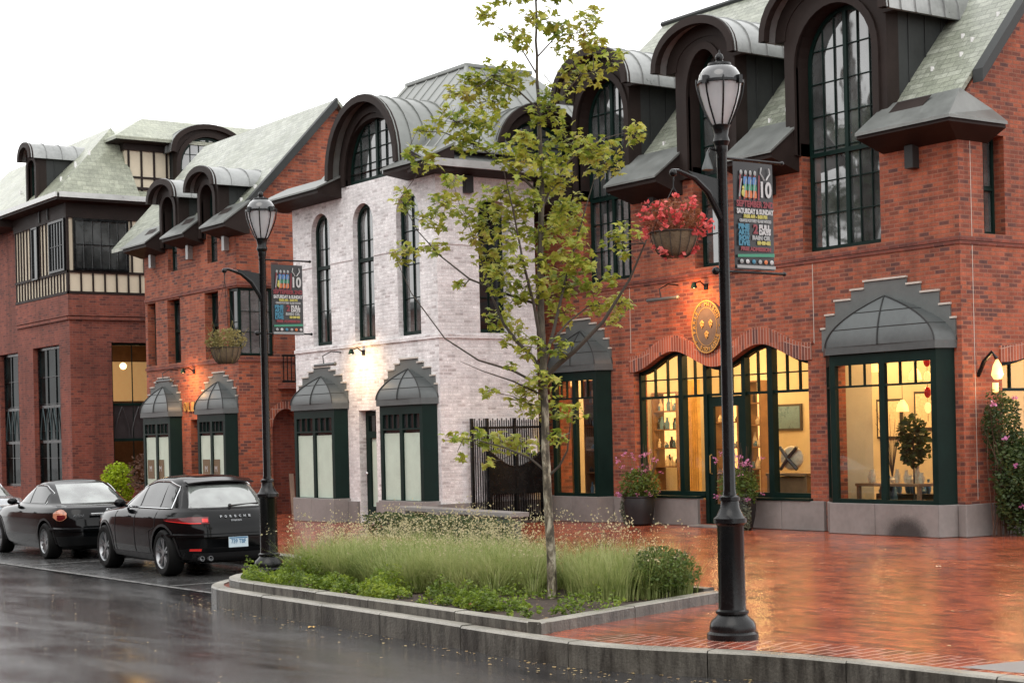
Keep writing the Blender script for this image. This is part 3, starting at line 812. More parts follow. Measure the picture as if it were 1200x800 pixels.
# roof
mb = MB()
e0, e1, yr, zr = -31.7, -18.28, 25.5, 11.03
def notched(mb, x0, x1, y0, ye, zf_, notches, t=.1):
    """roof slope from eave y0 up to ridge ye with rectangular openings for the dormers"""
    lp = [(x0, y0)]
    for c, hw, d in sorted(notches): lp += [(c - hw, y0), (c - hw, y0 + d), (c + hw, y0 + d), (c + hw, y0)]
    lp += [(x1, y0)] + list(ye)
    tri = tessellate_polygon([[Vector((x, y, 0)) for x, y in lp]]); n = len(lp)
    mb.add([(x, y, zf_(y)) for x, y in lp] + [(x, y, zf_(y) - t) for x, y in lp], [tuple(k) for k in tri] + [tuple(i + n for i in k) for k in tri] + [(i, (i + 1) % n, (i + 1) % n + n, i + n) for i in range(n)])
def slab(mb, pts, t=.1):
    n = len(pts)
    mb.add(pts + [(x, y, z - t) for x, y, z in pts], [tuple(range(n)), tuple(range(n, 2 * n))] + [(i, (i + 1) % n, (i + 1) % n + n, i + n) for i in range(n)])
z0_ = 6.98 + .13; y0_ = 21.95
notched(mb, e0, -18.50, y0_, [(-18.50, 22.75), (e1, 22.85), (e1, yr), (-29.85, yr)], lambda y: z0_ + 1.133 * (y - y0_), [(-21.12, 1.17, .9), (-24.5, .80, .9), (-27.72, .88, .9)])
slab(mb, [(e1, yr, z0_ + 1.133 * (yr - y0_)), (e1, 31.2, 4.7), (e0, 31.2, 4.7), (e0, 27, 9), (-29.85, yr, z0_ + 1.133 * (yr - y0_))])
slab(mb, [(e0, y0_, z0_), (-29.85, yr, z0_ + 1.133 * (yr - y0_)), (e0, 27, 9)])
mb.build('roof', 'slate', rb)
mb = MB()
rk = [(e1 + .01, y0_ - .1, z0_ - .1), (e1 + .01, yr, z0_ + 1.133 * (yr - y0_) + .03), (e1 + .01, 31.25, 4.72)]
mb.add([(e1 + .004, 22.4, z0_ + .02 + .51), (e1 + .004, yr, 11.15 + .02), (e1 + .004, yr, 10.95), (e1 + .004, 22.4, z0_ - .2 + .51), (e1 - .2, 22.4, z0_ + .02 + .51), (e1 - .2, yr, 11.17), (e1 - .2, yr, 10.95), (e1 - .2, 22.4, z0_ - .2 + .51)],
       [(0, 1, 2, 3), (0, 1, 5, 4), (2, 3, 7, 6), (1, 2, 6, 5), (0, 3, 7, 4)])
mb.tube([(e0 + 1.8, yr, 11.16), (e1, yr, 11.16)], .06, 6)
mb.build('rake_board', 'metal_dark', rb)
# snow guards: small bright studs
mb = MB()
for x, y in [(-19.0, 22.75), (-19.25, 23.1), (-18.95, 22.98), (-19.5, 22.6), (-18.7, 23.35), (-22.9, 22.5), (-23.2, 22.35), (-26.3, 22.4), (-22.65, 22.9), (-26.0, 22.7)]:
    z = z0_ + 1.133 * (y - y0_); mb.box(x - .02, x + .02, y - .02, y + .03, z - .02, z + .06)
mb.build('snow_guard', 'white', rb)
# dormers
D = lambda c, hw, whw, wr, hhw, hr, **k: dormer(FR, rb, c, hw, 6.72, 8.85, 0, 2.6, (whw, 8.3, wr), hhw, hr, 8.86, over=.32, q0=-.08, wz0=5.0, trans=(6.72,), **k)
D(-21.12, 1.22, .91, .93, 1.5, 1.1, wcols=(3, 3), wrows=7, seams=9)
D(-24.5, .85, .47, .80, 1.17, .86, wcols=2, wrows=7, mull=False)
D(-27.72, .93, .78, .85, 1.25, .92, wcols=(3, 3), wrows=7)

# ------------------------------------------------------------------ shop interior (lit)
mb = MB()
mb.box(-31, -18.9, 22.4, 27.5, -.02, .06); mb.build('shop_floor', 'int_floor', rb)
mb = MB(); mb.box(-31, -18.9, 27.4, 27.55, .06, 4.3); mb.box(-31.0, -18.9, 22.4, 27.4, 4.25, 4.35); mb.box(-30.8, -30.7, 22.4, 27.4, .06, 4.25)
mb.build('shop_interior', 'int_wall', rb)
mb = MB(); mb.box(-21.98, -21.88, 22.6, 23.5, .06, 4.2); mb.build('partition', 'int_grey', rb)
def plight(x, y, z, e, r=.25, col=(1, .60, .25)):
    l = bpy.data.lights.new('shop_light', 'POINT'); l.energy = e * 1.75; l.color = col; l.shadow_soft_size = r
    o = bpy.data.objects.new('shop_light', l); COL.objects.link(o); o.location = (x, y, z)
for x, y, z, e in ((-29.2, 24.2, 3.6, 150), (-26.0, 24.2, 3.7, 130), (-23.4, 24.4, 3.7, 130), (-20.3, 24.0, 3.7, 150), (-20.0, 26.2, 3.5, 90), (-24.8, 26.4, 3.6, 80), (-29.0, 26.2, 3.2, 60)): plight(x, y, z, e)
def shelf_unit(x0, x1, y, z0, z1, n, label, glow, r, side=True):
    t = thing('display_shelf', label, 'shelf', ((x0 + x1) / 2, y, .06), 'display shelves inside the red brick shop')
    mb = MB()
    mb.box(x0, x0 + .05, y, y + .35, .06, z1); mb.box(x1 - .05, x1, y, y + .35, .06, z1)
    for i in range(n + 1):
        z = z0 + (z1 - z0) * i / n; mb.box(x0 + .05, x1 - .05, y + .01, y + .34, z - .03, z)
    mb.build('frame', 'int_wood', t)
    mb = MB(); mb.box(x0 + .05, x1 - .05, y + .33, y + .36, z0, z1); mb.build('back_panel', 'glow' if glow else 'int_wall', t)
    for m_ in ('ware_cream', 'ware_dark', 'ware_blue'):
        mb = MB()
        for i in range(n):
            z = z0 + (z1 - z0) * i / n
            x = x0 + .1
            while x < x1 - .1:
                if r.random() < .4:
                    h = r.uniform(.1, min(.32, (z1 - z0) / n - .08)); rr_ = r.uniform(.03, .06)
                    mb.lathe([(rr_, 0), (rr_ * 1.1, h * .5), (rr_ * .5, h * .75), (rr_ * .45, h)], (x, y + .15 + r.uniform(-.05, .05), z), 8)
                x += r.uniform(.09, .16)
        if mb.v: mb.build('bottle_row', m_, t)
    return t
rs = random.Random(3)
shelf_unit(-29.75, -29.0, 22.85, .5, 3.0, 5, 'dark wooden shelf of jars and boxes behind the small left bay window', False, rs)
shelf_unit(-30.6, -29.7, 25.5, 1.05, 2.75, 4, 'amber backlit shelf of bottles glowing behind the leftmost wave arched shopfront pane', True, rs)
shelf_unit(-28.9, -28.1, 25.9, .9, 2.6, 3, 'amber backlit bottle shelf seen through the glass door behind the lamp post', True, rs)
shelf_unit(-27.45, -26.95, 25.5, 1.0, 2.9, 4, 'narrow backlit shelf seen right of the shop door', True, rs)
# curtains / bright panels
def simple(name, label, cat, mat, fn, group=None, **k):
    mb = MB(); fn(mb); o = mb.build(name, mat, None, **k); return tag(o, label, cat, group)
def curtain(mb, x0, x1, y, z0, z1):
    n = 24
    mb.grid([[(x0 + (x1 - x0) * i / n, y + .05 * math.sin(i * 1.6), z) for i in range(n + 1)] for z in (z0, z1)])
shrub_in = None
o = simple('curtain', 'mustard yellow curtain hanging left of centre inside the small left bay window', 'curtain', 'curtain', lambda m: curtain(m, -30.5, -30.1, 22.9, .1, 2.9), org=(-30.3, 22.9, .1))
o = simple('curtain', 'bright yellow curtain hanging between the left panes and the shop door', 'curtain', 'curtain', lambda m: curtain(m, -29.5, -29.05, 25.6, .1, 3.0), org=(-29.3, 25.6, .1))
def desk(x, y, w, label, mat='int_wood', h=.8, d=.7):
    t = thing('shop_table', label, 'table', (x, y, .06), 'tables inside the red brick shop')
    mb = MB(); mb.box(x - w / 2, x + w / 2, y - d / 2, y + d / 2, h, h + .05); mb.build('tabletop', mat, t, bevel=.008)
    for sx in (-1, 1):
        for sy in (-1, 1):
            mb = MB(); mb.box(x + sx * (w / 2 - .05) - .03, x + sx * (w / 2 - .05) + .03, y + sy * (d / 2 - .05) - .03, y + sy * (d / 2 - .05) + .03, .06, h); mb.build('leg', mat, t)
    return t
desk(-20.75, 22.95, 1.5, 'shop table standing in the large right bay window with crockery on it', 'int_wood', .78)
desk(-23.3, 22.95, 1.1, 'wooden table behind the right pane of the wave arched shopfront', 'int_wood', .95, .6)
mb = MB(); mb.box(-23.8, -22.8, 22.75, 23.15, .1, .93); tag(mb.build('cabinet', 'int_wood', None, bevel=.01, org=(-23.3, 22.95, .1)), 'brown cabinet under the table behind the right pane of the wave arched shopfront', 'cabinet')
mb = MB()
for i in range(9):
    x = -21.4 + i * .16; h = rs.uniform(.1, .3)
    mb.lathe([(.04, 0), (.06, h * .5), (.03, h * .8), (.035, h)], (x, 22.92 + rs.uniform(-.15, .15), .83), 8)
tag(mb.build('crockery', 'ware_cream', None, org=(-20.75, 22.95, .83)), 'row of cream crockery standing on the table in the large right bay window', 'crockery')
# cushion with X emblem
t = thing('cushion', 'pale cushion with a black X pattern behind the right pane of the wave arched shopfront', 'cushion', (-23.35, 22.85, 1.0))
mb = MB(); mb.ball((-23.35, 22.87, 1.28), (.30, .09, .23), 12, 9); mb.build('cover', 'ware_cream', t)
mb = MB()
for s_ in (-1, 1): mb.tube([(-23.35 - .22 * s_, 22.78, 1.07), (-23.35, 22.75, 1.28), (-23.35 + .22 * s_, 22.78, 1.49)], .035, 6)
mb.build('emblem', 'ware_dark', t)
t = thing('display_chest', 'dark low chest with dishes under the table in the large right bay window', 'chest', (-21.0, 23.5, .06), 'low chests inside the red brick shop')
mb = MB(); mb.box(-21.7, -20.3, 23.35, 23.8, .06, .62); mb.build('body', 'ware_dark', t, bevel=.01)
for i in range(3):
    mb = MB(); mb.box(-21.65 + i * .46, -21.24 + i * .46, 23.335, 23.352, .14, .54); mb.build('drawer', 'int_wood', t, bevel=.006)
mb = MB()
for i in range(14): 
    x = -21.65 + i * .1; h = rs.uniform(.06, .34); mb.lathe([(.03, 0), (.05, h * .4), (.02, h * .8), (.025, h)], (x, 23.5 + rs.uniform(-.1, .1), .62), 8)
tag(mb.build('dishes', 'ware_blue', None, org=(-21.0, 23.5, .62)), 'blue dishes and bottles on the dark low chest in the large right bay window', 'dishes')
# pendant lamps and column of lanterns
pend = []
for i, (x, y, z) in enumerate([(-22.1, 23.8, 2.95), (-21.6, 24.0, 2.2), (-20.75, 23.4, 2.75)]):
    t = thing('pendant_lamp', ['lit pendant lamp nearest the left edge inside the large right bay window', 'lowest lit pendant lamp in the middle of the large right bay window', 'lit pendant lamp at the upper right inside the large right bay window'][i], 'lamp', (x, y, z), 'pendant lamps inside the large right bay window')
    mb = MB(); mb.tube([(x, y, z + .1), (x, y, 4.25)], .006, 4); mb.build('cord', 'cartrim', t)
    mb = MB(); mb.lathe([(.03, .12), (.10, .02), (.12, -.1), (.115, -.1), (.03, .1)], (x, y, z), 12); mb.build('lamp_shade', 'glow', t)
    mb = MB(); mb.ball((x, y, z - .06), .04); mb.build('bulb', 'bulb', t)
t = thing('hanging_lanterns', 'string of red and amber lanterns hanging at the right of the large right bay window', 'lantern', (-20.12, 23.0, 2.9))
for i in range(4):
    mb = MB(); mb.ball((-20.12, 23.0, 2.95 - i * .27), (.06, .06, .1), 8, 6); mb.build('lantern', 'glow' if i % 2 else 'redlit', t)
mb = MB(); mb.tube([(-20.12, 23, 1.9), (-20.12, 23, 4.2)], .005, 4); mb.build('cord', 'cartrim', t)

# ================================================================== BUILDING: whitewashed brick
FW = frontF(18.83); FWS = sideF(-29.3)
wb = thing('white_brick_building', 'narrow whitewashed brick building with barrel roofed dormers and three tall arched windows', 'building', (-32.4, 18.83, 0))
mb = MB(FW)
wins = [(-34.60, -33.74), (-32.70, -31.82), (-30.86, -29.96)]
holes = [archloop(a0, a1, 3.98, 6.55, .42) for a0, a1 in wins]
holes += [[(-35.2, .5), (-33.2, .5), (-33.2, 2.35), (-35.2, 2.35)], [(-31.42, .5), (-29.72, .5), (-29.72, 2.4), (-31.42, 2.4)], [(-32.62, .04), (-31.88, .04), (-31.88, 2.46), (-32.62, 2.46)]]
mb.prism([(-35.5, 0), (-29.65, 0), (-29.65, 7.42), (-35.5, 7.42)], 0, .35, holes)
mb.build('wall', 'brick_white', wb)
mb = MB(FWS); mb.prism([(18.83, 0), (21.3, 0), (21.3, 7.42), (18.83, 7.42)], 0, .35, [[(19.86, 3.98), (20.62, 3.98)] + archloop(19.86, 20.62, 3.98, 6.4, .36)[2:]])
mb.build('side_wall', 'brick_white', wb)
for bx in ((-31.3, -29.66, 20.95, 21.3, 0, 7.4), (-31.3, -31.2, 21.3, 25, 0, 7.4), (-35.5, -35.15, 19.19, 25, 0, 7.4)):
    mb = MB(); mb.box(*bx); mb.build('rear_wall', 'brick_white', wb)
for a0, a1 in wins: window(FW, wb, a0 + .02, a1 - .02, 4.0, 6.55, .40, q=.11, cols=2, rows=4, trans=(5.75,), fw=.07)
window(FWS, wb, 19.88, 20.60, 4.0, 6.4, .34, q=.2, cols=2, rows=4, trans=(5.6,), fw=.07, gm='pane_dim')
for bx in ((-35.5, -29.3, -.035, 0, 3.86, 3.935), (-35.5, -34.62, -.018, 0, 5.78, 5.82), (-33.72, -32.72, -.018, 0, 5.78, 5.82), (-31.80, -30.88, -.018, 0, 5.78, 5.82), (-29.94, -29.3, -.018, 0, 5.78, 5.82)):
    mb = MB(FW); mb.box(*bx); mb.build('string_course', 'brick_white', wb)
for bx in ((18.795, 21.3, -.035, 0, 3.86, 3.935), (18.812, 19.84, -.018, 0, 5.78, 5.82), (20.64, 21.3, -.018, 0, 5.78, 5.82)):
    mb = MB(FWS); mb.box(*bx); mb.build('string_course', 'brick_white', wb)
bay(FW, wb, -35.36, -33.1, .47, 2.38, 3.28, pr=.3, gm='paper', tz=2.02, cant=.28)
bay(FW, wb, -31.5, -29.42, .47, 2.38, 3.28, pr=.3, gm='paper', tz=2.02, cant=.28)
# door
mb = MB(FW); mb.prism([(-32.6, .04), (-31.9, .04), (-31.9, 2.44), (-32.6, 2.44)], .16, .24, [[(-32.42, .35), (-32.08, .35), (-32.08, 1.85), (-32.42, 1.85)], [(-32.48, 2.0), (-32.02, 2.0), (-32.02, 2.34), (-32.48, 2.34)]])
dr = mb.build('door', 'green', wb)
g = MB(FW); g.box(-32.45, -32.05, .205, .215, .33, 1.88); g.build('pane', 'paper', dr)
g = MB(FW); g.box(-32.5, -32.0, .205, .215, 1.98, 2.36); g.build('pane', 'pane_dim', dr)
g = MB(FW); g.ball((-32.52, .12, 1.08), .035); g.build('handle', 'chrome', dr)
for F_, a0, a1 in ((FW, -33.05, -32.65), (FW, -31.85, -31.55), (FWS, 18.78, 21.3)):
    mb = MB(F_); blocks(mb, a0, a1, .47); mb.build('granite_base', 'granite', wb, bevel=.01)
# eaves + dormer + roof
wedge(FW, wb, -35.95, -33.15, zl=7.28, ov=.6, zt=7.75, zb=7.2)
wedge(FW, wb, -30.35, -28.75, zl=7.28, ov=.6, zt=7.75, zb=7.2)
wedge(FWS, wb, 18.25, 21.9, zl=7.285, ov=.55, zt=7.745, zb=7.2)
mb = MB(FWS); mb.box(18.3, 21.95, -.62, -.56, 7.27, 7.42); mb.build('gutter', 'gutter', wb)
mb = MB(FWS); mb.box(19.5, 19.68, -.14, 0, 6.85, 7.2); mb.build('scupper_box', 'metal_dark', wb)
dormer(FW, wb, -31.75, 1.30, 7.42, 7.6, 0, 2.3, (1.15, 7.55, 1.28), 1.52, 1.62, 7.6, over=.3, q0=-.02, wz0=7.45, wcols=(3, 3), wrows=4, seams=8, wq=.1, cheek='metal_w', rmat='metal_w')
dormer(FWS, wb, 21.45, 1.0, 7.45, 7.62, 0, 2.2, (.88, 7.5, 1.0), 1.2, 1.25, 7.62, over=.2, q0=-.0, wz0=7.45, wcols=(2, 2), wrows=4, seams=8, wq=.1, cheek='metal_w', rmat='metal_w')
mb = MB()
b0 = [(-34.3, 18.9, 7.66), (-28.85, 18.9, 7.66), (-28.85, 24.6, 7.66), (-34.3, 24.6, 7.66)]
d0 = [(-33.6, 20.95, 10.0), (-31.2, 20.95, 10.0), (-31.2, 22.6, 10.0), (-33.6, 22.6, 10.0)]
for i in (2, 3):
    j = (i + 1) % 4
    mb.poly([b0[i], b0[j], d0[j], d0[i]])
sl1 = (10.0 - 7.66) / (20.95 - 18.9); sl2 = (10.0 - 7.66) / (31.2 - 28.85)
notched(mb, -34.3, -28.85, 18.9, [(-31.2, 20.95), (-33.6, 20.95)], lambda y: 7.66 + sl1 * (y - 18.9), [(-31.75, 1.25, .6)], .03)
def swp(p): return (-p[1], p[0], p[2])
m2 = MB(lambda x, y, z: (-y, x, z)); notched(m2, 18.9, 24.6, 28.85, [(22.6, 31.2), (20.95, 31.2)], lambda y: 7.66 + sl2 * (y - 28.85), [(21.45, .9, .8)], .03)
mb.add([tuple(v) for v in m2.v], m2.f)
mb.poly(d0); mb.poly(b0[::-1])
for i in range(12):
    x = -34.1 + i * .45
    top = 20.95 if -33.6 <= x <= -31.2 else (18.9 + (-28.85 - x) * 2.05 / 2.35 if x > -31.2 else 18.9 + (x + 34.3) * 2.05 / .7)
    y0s = 19.5 if abs(x + 31.75) < 1.27 else 18.9
    if top > y0s + .1: mb.tube([(x, y0s, 7.67 + sl1 * (y0s - 18.9)), (x, top, 7.67 + sl1 * (top - 18.9))], .016, 4, sm=False)
for i in range(12):
    y = 19.1 + i * .44; xt = 31.2 if y >= 20.95 else 28.85 + (y - 18.9) * 2.35 / 2.05
    x0s = 29.65 if abs(y - 21.45) < .92 else 28.85
    if xt > x0s + .1: mb.tube([(-x0s, y, 7.67 + sl2 * (x0s - 28.85)), (-xt, y, 7.67 + sl2 * (xt - 28.85))], .016, 4, sm=False)
mb.build('roof', 'metal_w', wb, recalc=True)
mb = MB(); mb.box(-33.68, -31.12, 20.87, 22.68, 9.95, 10.04); mb.build('roof_cap', 'metal_w', wb, bevel=.02)
for i in (0, 1):
    mb = MB(); mb.tube([b0[i], d0[i]], .05, 6); mb.build('hip_cap', 'metal_w', wb)

# ================================================================== BUILDING: smaller red brick shop (left of the white one)
FC = frontF(18.83); FCS = sideF(-38.5)
cb = thing('small_brick_building', 'smaller red brick shop with two small arched dormers, between white and timbered buildings', 'building', (-41, 18.83, 0))
mb = MB(FC)
hs = [[(-43.95, .5), (-42.05, .5), (-42.05, 2.5), (-43.95, 2.5)], [(-40.4, .5), (-38.95, .5), (-38.95, 2.5), (-40.4, 2.5)], [(-41.4, .04), (-40.7, .04), (-40.7, 2.45), (-41.4, 2.45)],
      [(-42.72, 3.98), (-41.9, 3.98), (-41.9, 5.68), (-42.72, 5.68)], [(-40.38, 3.98), (-39.58, 3.98), (-39.58, 5.68), (-40.38, 5.68)], [(-44.05, 3.98), (-43.5, 3.98), (-43.5, 5.68), (-44.05, 5.68)]]
up = [(-44.2, 0), (-38.85, 0), (-38.85, 3.98), (-39.05, 3.98), (-39.05, 5.68), (-38.85, 5.68), (-38.85, 7.3)]
for c, hw in ((-39.85, .3), (-42.3, .3)): up += [(c + hw, 7.3), (c + hw, 6.42), (c - hw, 6.42), (c - hw, 7.3)]
mb.prism(up + [(-44.2, 7.3)], 0, .35, hs)
mb.build('wall', 'brick_red', cb)
mb = MB(FCS)
al = [(19.72, .0), (20.50, .0)] + archloop(19.72, 20.5, 0, 2.2, .45, 14)[2:]
mb.prism([(18.83, 0), (19.7, 0)] + [(19.72, .01)] + archloop(19.72, 20.5, 0, 2.2, .45, 14)[2:][::-1] + [(20.5, 0), (26.5, 0), (26.5, 5), (21.7, 10.45), (18.83, 7.35), (18.83, 5.68), (19.82, 5.68), (19.82, 3.98), (18.83, 3.98)], 0, .35)
mb.build('gable_wall', 'brick_red', cb)
for bx in ((-38.84, -38.82, 19.6, 20.6, 0, 2.8), (-44.2, -43.85, 19.2, 26.5, 0, 7.2), (-43.8, -38.9, 26.1, 26.5, 0, 5)):
    mb = MB(); mb.box(*bx); mb.build('rear_wall', 'brick_plain', cb)
aw = lambda a: 2.2 + .45 * math.sqrt(max(0, 1 - ((a - 20.11) / .39) ** 2))
mb = MB(FCS); n = 16
mb.prism([(20.11 + .39 * math.cos(PI * i / n), 2.2 + .45 * math.sin(PI * i / n)) for i in range(n + 1)] + [(20.11 + .58 * math.cos(PI * i / n), 2.2 + .64 * math.sin(PI * i / n)) for i in range(n, -1, -1)], -.02, .1)
mb.build('arch_band', 'brick_soldier', cb)
for bx in ((-44.2, -38.5, -.03, 0, 3.84, 3.92), (-44.2, -38.5, -.03, 0, 5.72, 5.80)):
    mb = MB(FC); mb.box(*bx); mb.build('string_course', 'brick_plain', cb)
for bx in ((18.8, 24, -.03, 0, 3.84, 3.92), (18.8, 24, -.03, 0, 5.72, 5.80)):
    mb = MB(FCS); mb.box(*bx); mb.build('string_course', 'brick_plain', cb)
for a0, a1 in ((-42.7, -41.92), (-40.36, -39.6), (-44.03, -43.52)): window(FC, cb, a0, a1, 4.0, 5.66, q=.2, cols=2, rows=2, trans=(4.85,), fw=.06, gm='pane_dim')
window(FC, cb, -39.03, -38.56, 4.0, 5.66, q=.05, cols=1, rows=2, fw=.05, gm='pane_dim')
w_ = window(FCS, cb, 18.9, 19.8, 4.0, 5.66, q=.05, cols=3, rows=3, fw=.05, gm='pane')
mb = MB(FCS); mb.box(18.93, 19.1, .12, .14, 4.05, 5.6); mb.build('blind', 'pale_strip', w_)
bay(FC, cb, -44.1, -41.95, .47, 2.42, 3.38, pr=.3, gm='paper', tz=2.1, cant=.28, base_mat='granite')
bay(FC, cb, -40.62, -38.62, .47, 2.42, 3.38, pr=.3, gm='paper', tz=2.1, cant=.28)
for a in (-43.62, -42.98, -40.12, -39.55):
    mb = MB(FC); mb.box(a, a + .42, -.275, -.268, .92, 1.42); p_ = mb.build('poster', 'poster_brown', cb)
    text(p_, 'M', FC, a + .21, 1.17, -.28, .22, 'bn_white', thick=.004)
mb = MB(FC); mb.prism([(-41.38, .04), (-40.72, .04), (-40.72, 2.43), (-41.38, 2.43)], .18, .25, [[(-41.22, .4), (-40.88, .4), (-40.88, 2.2), (-41.22, 2.2)]])
dr = mb.build('door', 'green', cb); g = MB(FC); g.box(-41.24, -40.86, .21, .22, .38, 2.22); g.build('pane', 'pane_dim', dr)
for i, chh in enumerate('OLIEAT'):
    text(cb, chh, FC, -41.62 + .235 * i, 2.78, -.04, .36, 'gold', name='sign_letter', thick=.03, width=.17)
for a0, a1 in ((-44.35, -42.75), (-41.72, -40.35), (-39.3, -37.95)): wedge(FC, cb, a0, a1, zl=7.1, ov=.55, zt=7.75, zb=6.95)
mb = MB(FC)
for a in (-43.5, -41.1, -38.95):
    mb = MB(FC); mb.box(a - .07, a + .07, -.14, 0, 6.62, 6.98); mb.build('scupper_box', 'metal', cb)
mb = MB()
sl = (10.55 - 7.42) / (21.7 - 18.8)
notched(mb, -46.3, -38.3, 18.75, [(-38.3, 21.7), (-46.3, 21.7)], lambda y: 7.40 + (10.58 - 7.40) / 2.95 * (y - 18.75), [(-42.2, .57, .6), (-39.8, .57, .6)])
slab(mb, [(-38.3, 21.7, 10.58), (-38.3, 26.8, 4.9), (-46.3, 26.8, 4.9), (-46.3, 21.7, 10.58)])
mb.build('roof', 'slate', cb)
mb = MB(); mb.add([(-38.29, 18.7, 7.42), (-38.29, 21.7, 10.62), (-38.29, 21.7, 10.38), (-38.29, 18.7, 7.15), (-38.45, 18.7, 7.42), (-38.45, 21.7, 10.62), (-38.45, 21.7, 10.38), (-38.45, 18.7, 7.15)], [(0, 1, 2, 3), (0, 1, 5, 4), (2, 3, 7, 6), (1, 2, 6, 5), (0, 3, 7, 4)])
mb.build('rake_board', 'metal_dark', cb)
for c in (-42.2, -39.8): dormer(FC, cb, c, .62, 7.05, 8.3, 0, 1.7, (.36, 8.0, .36), .85, .55, 8.3, over=.25, q0=-.12, wz0=6.44, wcols=2, wrows=4, mull=False, seams=5, wq=.12, fw=.05)
mb = MB(FC)
for a in (-43.4, -41.0, -38.8): mb.add([(a - .25, -.3, 7.42), (a + .3, -.3, 7.42), (a + .35, -.08, 7.66), (a - .2, -.08, 7.66)], [(0, 1, 2, 3)])
mb.build('eave_vent', 'brown', cb)
mb = MB()
for x, y in [(-41.2, 19.3), (-38.9, 19.2), (-38.7, 19.5), (-43.3, 19.2), (-38.6, 19.9), (-41.0, 19.0)]:
    z = 7.4 + 1.078 * (y - 18.75); mb.box(x - .03, x + .03, y - .02, y + .03, z - .02, z + .08)
mb.build('snow_guard', 'white', cb)
# balcony railing in the alley between the two buildings
t = thing('balcony_railing', 'black iron balcony railing on the brick side wall beside the left banner', 'railing', (-38.3, 20.5, 3.4))
mb = MB(); mb.box(-38.25, -38.2, 19.9, 22.5, 3.95, 4.0); mb.box(-38.25, -38.2, 19.9, 22.5, 3.3, 3.35)
for i in range(24): mb.box(-38.235, -38.215, 19.92 + i * .11, 19.94 + i * .11, 3.35, 3.95)
mb.build('bars', 'black', t)
mb = MB(); mb.box(-38.49, -38.2, 19.9, 22.5, 3.15, 3.28); mb.build('ledge', 'brick_plain', t)

# ================================================================== BUILDING: timber panelled building far left
FD = frontF(18.83); FDS = sideF(-49.95)
db = thing('timber_panel_building', 'large brick and cream timber panelled building with pale green roof at the far left', 'building', (-54, 18.83, 0))
mb = MB(FD)
mb.prism([(-54.6, 0), (-50.3, 0), (-50.3, 6.45), (-54.6, 6.45)], 0, .35, [[(-53.2, .55), (-50.85, .55), (-50.85, 4.97), (-53.2, 4.97)]])
mb.prism([(-63, 0), (-54.65, 0), (-54.65, 9.3), (-63, 9.3)], .25, .6, [[(-57.2, .55), (-55.1, .55), (-55.1, 4.97), (-57.2, 4.97)]])
mb.build('wall', 'brick_plain', db)
mb = MB(FDS)
mb.prism([(18.83, 0), (27, 0), (27, 6.45), (18.83, 6.45)], 0, .35, [[(20.15, .6), (22.9, .6), (22.9, 5.0), (20.15, 5.0)]])
mb.build('side_wall', 'brick_plain', db)
mb = MB(FD); mb.box(-54.6, -49.95, -.06, 0, 5.68, 5.76); mb.box(-54.6, -49.95, -.04, 0, 5.8, 6.45); mb.F = FDS; mb.box(18.79, 27, -.06, 0, 5.68, 5.76); mb.box(18.79, 27, -.04, 0, 5.8, 6.45)
mb.build('string_course', 'brick_plain', db)
for a0, a1, q in ((-53.2, -50.85, .15), (-57.2, -55.1, .4)):
    w_ = window(FD, db, a0, a1, .56, 4.96, q=q, cols=3, rows=5, fw=.08, trans=(2.0, 3.1), gm='pane_dark', fm='black')
    mb = MB(FD)
    for i in range(4):
        x = a0 + .2 + (a1 - a0 - .4) * i / 4; w2 = (a1 - a0 - .4) / 4
        for s_ in (-1, 1): mb.tube([(x + w2 / 2 + s_ * w2 * .5 * math.cos(t_) , q - .02, 2.08 + 1.0 * t_ / PI * 2 * .98) for t_ in [PI / 2 * k / 8 for k in range(9)]], .018, 4)
    mb.build('ornament', 'green_light', w_)
w_ = window(FDS, db, 20.15, 22.9, .6, 5.0, q=.15, cols=4, rows=1, fw=.08, trans=(2.0, 3.1), gm='glass')
mb = MB(FDS)
for i in range(5):
    for s_ in (-1, 1): mb.tube([(20.5 + i * .55 + s_ * .24 * math.cos(t_), .13, 2.08 + .95 * t_ / PI * 2) for t_ in [PI / 2 * k / 8 for k in range(9)]], .016, 4)
mb.box(20.2, 22.85, .17, .19, 2.0, 3.1)
mb.build('ornament', 'ware_dark', w_)
mb = MB(); mb.box(-54, -50.3, 19.3, 19.35, .1, 5.2); mb.build('inner_partition', 'ware_dark', db)
mb = MB(); mb.box(-54.0, -53.9, 19.5, 24, .1, 5.2); mb.box(-53.9, -50.4, 23.5, 23.6, .1, 5.2); mb.box(-53.9, -50.4, 19.5, 23.5, 5.2, 5.3); mb.box(-53.9, -50.4, 19.5, 23.5, .0, .08)
mb.build('inner_room', 'int_wood', db)
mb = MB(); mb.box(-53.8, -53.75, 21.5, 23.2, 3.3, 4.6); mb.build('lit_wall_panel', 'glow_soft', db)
for i, (x, y, z) in enumerate(((-51.5, 21.15, 4.35), (-51.2, 21.75, 2.55))):
    mb = MB(); mb.ball((x, y, z), .11); o = tag(mb.build('globe_lamp', 'bulb', None, org=(x, y, z)), ['lit round globe lamp hanging high in the window of the timber panelled building', 'lower small lit globe lamp beside the left hooded bay of the brick shop'][i], 'lamp', 'globe lamps in the timber panelled building')
plight(-51.6, 21.6, 3.9, 22)
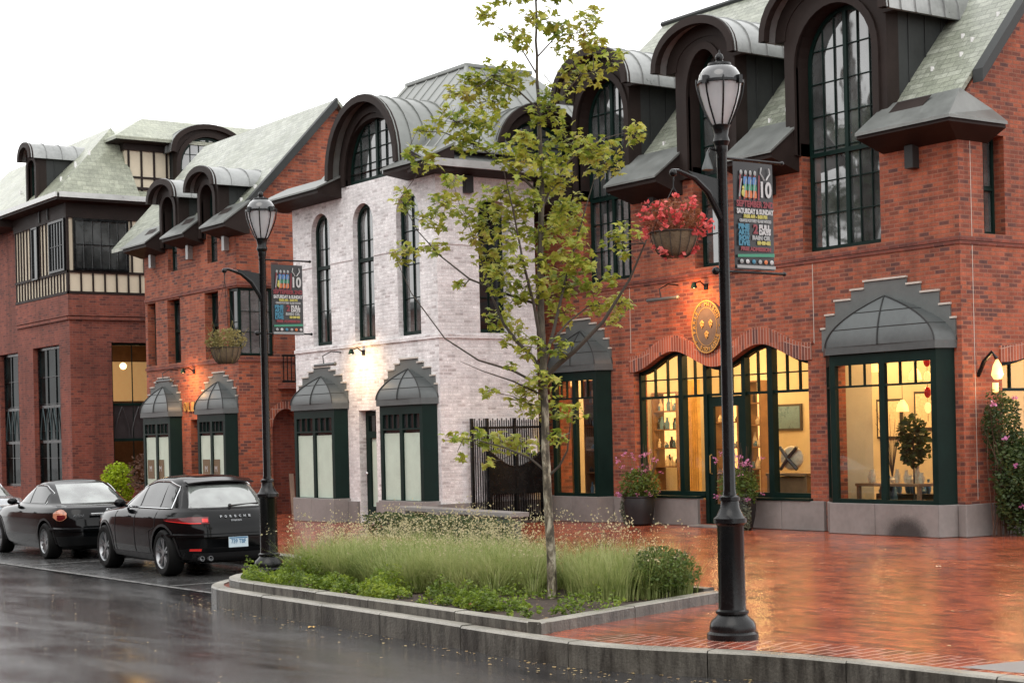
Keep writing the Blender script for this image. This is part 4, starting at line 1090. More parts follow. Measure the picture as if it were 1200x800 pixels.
# upper storey: cream panels with dark timbers
mb = MB(); mb.box(-54.6, -49.95, 18.83, 26, 6.46, 9.3); mb.build('panel_storey', 'cream', db)
mb = MB(); mb.box(-54, -49.97, 20.75, 26, 9.3, 11.4); mb.build('tower', 'cream', db)
mb = MB(FD)
mb.box(-54.6, -49.9, -.05, 0, 6.46, 6.54); mb.box(-54.6, -49.9, -.05, 0, 7.10, 7.17)
x = -54.55
while x < -50.0: mb.box(x, x + .055, -.04, 0, 6.54, 7.1); x += .265
for x in (-54.55, -54.3, -54.05, -53.8, -53.5, -53.2, -52.95, -52.3, -52.05, -51.75, -51.5): mb.box(x, x + .06, -.04, 0, 7.17, 8.9)
mb.F = FDS
mb.box(18.78, 26, -.05, 0, 6.46, 6.54); mb.box(18.78, 26, -.05, 0, 7.10, 7.17); mb.box(20.8, 26, -.05, 0, 9.75, 9.83)
mb.box(18.78, 18.86, -.045, 0, 6.54, 8.9)
for i in range(22): mb.box(19.2 + i * .38, 19.25 + i * .38, -.04, 0, 6.54, 7.1)
for i in range(14): mb.box(20.85 + i * .4, 20.905 + i * .4, -.04, 0, 7.17, 8.95)
mb.F = sideF(-49.97)
for i in range(13): mb.box(20.82 + i * .42, 20.88 + i * .42, -.04, 0, 9.3, 11.2)
mb.box(20.75, 26, -.04, 0, 9.3, 9.4); mb.box(20.75, 26, -.045, 0, 10.1, 10.16)
mb.F = frontF(20.75)
for i in range(8): mb.box(-54 + i * .5, -53.94 + i * .5, -.04, 0, 9.3, 11.2)
mb.build('timber', 'brown', db)
w_ = window(FDS, db, 18.98, 20.75, 7.17, 8.75, q=-.1, cols=6, rows=2, fw=.07, gm='pane', fm='black')
w_ = window(FD, db, -51.35, -50.02, 7.17, 8.75, q=-.1, cols=5, rows=2, fw=.07, gm='pane_dim', fm='black')
window(FD, db, -52.88, -52.35, 7.1, 8.75, q=-.1, cols=1, rows=1, fw=.05, gm='pane_dim', fm='black')
# brown eave with deep fascia
mb = MB()
def ring_eave(mb, x0, x1, y0, y1, z0, z1, z2, o1, o2):
    a = [(x0, y0 - .0, z0), (x1 + .06, y0 - .06, z0), (x1 + .06, y1, z0)]
    lv = [(.06, z0), (.06, z1), (o1, z1 + .03), (o1, z2)]
    rows = []
    for o_, z in lv: rows.append([(x0, y0 - o_, z), (x1 + o_, y0 - o_, z), (x1 + o_, y1, z)])
    rows.append([(x0, y0 + .2, z2 + .02), (x1 - .2, y0 + .2, z2 + .02), (x1 - .2, y1, z2 + .02)])
    mb.grid(rows, sm=False)
ring_eave(mb, -54.6, -49.95, 18.83, 26, 8.76, 9.2, 9.42, .5, .1)
mb.box(-63, -54.62, 18.3, 19.05, 9.0, 9.32)
mb.build('eave', 'brown', db, recalc=True)
mb = MB(); ring_eave(mb, -54.0, -49.97, 20.75, 26, 10.95, 11.15, 11.32, .45, .1); mb.build('eave', 'brown', db)
mb = MB(); mb.box(-49.44, -49.38, 18.4, 26, 9.3, 9.46); mb.box(-54.6, -49.38, 18.27, 18.33, 9.3, 9.44); mb.build('gutter', 'gutter', db)
mb = MB()
slab(mb, [(-56.5, 18.33, 9.44), (-49.45, 18.33, 9.44), (-50.7, 20.6, 11.75), (-56.5, 20.6, 11.75)])
slab(mb, [(-49.45, 18.33, 9.44), (-49.45, 21.0, 9.44), (-50.35, 20.75, 11.3), (-50.7, 20.6, 11.75)])
slab(mb, [(-49.45, 20.9, 9.44), (-49.45, 26, 9.44), (-49.9, 26, 9.7), (-49.9, 20.9, 9.7)])
slab(mb, [(-62, 18.5, 9.35), (-54.65, 18.5, 9.35), (-54.65, 21.2, 12.0), (-62, 21.2, 12.0)])
slab(mb, [(-54.3, 20.25, 11.30), (-49.45, 20.25, 11.30), (-50.6, 21.6, 12.1), (-53.5, 21.6, 12.1)])
slab(mb, [(-49.45, 20.25, 11.30), (-49.45, 30, 11.30), (-50.6, 30, 12.1), (-50.6, 21.6, 12.1)])
mb.box(-53.5, -50.6, 21.6, 30, 12.0, 12.1)
mb.build('roof', 'tile_green', db)
dormer(FD, db, -51.75, .42, 9.35, 10.75, 0, 1.9, (.3, 10.5, .2), .56, .52, 10.75, over=.25, q0=-.40, wz0=9.4, wcols=1, wrows=2, mull=False, seams=6, wq=-.3, fw=.05)
dormer(sideF(-49.97), db, 23.3, 1.08, 9.3, 10.95, 0, 1.5, (.95, 10.5, .95), 1.3, .92, 10.95, over=.12, q0=-.55, wz0=9.35, wcols=(3, 3), wrows=4, mull=True, seams=6, wq=-.5, fw=.06)
mb = MB(); mb.tube([(-54.7, 18.95, 0), (-54.7, 18.95, 8.7), (-54.7, 18.7, 9.2)], .06, 8); mb.build('downpipe', 'brown', db)
mb = MB()
for x, y in [(-49.9, 18.9), (-50.1, 19.2), (-50.3, 18.8), (-50.0, 19.6), (-50.4, 19.3), (-54.2, 18.9)]:
    z = 9.44 + 1.02 * (y - 18.33) if x < -49.9 else 9.9; mb.box(x - .03, x + .03, y - .02, y + .03, z - .02, z + .12)
mb.build('snow_guard', 'white', db)

# ================================================================== SETTING: road, plaza, kerbs
def smooth(pts, it=2):
    for _ in range(it):
        o = [pts[0]]
        for a, b in zip(pts[:-1], pts[1:]):
            o.append((a[0] * .75 + b[0] * .25, a[1] * .75 + b[1] * .25)); o.append((a[0] * .25 + b[0] * .75, a[1] * .25 + b[1] * .75))
        o.append(pts[-1]); pts = o
    return pts
def offs(pts, d):
    o = []
    for i, p in enumerate(pts):
        a = Vector(pts[max(i - 1, 0)]); b = Vector(pts[min(i + 1, len(pts) - 1)])
        t = (b - a).normalized(); o.append((p[0] - t.y * d, p[1] + t.x * d))
    return o
path = smooth([(-70, 12.75), (-26, 12.75), (-23.4, 12.7), (-22.2, 12.0), (-21.2, 10.5), (-20.6, 9.7), (-19.9, 9.22), (-19.0, 9.12), (-17.0, 9.08), (-14.5, 9.0), (-12.6, 8.93), (-11.6, 8.97), (-10.8, 9.30), (-10.2, 9.6), (-9.4, 9.74), (-8.6, 9.76), (-7.8, 9.84), (-5, 10.2), (5, 10.8), (40, 11)], 2)
mb = MB(); mb.add([(-160, -60, -.22), (120, -60, -.22), (120, 120, -.22), (-160, 120, -.22)], [(0, 1, 2, 3)])
tag(mb.build('road', 'road', None), kind='structure')
inner = offs(path, .16)
mb = MB()
loop = inner + [(40, 60), (-70, 60)]
tri = tessellate_polygon([[Vector((x, y, 0)) for x, y in loop]])
mb.add([(x, y, -.004) for x, y in loop], [tuple(t) for t in tri])
tag(mb.build('plaza_paving', 'paver', None), kind='structure')
# soldier course band along the kerb at the right
eb = [p for p in inner if p[0] > -12.0]
e2 = offs(eb, .62)
mb = MB()
L = 0; us = [0]
for a, b in zip(eb[:-1], eb[1:]): L += math.dist(a, b); us.append(L)
mb.add([(x, y, 0.001) for x, y in eb] + [(x, y, 0.001) for x, y in e2], [(i, i + 1, i + 1 + len(eb), i + len(eb)) for i in range(len(eb) - 1)])
ebo = mb.build('paving_border', 'paver_edge', None, recalc=True)
uvl = ebo.data.uv_layers['UVMap'].data
for p in ebo.data.polygons:
    for li in p.loop_indices:
        vi = ebo.data.loops[li].vertex_index; k = vi % len(eb)
        uvl[li].uv = ((.62 if vi >= len(eb) else 0) + 0.01, us[k])
tag(ebo, kind='structure')
# granite kerb stones
mb = MB()
def kerbrun(mb, pth, w, z0, z1, joint=.012, ln=1.5, bev=.018):
    s = 0; seg = []
    # resample
    P = [Vector(p) for p in pth]; acc = [0]
    for a, b in zip(P[:-1], P[1:]): acc.append(acc[-1] + (b - a).length)
    def at(d):
        d = max(0, min(acc[-1], d))
        for i in range(len(acc) - 1):
            if d <= acc[i + 1]:
                t = (d - acc[i]) / max(1e-9, acc[i + 1] - acc[i]); p = P[i].lerp(P[i + 1], t); tt = (P[i + 1] - P[i]).normalized(); return p, Vector((-tt.y, tt.x))
        return P[-1], Vector((0, 1))
    d = 0
    rk = random.Random(5)
    while d < acc[-1] - .05:
        l = min(ln * rk.uniform(.8, 1.2), acc[-1] - d); k = max(1, int(l / .35)); rows = []
        dz = rk.uniform(-.006, .006)
        for j in range(k + 1):
            p, n = at(d + joint / 2 + (l - joint) * j / k)
            rows.append([(p.x, p.y, z0), (p.x, p.y, z1 - bev + dz), (p.x + n.x * bev, p.y + n.y * bev, z1 + dz), (p.x + n.x * w, p.y + n.y * w, z1 + dz), (p.x + n.x * w, p.y + n.y * w, z0)])
        mb.grid(rows, sm=False)
        mb.add(rows[0], [(0, 1, 2, 3, 4)]); mb.add(rows[-1], [(0, 1, 2, 3, 4)])
        d += l
    return mb
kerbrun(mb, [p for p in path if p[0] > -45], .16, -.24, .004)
mb.hprism(path[:3] + offs(path[:3], .1)[::-1], -.24, -.01)
tag(mb.build('kerb', 'kerb', None), kind='structure')
# dark joint filler below kerb stones
mb = MB(); ip = offs(path, .03); ip2 = offs(path, .14)
mb.add([(x, y, -.23) for x, y in ip] + [(x, y, -.02) for x, y in ip] + [(x, y, -.02) for x, y in ip2], [(i, i + 1, i + 1 + len(ip), i + len(ip)) for i in range(len(ip) - 1)] + [(i + len(ip), i + 1 + len(ip), i + 1 + 2 * len(ip), i + 2 * len(ip)) for i in range(len(ip) - 1)])
tag(mb.build('kerb_bed', 'soil', None), kind='structure')
# parking bay sheet + lines
mb = MB(); mb.add([(-62, 9.95, -.216), (-20.9, 9.95, -.216), (-21.3, 10.6, -.216), (-22.3, 12.1, -.216), (-23.4, 12.7, -.216), (-62, 12.75, -.216)], [tuple(range(6))])
tag(mb.build('parking_bay', 'bay_asphalt', None), kind='structure')
mb = MB()
for x in (-29.0, -35.2, -22.9): mb.add([(x, 9.98, -.212), (x + .10, 9.98, -.212), (x + .10, 12.3, -.212), (x, 12.3, -.212)], [(0, 1, 2, 3)])
mb.add([(-45, 9.9, -.212), (-20.9, 9.9, -.212), (-20.9, 10.0, -.212), (-45, 10.0, -.212)], [(0, 1, 2, 3)])
tag(mb.build('parking_line', 'line', None), kind='structure')
mb = MB(); mb.add([(-8.55, 10.05, .003), (-6.5, 10.35, .003), (-6.6, 12.0, .003), (-8.35, 11.2, .003)], [(0, 1, 2, 3)])
tag(mb.build('concrete_pad', 'granite', None), kind='structure')

# ------------------------------------------------------------------ planting bed
bed = thing('planting_bed', 'long raised planting bed with granite edging, grasses and a young tree at the kerb', 'planting bed', (-17, 10.5, 0))
ring = smooth([(-20.95, 11.2), (-20.6, 10.3), (-20.2, 9.7), (-19.6, 9.35), (-19.0, 9.28), (-16.5, 9.22)], 2) + [(-14.5, 9.17), (-12.62, 9.12)]
mb = MB(); kerbrun(mb, ring, .15, -.01, .105, bev=.012)
kerbrun(mb, [(-12.60, 9.13), (-13.62, 12.3)], .15, -.01, .105, bev=.012)
kerbrun(mb, [(-13.8, 12.32), (-22.0, 12.45)], .15, -.01, .13, bev=.012)
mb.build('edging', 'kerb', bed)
mb = MB(); bedloop = offs(ring, .14) + [(-12.8, 9.3), (-13.75, 12.2), (-21.0, 12.35)]
G = []
nx_, ny_ = 90, 34
def inside(x, y, poly):
    c = False; j = len(poly) - 1
    for i in range(len(poly)):
        if (poly[i][1] > y) != (poly[j][1] > y) and x < (poly[j][0] - poly[i][0]) * (y - poly[i][1]) / (poly[j][1] - poly[i][1]) + poly[i][0]: c = not c
        j = i
    return c
pts, fs = [], []
for j in range(ny_ + 1):
    for i in range(nx_ + 1):
        x = -21.1 + 8.6 * i / nx_; y = 9.2 + 3.2 * j / ny_
        pts.append((x, y, .06 + .035 * noise.noise(Vector((x * 3, y * 3, 0))) + .02 * noise.noise(Vector((x * 11, y * 11, 3)))))
for j in range(ny_):
    for i in range(nx_):
        cx, cy = pts[j * (nx_ + 1) + i][:2]
        if all(inside(cx + dx, cy + dy, bedloop) for dx in (0, .096) for dy in (0, .094)): fs.append((j * (nx_ + 1) + i, j * (nx_ + 1) + i + 1, (j + 1) * (nx_ + 1) + i + 1, (j + 1) * (nx_ + 1) + i))
mb.add(pts, fs, True)
tri = tessellate_polygon([[Vector((x, y, 0)) for x, y in bedloop]])
mb.add([(x, y, .035) for x, y in bedloop], [tuple(t) for t in tri])
mb.build('mulch', 'soil', bed)

def blade(V, Fc, x, y, z, h, lean, ang, w, seg=4, droop=1.6):
    o = len(V); dx, dy = math.cos(ang), math.sin(ang); px, py = -dy * w / 2, dx * w / 2
    for k in range(seg + 1):
        t = k / seg; r_ = lean * t ** droop; zz = z + h * (t - .25 * (lean / max(h, .01)) * t * t * t); ww = (1 - t * .92)
        V.append((x + dx * r_ + px * ww, y + dy * r_ + py * ww, zz)); V.append((x + dx * r_ - px * ww, y + dy * r_ - py * ww, zz))
    for k in range(seg): Fc.append((o + 2 * k, o + 2 * k + 1, o + 2 * k + 3, o + 2 * k + 2))
    return (x + dx * lean, y + dy * lean, z + h * (1 - .25 * lean / max(h, .01)))
rg = random.Random(11)
V, Fc = [], []; SV, SF = [], []
def tuft(x, y, h, n, spread=.09, lean=.45, w=.008, seeds=0, sh=1.35):
    for _ in range(n):
        a = rg.uniform(0, 2 * PI); r_ = spread * math.sqrt(rg.random())
        blade(V, Fc, x + r_ * math.cos(a), y + r_ * math.sin(a), .06, h * rg.uniform(.6, 1.08), lean * rg.uniform(.15, 1) * h / .55, a + rg.uniform(-.6, .6), w * rg.uniform(.7, 1.3))
    for _ in range(seeds):
        a = rg.uniform(0, 2 * PI); hh = h * rg.uniform(.95, sh)
        tip = blade(SV, SF, x + .03 * math.cos(a), y + .03 * math.sin(a), .1, hh, rg.uniform(.1, .42), a, .0035, 3)
        for q in range(rg.randint(7, 13)):
            s = rg.uniform(.008, .019); t_ = Vector(tip) + Vector((rg.gauss(0, .045), rg.gauss(0, .045), rg.uniform(-.16, .03)))
            d1 = Vector((rg.uniform(-1, 1), rg.uniform(-1, 1), rg.uniform(-1, 1))).normalized() * s; d2 = d1.cross(Vector((rg.uniform(-1, 1), rg.uniform(-1, 1), .3))).normalized() * s * .6
            o = len(SV); SV.extend([tuple(t_ - d1), tuple(t_ + d2), tuple(t_ + d1), tuple(t_ - d2)]); SF.append((o, o + 1, o + 2, o + 3))
for i in range(640):
    x = rg.uniform(-20.6, -13.9); y = rg.uniform(10.1, 12.1)
    if x > -15.3 and y < 10.75 + (x + 15.3) * .2: continue
    if x < -19.7 and y < 10.6 + .5 * (-19.7 - x): continue
    lim = 10.3 + .3 * noise.noise(Vector((x * .8, 2, 0)))
    if y < lim: continue
    big = x < -14.9
    h = (.62 if big else .56) * rg.uniform(.8, 1.12) * (1 if x > -19.6 else .8)
    if noise.noise(Vector((x * 1.1, y * 1.6, 5))) < -.22 and big: continue
    tl_ = (x + 14.87) * .575 + (y - 10.94) * .818; td_ = -(x + 14.87) * .818 + (y - 10.94) * .575
    if td_ < .18 and -.75 < tl_ < .22: continue
    tuft(x, y, h, 34 if big else 50, .12, .52 if big else .26, .013, seeds=(rg.choice((1, 1, 2)) if big else rg.choice((0, 1, 1))), sh=1.5)
mb = MB(); mb.add(V, Fc, True)
tag(mb.build('ornamental_grass', 'grass', None, recalc=False, org=(-17, 11, .06)), kind='stuff')
mb = MB(); mb.add(SV, SF)
tag(mb.build('grass_seed_heads', 'seed', None, recalc=False, org=(-17, 11, .06)), kind='stuff')
# ground cover leaves
V, Fc = [], []
def leaflet(V, Fc, c, s, nrm=None, asp=.6, r_=rg):
    a = Vector((r_.gauss(0, 1), r_.gauss(0, 1), r_.gauss(0, .5))).normalized() if nrm is None else nrm
    b = a.cross(Vector((r_.gauss(0, 1), r_.gauss(0, 1), r_.gauss(0, 1)))).normalized()
    o = len(V); c = Vector(c)
    up = a.cross(b) * s * .15
    V.extend([tuple(c - a * s), tuple(c + b * s * asp + up), tuple(c + a * s), tuple(c - b * s * asp + up)])
    Fc.append((o, o + 1, o + 2, o + 3))
for i in range(30000):
    x = rg.uniform(-21.0, -12.9); y = 9.38 + abs(rg.gauss(0, .62))
    if not inside(x, y, bedloop): continue
    k = noise.noise(Vector((x * 1.7, y * 2.3, 7))) + .35 * noise.noise(Vector((x * 6, y * 6, 1)))
    if x > -15.6: k -= .2
    if k < -.02 - .05 * math.sin(x * 2.1): continue
    z = .07 + (.06 + max(0, k) * .34) * rg.random()
    leaflet(V, Fc, (x, y, z), rg.uniform(.014, .03))
mb = MB(); mb.add(V, Fc)
tag(mb.build('ground_cover', 'cover', None, recalc=False, org=(-17, 9.6, .06)), kind='stuff')
# fallen leaves
for i, (x, y, z, lb) in enumerate([(-16.46, 9.0 - .15, -.212, 'yellow fallen leaf on the wet road below the planting bed kerb'), (-14.85, 17.1, .006, 'pale fallen leaf on the wet brick paving in front of the large right bay window'), (-20.73, 19.76, .006, 'dark fallen leaf on the brick paving right of the far shop door'),
                                   (-22.3, 10.6, -.208, 'orange fallen leaf on the asphalt left of the planting bed'), (-17.7, 9.5, .13, 'brown fallen leaf on the mulch behind the edging'), (-14.35, 9.55, .125, 'rust coloured fallen leaf on the mulch left of the tree foot')]):
    mb = MB(); s = .05 if z > 0 else .06
    mb.add([(x + s * r_ * math.cos(t), y + s * r_ * math.sin(t), z + .012 * (k % 2)) for k, (t, r_) in enumerate([(j * PI / 5, 1.0 if j % 2 == 0 else .55) for j in range(10)])] + [(x, y, z + .004)], [(j, (j + 1) % 10, 10) for j in range(10)])
    tag(mb.build('fallen_leaf', ['curtain', 'ware_cream', 'drybrown', 'orangelamp', 'drybrown', 'redfol'][i], None, org=(x, y, z)), lb, 'leaf', 'fallen leaves')

V, Fc = [], []
def litter(x, y, z, s_): 
    a = rg.uniform(0, 6.28); o = len(V); n_ = 5
    for k in range(n_):
        r_ = s_ * rg.uniform(.5, 1); V.append((x + r_ * math.cos(a + k * 2 * PI / n_), y + r_ * math.sin(a + k * 2 * PI / n_), z + rg.uniform(.001, .008)))
    Fc.append(tuple(range(o, o + n_)))
for i in range(520):
    p = path[rg.randrange(len(path) // 5, len(path))]
    if not -21 < p[0] < -6: continue
    litter(p[0] + rg.uniform(-.6, .6), p[1] - .04 - abs(rg.gauss(0, .22)), -.218, rg.uniform(.008, .028))
for i in range(260): litter(rg.uniform(-30, -8), rg.uniform(4.5, 8.9), -.218, rg.uniform(.006, .02))
for i in range(150):
    x, y = rg.uniform(-24, -9), rg.uniform(10.5, 21)
    if x < -12.5 and y < 12.6: continue
    litter(x, y, .001, rg.uniform(.01, .03))
for i in range(700):
    x, y = rg.uniform(-20.8, -12.9), rg.uniform(9.4, 12)
    if inside(x, y, bedloop): litter(x, y, .085, rg.uniform(.01, .03))
mb = MB(); mb.add(V, Fc); tag(mb.build('leaf_litter', 'litter', None, recalc=False, org=(-17, 9, -.2)), kind='stuff')

# ------------------------------------------------------------------ young street tree
CR = Vector((.575, .818, 0)).normalized(); CF = Vector((-.818, .575, 0)).normalized()
tree = thing('young_plane_tree', 'slender young tree with mottled bark and sparse yellow green leaves in the planting bed', 'tree', (0, 0, 0), local=True)
K = 108.4
def tp(u, v, d=0):
    lat = (u - 647 + (693 - v) * .0236) / K; z = (693 - v) / K
    return CR * lat + CF * d + Vector((0, 0, z))
trunk = [(647, 697), (645, 640), (641, 560), (638, 500), (637, 430), (633, 360), (633, 300), (634, 220), (632, 150), (629, 90), (628, 40), (627, -30), (626, -90), (626, -140)]
tr = [.060, .050, .046, .043, .040, .038, .033, .028, .022, .017, .013, .01, .007, .004]
rt = random.Random(21)
limbs = [trunk]
mb = MB(); tpts = [tp(*p) for p in trunk]
tpts[0].z -= .1
dens = []
for a, b in zip(tpts[:-1], tpts[1:]):
    for k in range(3): dens.append(a.lerp(b, k / 3) + Vector((rt.uniform(-.006, .006), rt.uniform(-.006, .006), 0)))
dens.append(tpts[-1])
rr = []
for a, b in zip(tr[:-1], tr[1:]):
    for k in range(3): rr.append(a + (b - a) * k / 3)
rr.append(tr[-1])
mb.tube(dens, rr, 12)
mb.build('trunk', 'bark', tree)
LB = [([(637, 434), (655, 418), (672, 405), (705, 372), (735, 325), (752, 285), (765, 250)], [.03, .026, .022, .018, .013, .008, .004], -.35),
      ([(636, 428), (622, 408), (606, 392), (590, 370), (575, 335), (562, 290), (545, 240)], [.025, .021, .018, .014, .01, .007, .003], .3),
      ([(637, 420), (648, 380), (660, 330), (672, 285), (688, 230), (700, 190)], [.022, .018, .014, .011, .007, .004], .5),
      ([(634, 400), (625, 350), (612, 300), (600, 240), (590, 200)], [.02, .015, .012, .008, .004], -.4),
      ([(636, 445), (600, 425), (560, 412), (520, 385), (480, 330), (462, 290)], [.014, .012, .009, .007, .005, .002], .2),
      ([(635, 455), (600, 438), (565, 426), (540, 415)], [.01, .008, .005, .002], -.3),
      ([(633, 350), (590, 335), (550, 318), (515, 290), (490, 262), (470, 225)], [.014, .012, .009, .007, .005, .002], -.2),
      ([(640, 552), (655, 538), (664, 520), (668, 480)], [.014, .012, .009, .004], -.15),
      ([(640, 545), (620, 528), (590, 515), (555, 505), (528, 502)], [.013, .01, .008, .005, .002], .25),
      ([(633, 240), (650, 200), (680, 165), (712, 150), (745, 140)], [.014, .011, .008, .005, .002], .3),
      ([(632, 220), (600, 190), (560, 165), (520, 150), (490, 150)], [.014, .011, .008, .005, .002], -.3),
      ([(631, 140), (655, 110), (680, 85), (708, 84)], [.01, .008, .005, .002], -.25),
      ([(630, 120), (605, 95), (575, 80), (545, 95), (525, 90)], [.01, .008, .006, .004, .002], .25),
      ([(629, 80), (610, 50), (590, 32), (568, 20)], [.008, .006, .004, .002], -.2),
      ([(628, 60), (650, 35), (675, 28), (695, 8)], [.008, .006, .004, .002], .2),
      ([(638, 480), (620, 465), (600, 455), (570, 448)], [.009, .007, .004, .002], .15),
      ([(640, 400), (665, 370), (690, 350), (720, 345)], [.012, .01, .006, .003], .35)]
for i, (pp, rs_, dd) in enumerate(LB):
    n = len(pp); mb = MB()
    P = [tp(u, v, dd * (k / (n - 1)) ** 1.2 * 1.3) for k, (u, v) in enumerate(pp)]
    mb.tube(P, [r_ * 1.1 for r_ in rs_], 7); mb.build('limb', 'twig' if i else 'twig', tree)
    limbs.append((P, rs_))
clusters = [(570,15,12,12),(597,32,18,8),(610,48,14,10),(577,72,30,18),(560,83,25,14),(525,90,9,7),(542,98,12,8),(572,105,20,14),(600,83,22,14),(622,8,12,8),(640,22,14,12),(657,28,14,12),(695,8,10,10),(685,28,14,12),(667,52,16,10),(690,48,10,12),(707,38,8,4),(680,78,22,16),(710,85,14,10),(650,112,18,14),(635,127,18,12),(660,145,20,16),(535,140,26,20),(570,138,14,14),(497,147,10,8),(555,163,22,12),(482,172,10,6),(502,187,16,12),(527,190,12,8),(595,182,18,14),(625,160,18,12),(690,170,20,14),(710,178,20,14),(747,142,12,16),(722,160,12,10),
 (474,224,10,14),(503,242,18,12),(525,231,18,12),(558,231,24,16),(587,224,20,16),(616,231,18,14),(594,253,22,14),(663,246,18,14),(677,253,12,12),(507,278,14,8),(540,322,6,6),(558,264,16,10),(471,282,14,14),(572,290,18,14),(590,282,16,12),(641,260,14,12),(674,282,18,14),(587,318,20,16),(605,304,14,10),(677,304,14,12),(692,173,14,10),(634,185,18,12),(610,200,16,10),
 (584,361,16,14),(601,382,16,14),(622,399,14,12),(724,347,14,12),(661,357,14,12),(570,448,8,6),(615,459,18,16),(640,469,18,14),(668,476,14,10),(531,501,12,6),(556,504,20,10),(584,508,20,12),(612,511,18,12),(538,525,6,5),(570,532,8,6),(650,504,10,10),(617,445,14,8),
 (670,227,18,16),(658,236,14,14),(712,278,10,10),(730,272,10,10),(676,302,16,12),(730,290,8,8),(670,326,14,10),(694,326,12,10),(715,320,10,10),(724,350,12,10),(718,371,6,5),(700,350,12,10),(658,314,16,12),(649,335,14,12),(748,275,4,4),(640,-15,40,14),(600,-25,26,12),(665,-50,26,20),(620,-90,30,20),(600,345,12,10),(612,330,12,10),(650,200,20,14),(612,160,16,10),(640,215,14,10),(655,175,14,10),(560,250,18,10),(630,270,16,12),(640,300,16,10),(655,400,12,10),(600,420,8,5),(628,430,10,8),(645,440,10,8),(630,330,12,12),(615,240,14,10)]
anch = []
for P, rs_ in limbs[1:]: anch += [(p, r_) for p, r_ in zip(P[1:], rs_[1:])] + [(a.lerp(b, .5), r_) for a, b, r_ in zip(P[1:-1], P[2:], rs_[1:])]
for p, r_ in zip(dens[12:], rr[12:]): anch.append((p, r_))
V, Fc = [], []
def maple(V, Fc, c, s, r_):
    f = Vector((r_.gauss(0, 1), r_.gauss(0, 1), r_.uniform(-1.2, .3))).normalized()
    sd = f.cross(Vector((r_.gauss(0, .5), r_.gauss(0, .5), 1))).normalized(); up = sd.cross(f)
    prof = [(-.05, 0, 0), (.05, .5, -.08), (.30, .28, .0), (.45, .62, -.1), (.62, .25, 0), (1.05, 0, -.12), (.62, -.25, 0), (.45, -.62, -.1), (.30, -.28, 0), (.05, -.5, -.08)]
    o = len(V)
    V.append(tuple(c + f * s * .35 + up * s * .06))
    for a, b, z in prof: V.append(tuple(c + f * s * a + sd * s * b + up * s * z))
    for k in range(10): Fc.append((o, o + 1 + k, o + 1 + (k + 1) % 10))
tw = MB()
for (u, v, ru, rv) in clusters:
    c0 = tp(u, v)
    best = min(anch, key=lambda ar: (Vector(((ar[0] - c0).dot(CR), 0, ar[0].z - c0.z)).length) + (.25 if ar[0].z > c0.z + .1 else 0))
    d0 = best[0].dot(CF); dd = d0 + rt.gauss(0, .22)
    c = tp(u, v, dd)
    if (c - best[0]).length > .03:
        mid = best[0].lerp(c, .5) + Vector((rt.uniform(-.05, .05), rt.uniform(-.05, .05), rt.uniform(-.06, .02)))
        tw.tube([best[0], mid, c], [min(.007, best[1]), .004, .002], 5)
    n = int(ru * rv / 4.6) + 5
    for _ in range(n):
        while True:
            a, b, e = rt.uniform(-1, 1), rt.uniform(-1, 1), rt.uniform(-1, 1)
            if a * a + b * b + e * e < 1: break
        q = c + CR * (a * ru * 1.25 / K) + Vector((0, 0, b * rv * 1.25 / K)) + CF * (e * .18)
        if rt.random() < .3: tw.tube([c, q], [.002, .0012], 4)
        maple(V, Fc, q, rt.uniform(.05, .10), rt)
tw.build('twigs', 'twig', tree)
mb = MB(); mb.add(V, Fc); mb.build('crown', 'leaf', tree, recalc=False)
place(tree, (-14.87, 10.94, .05))

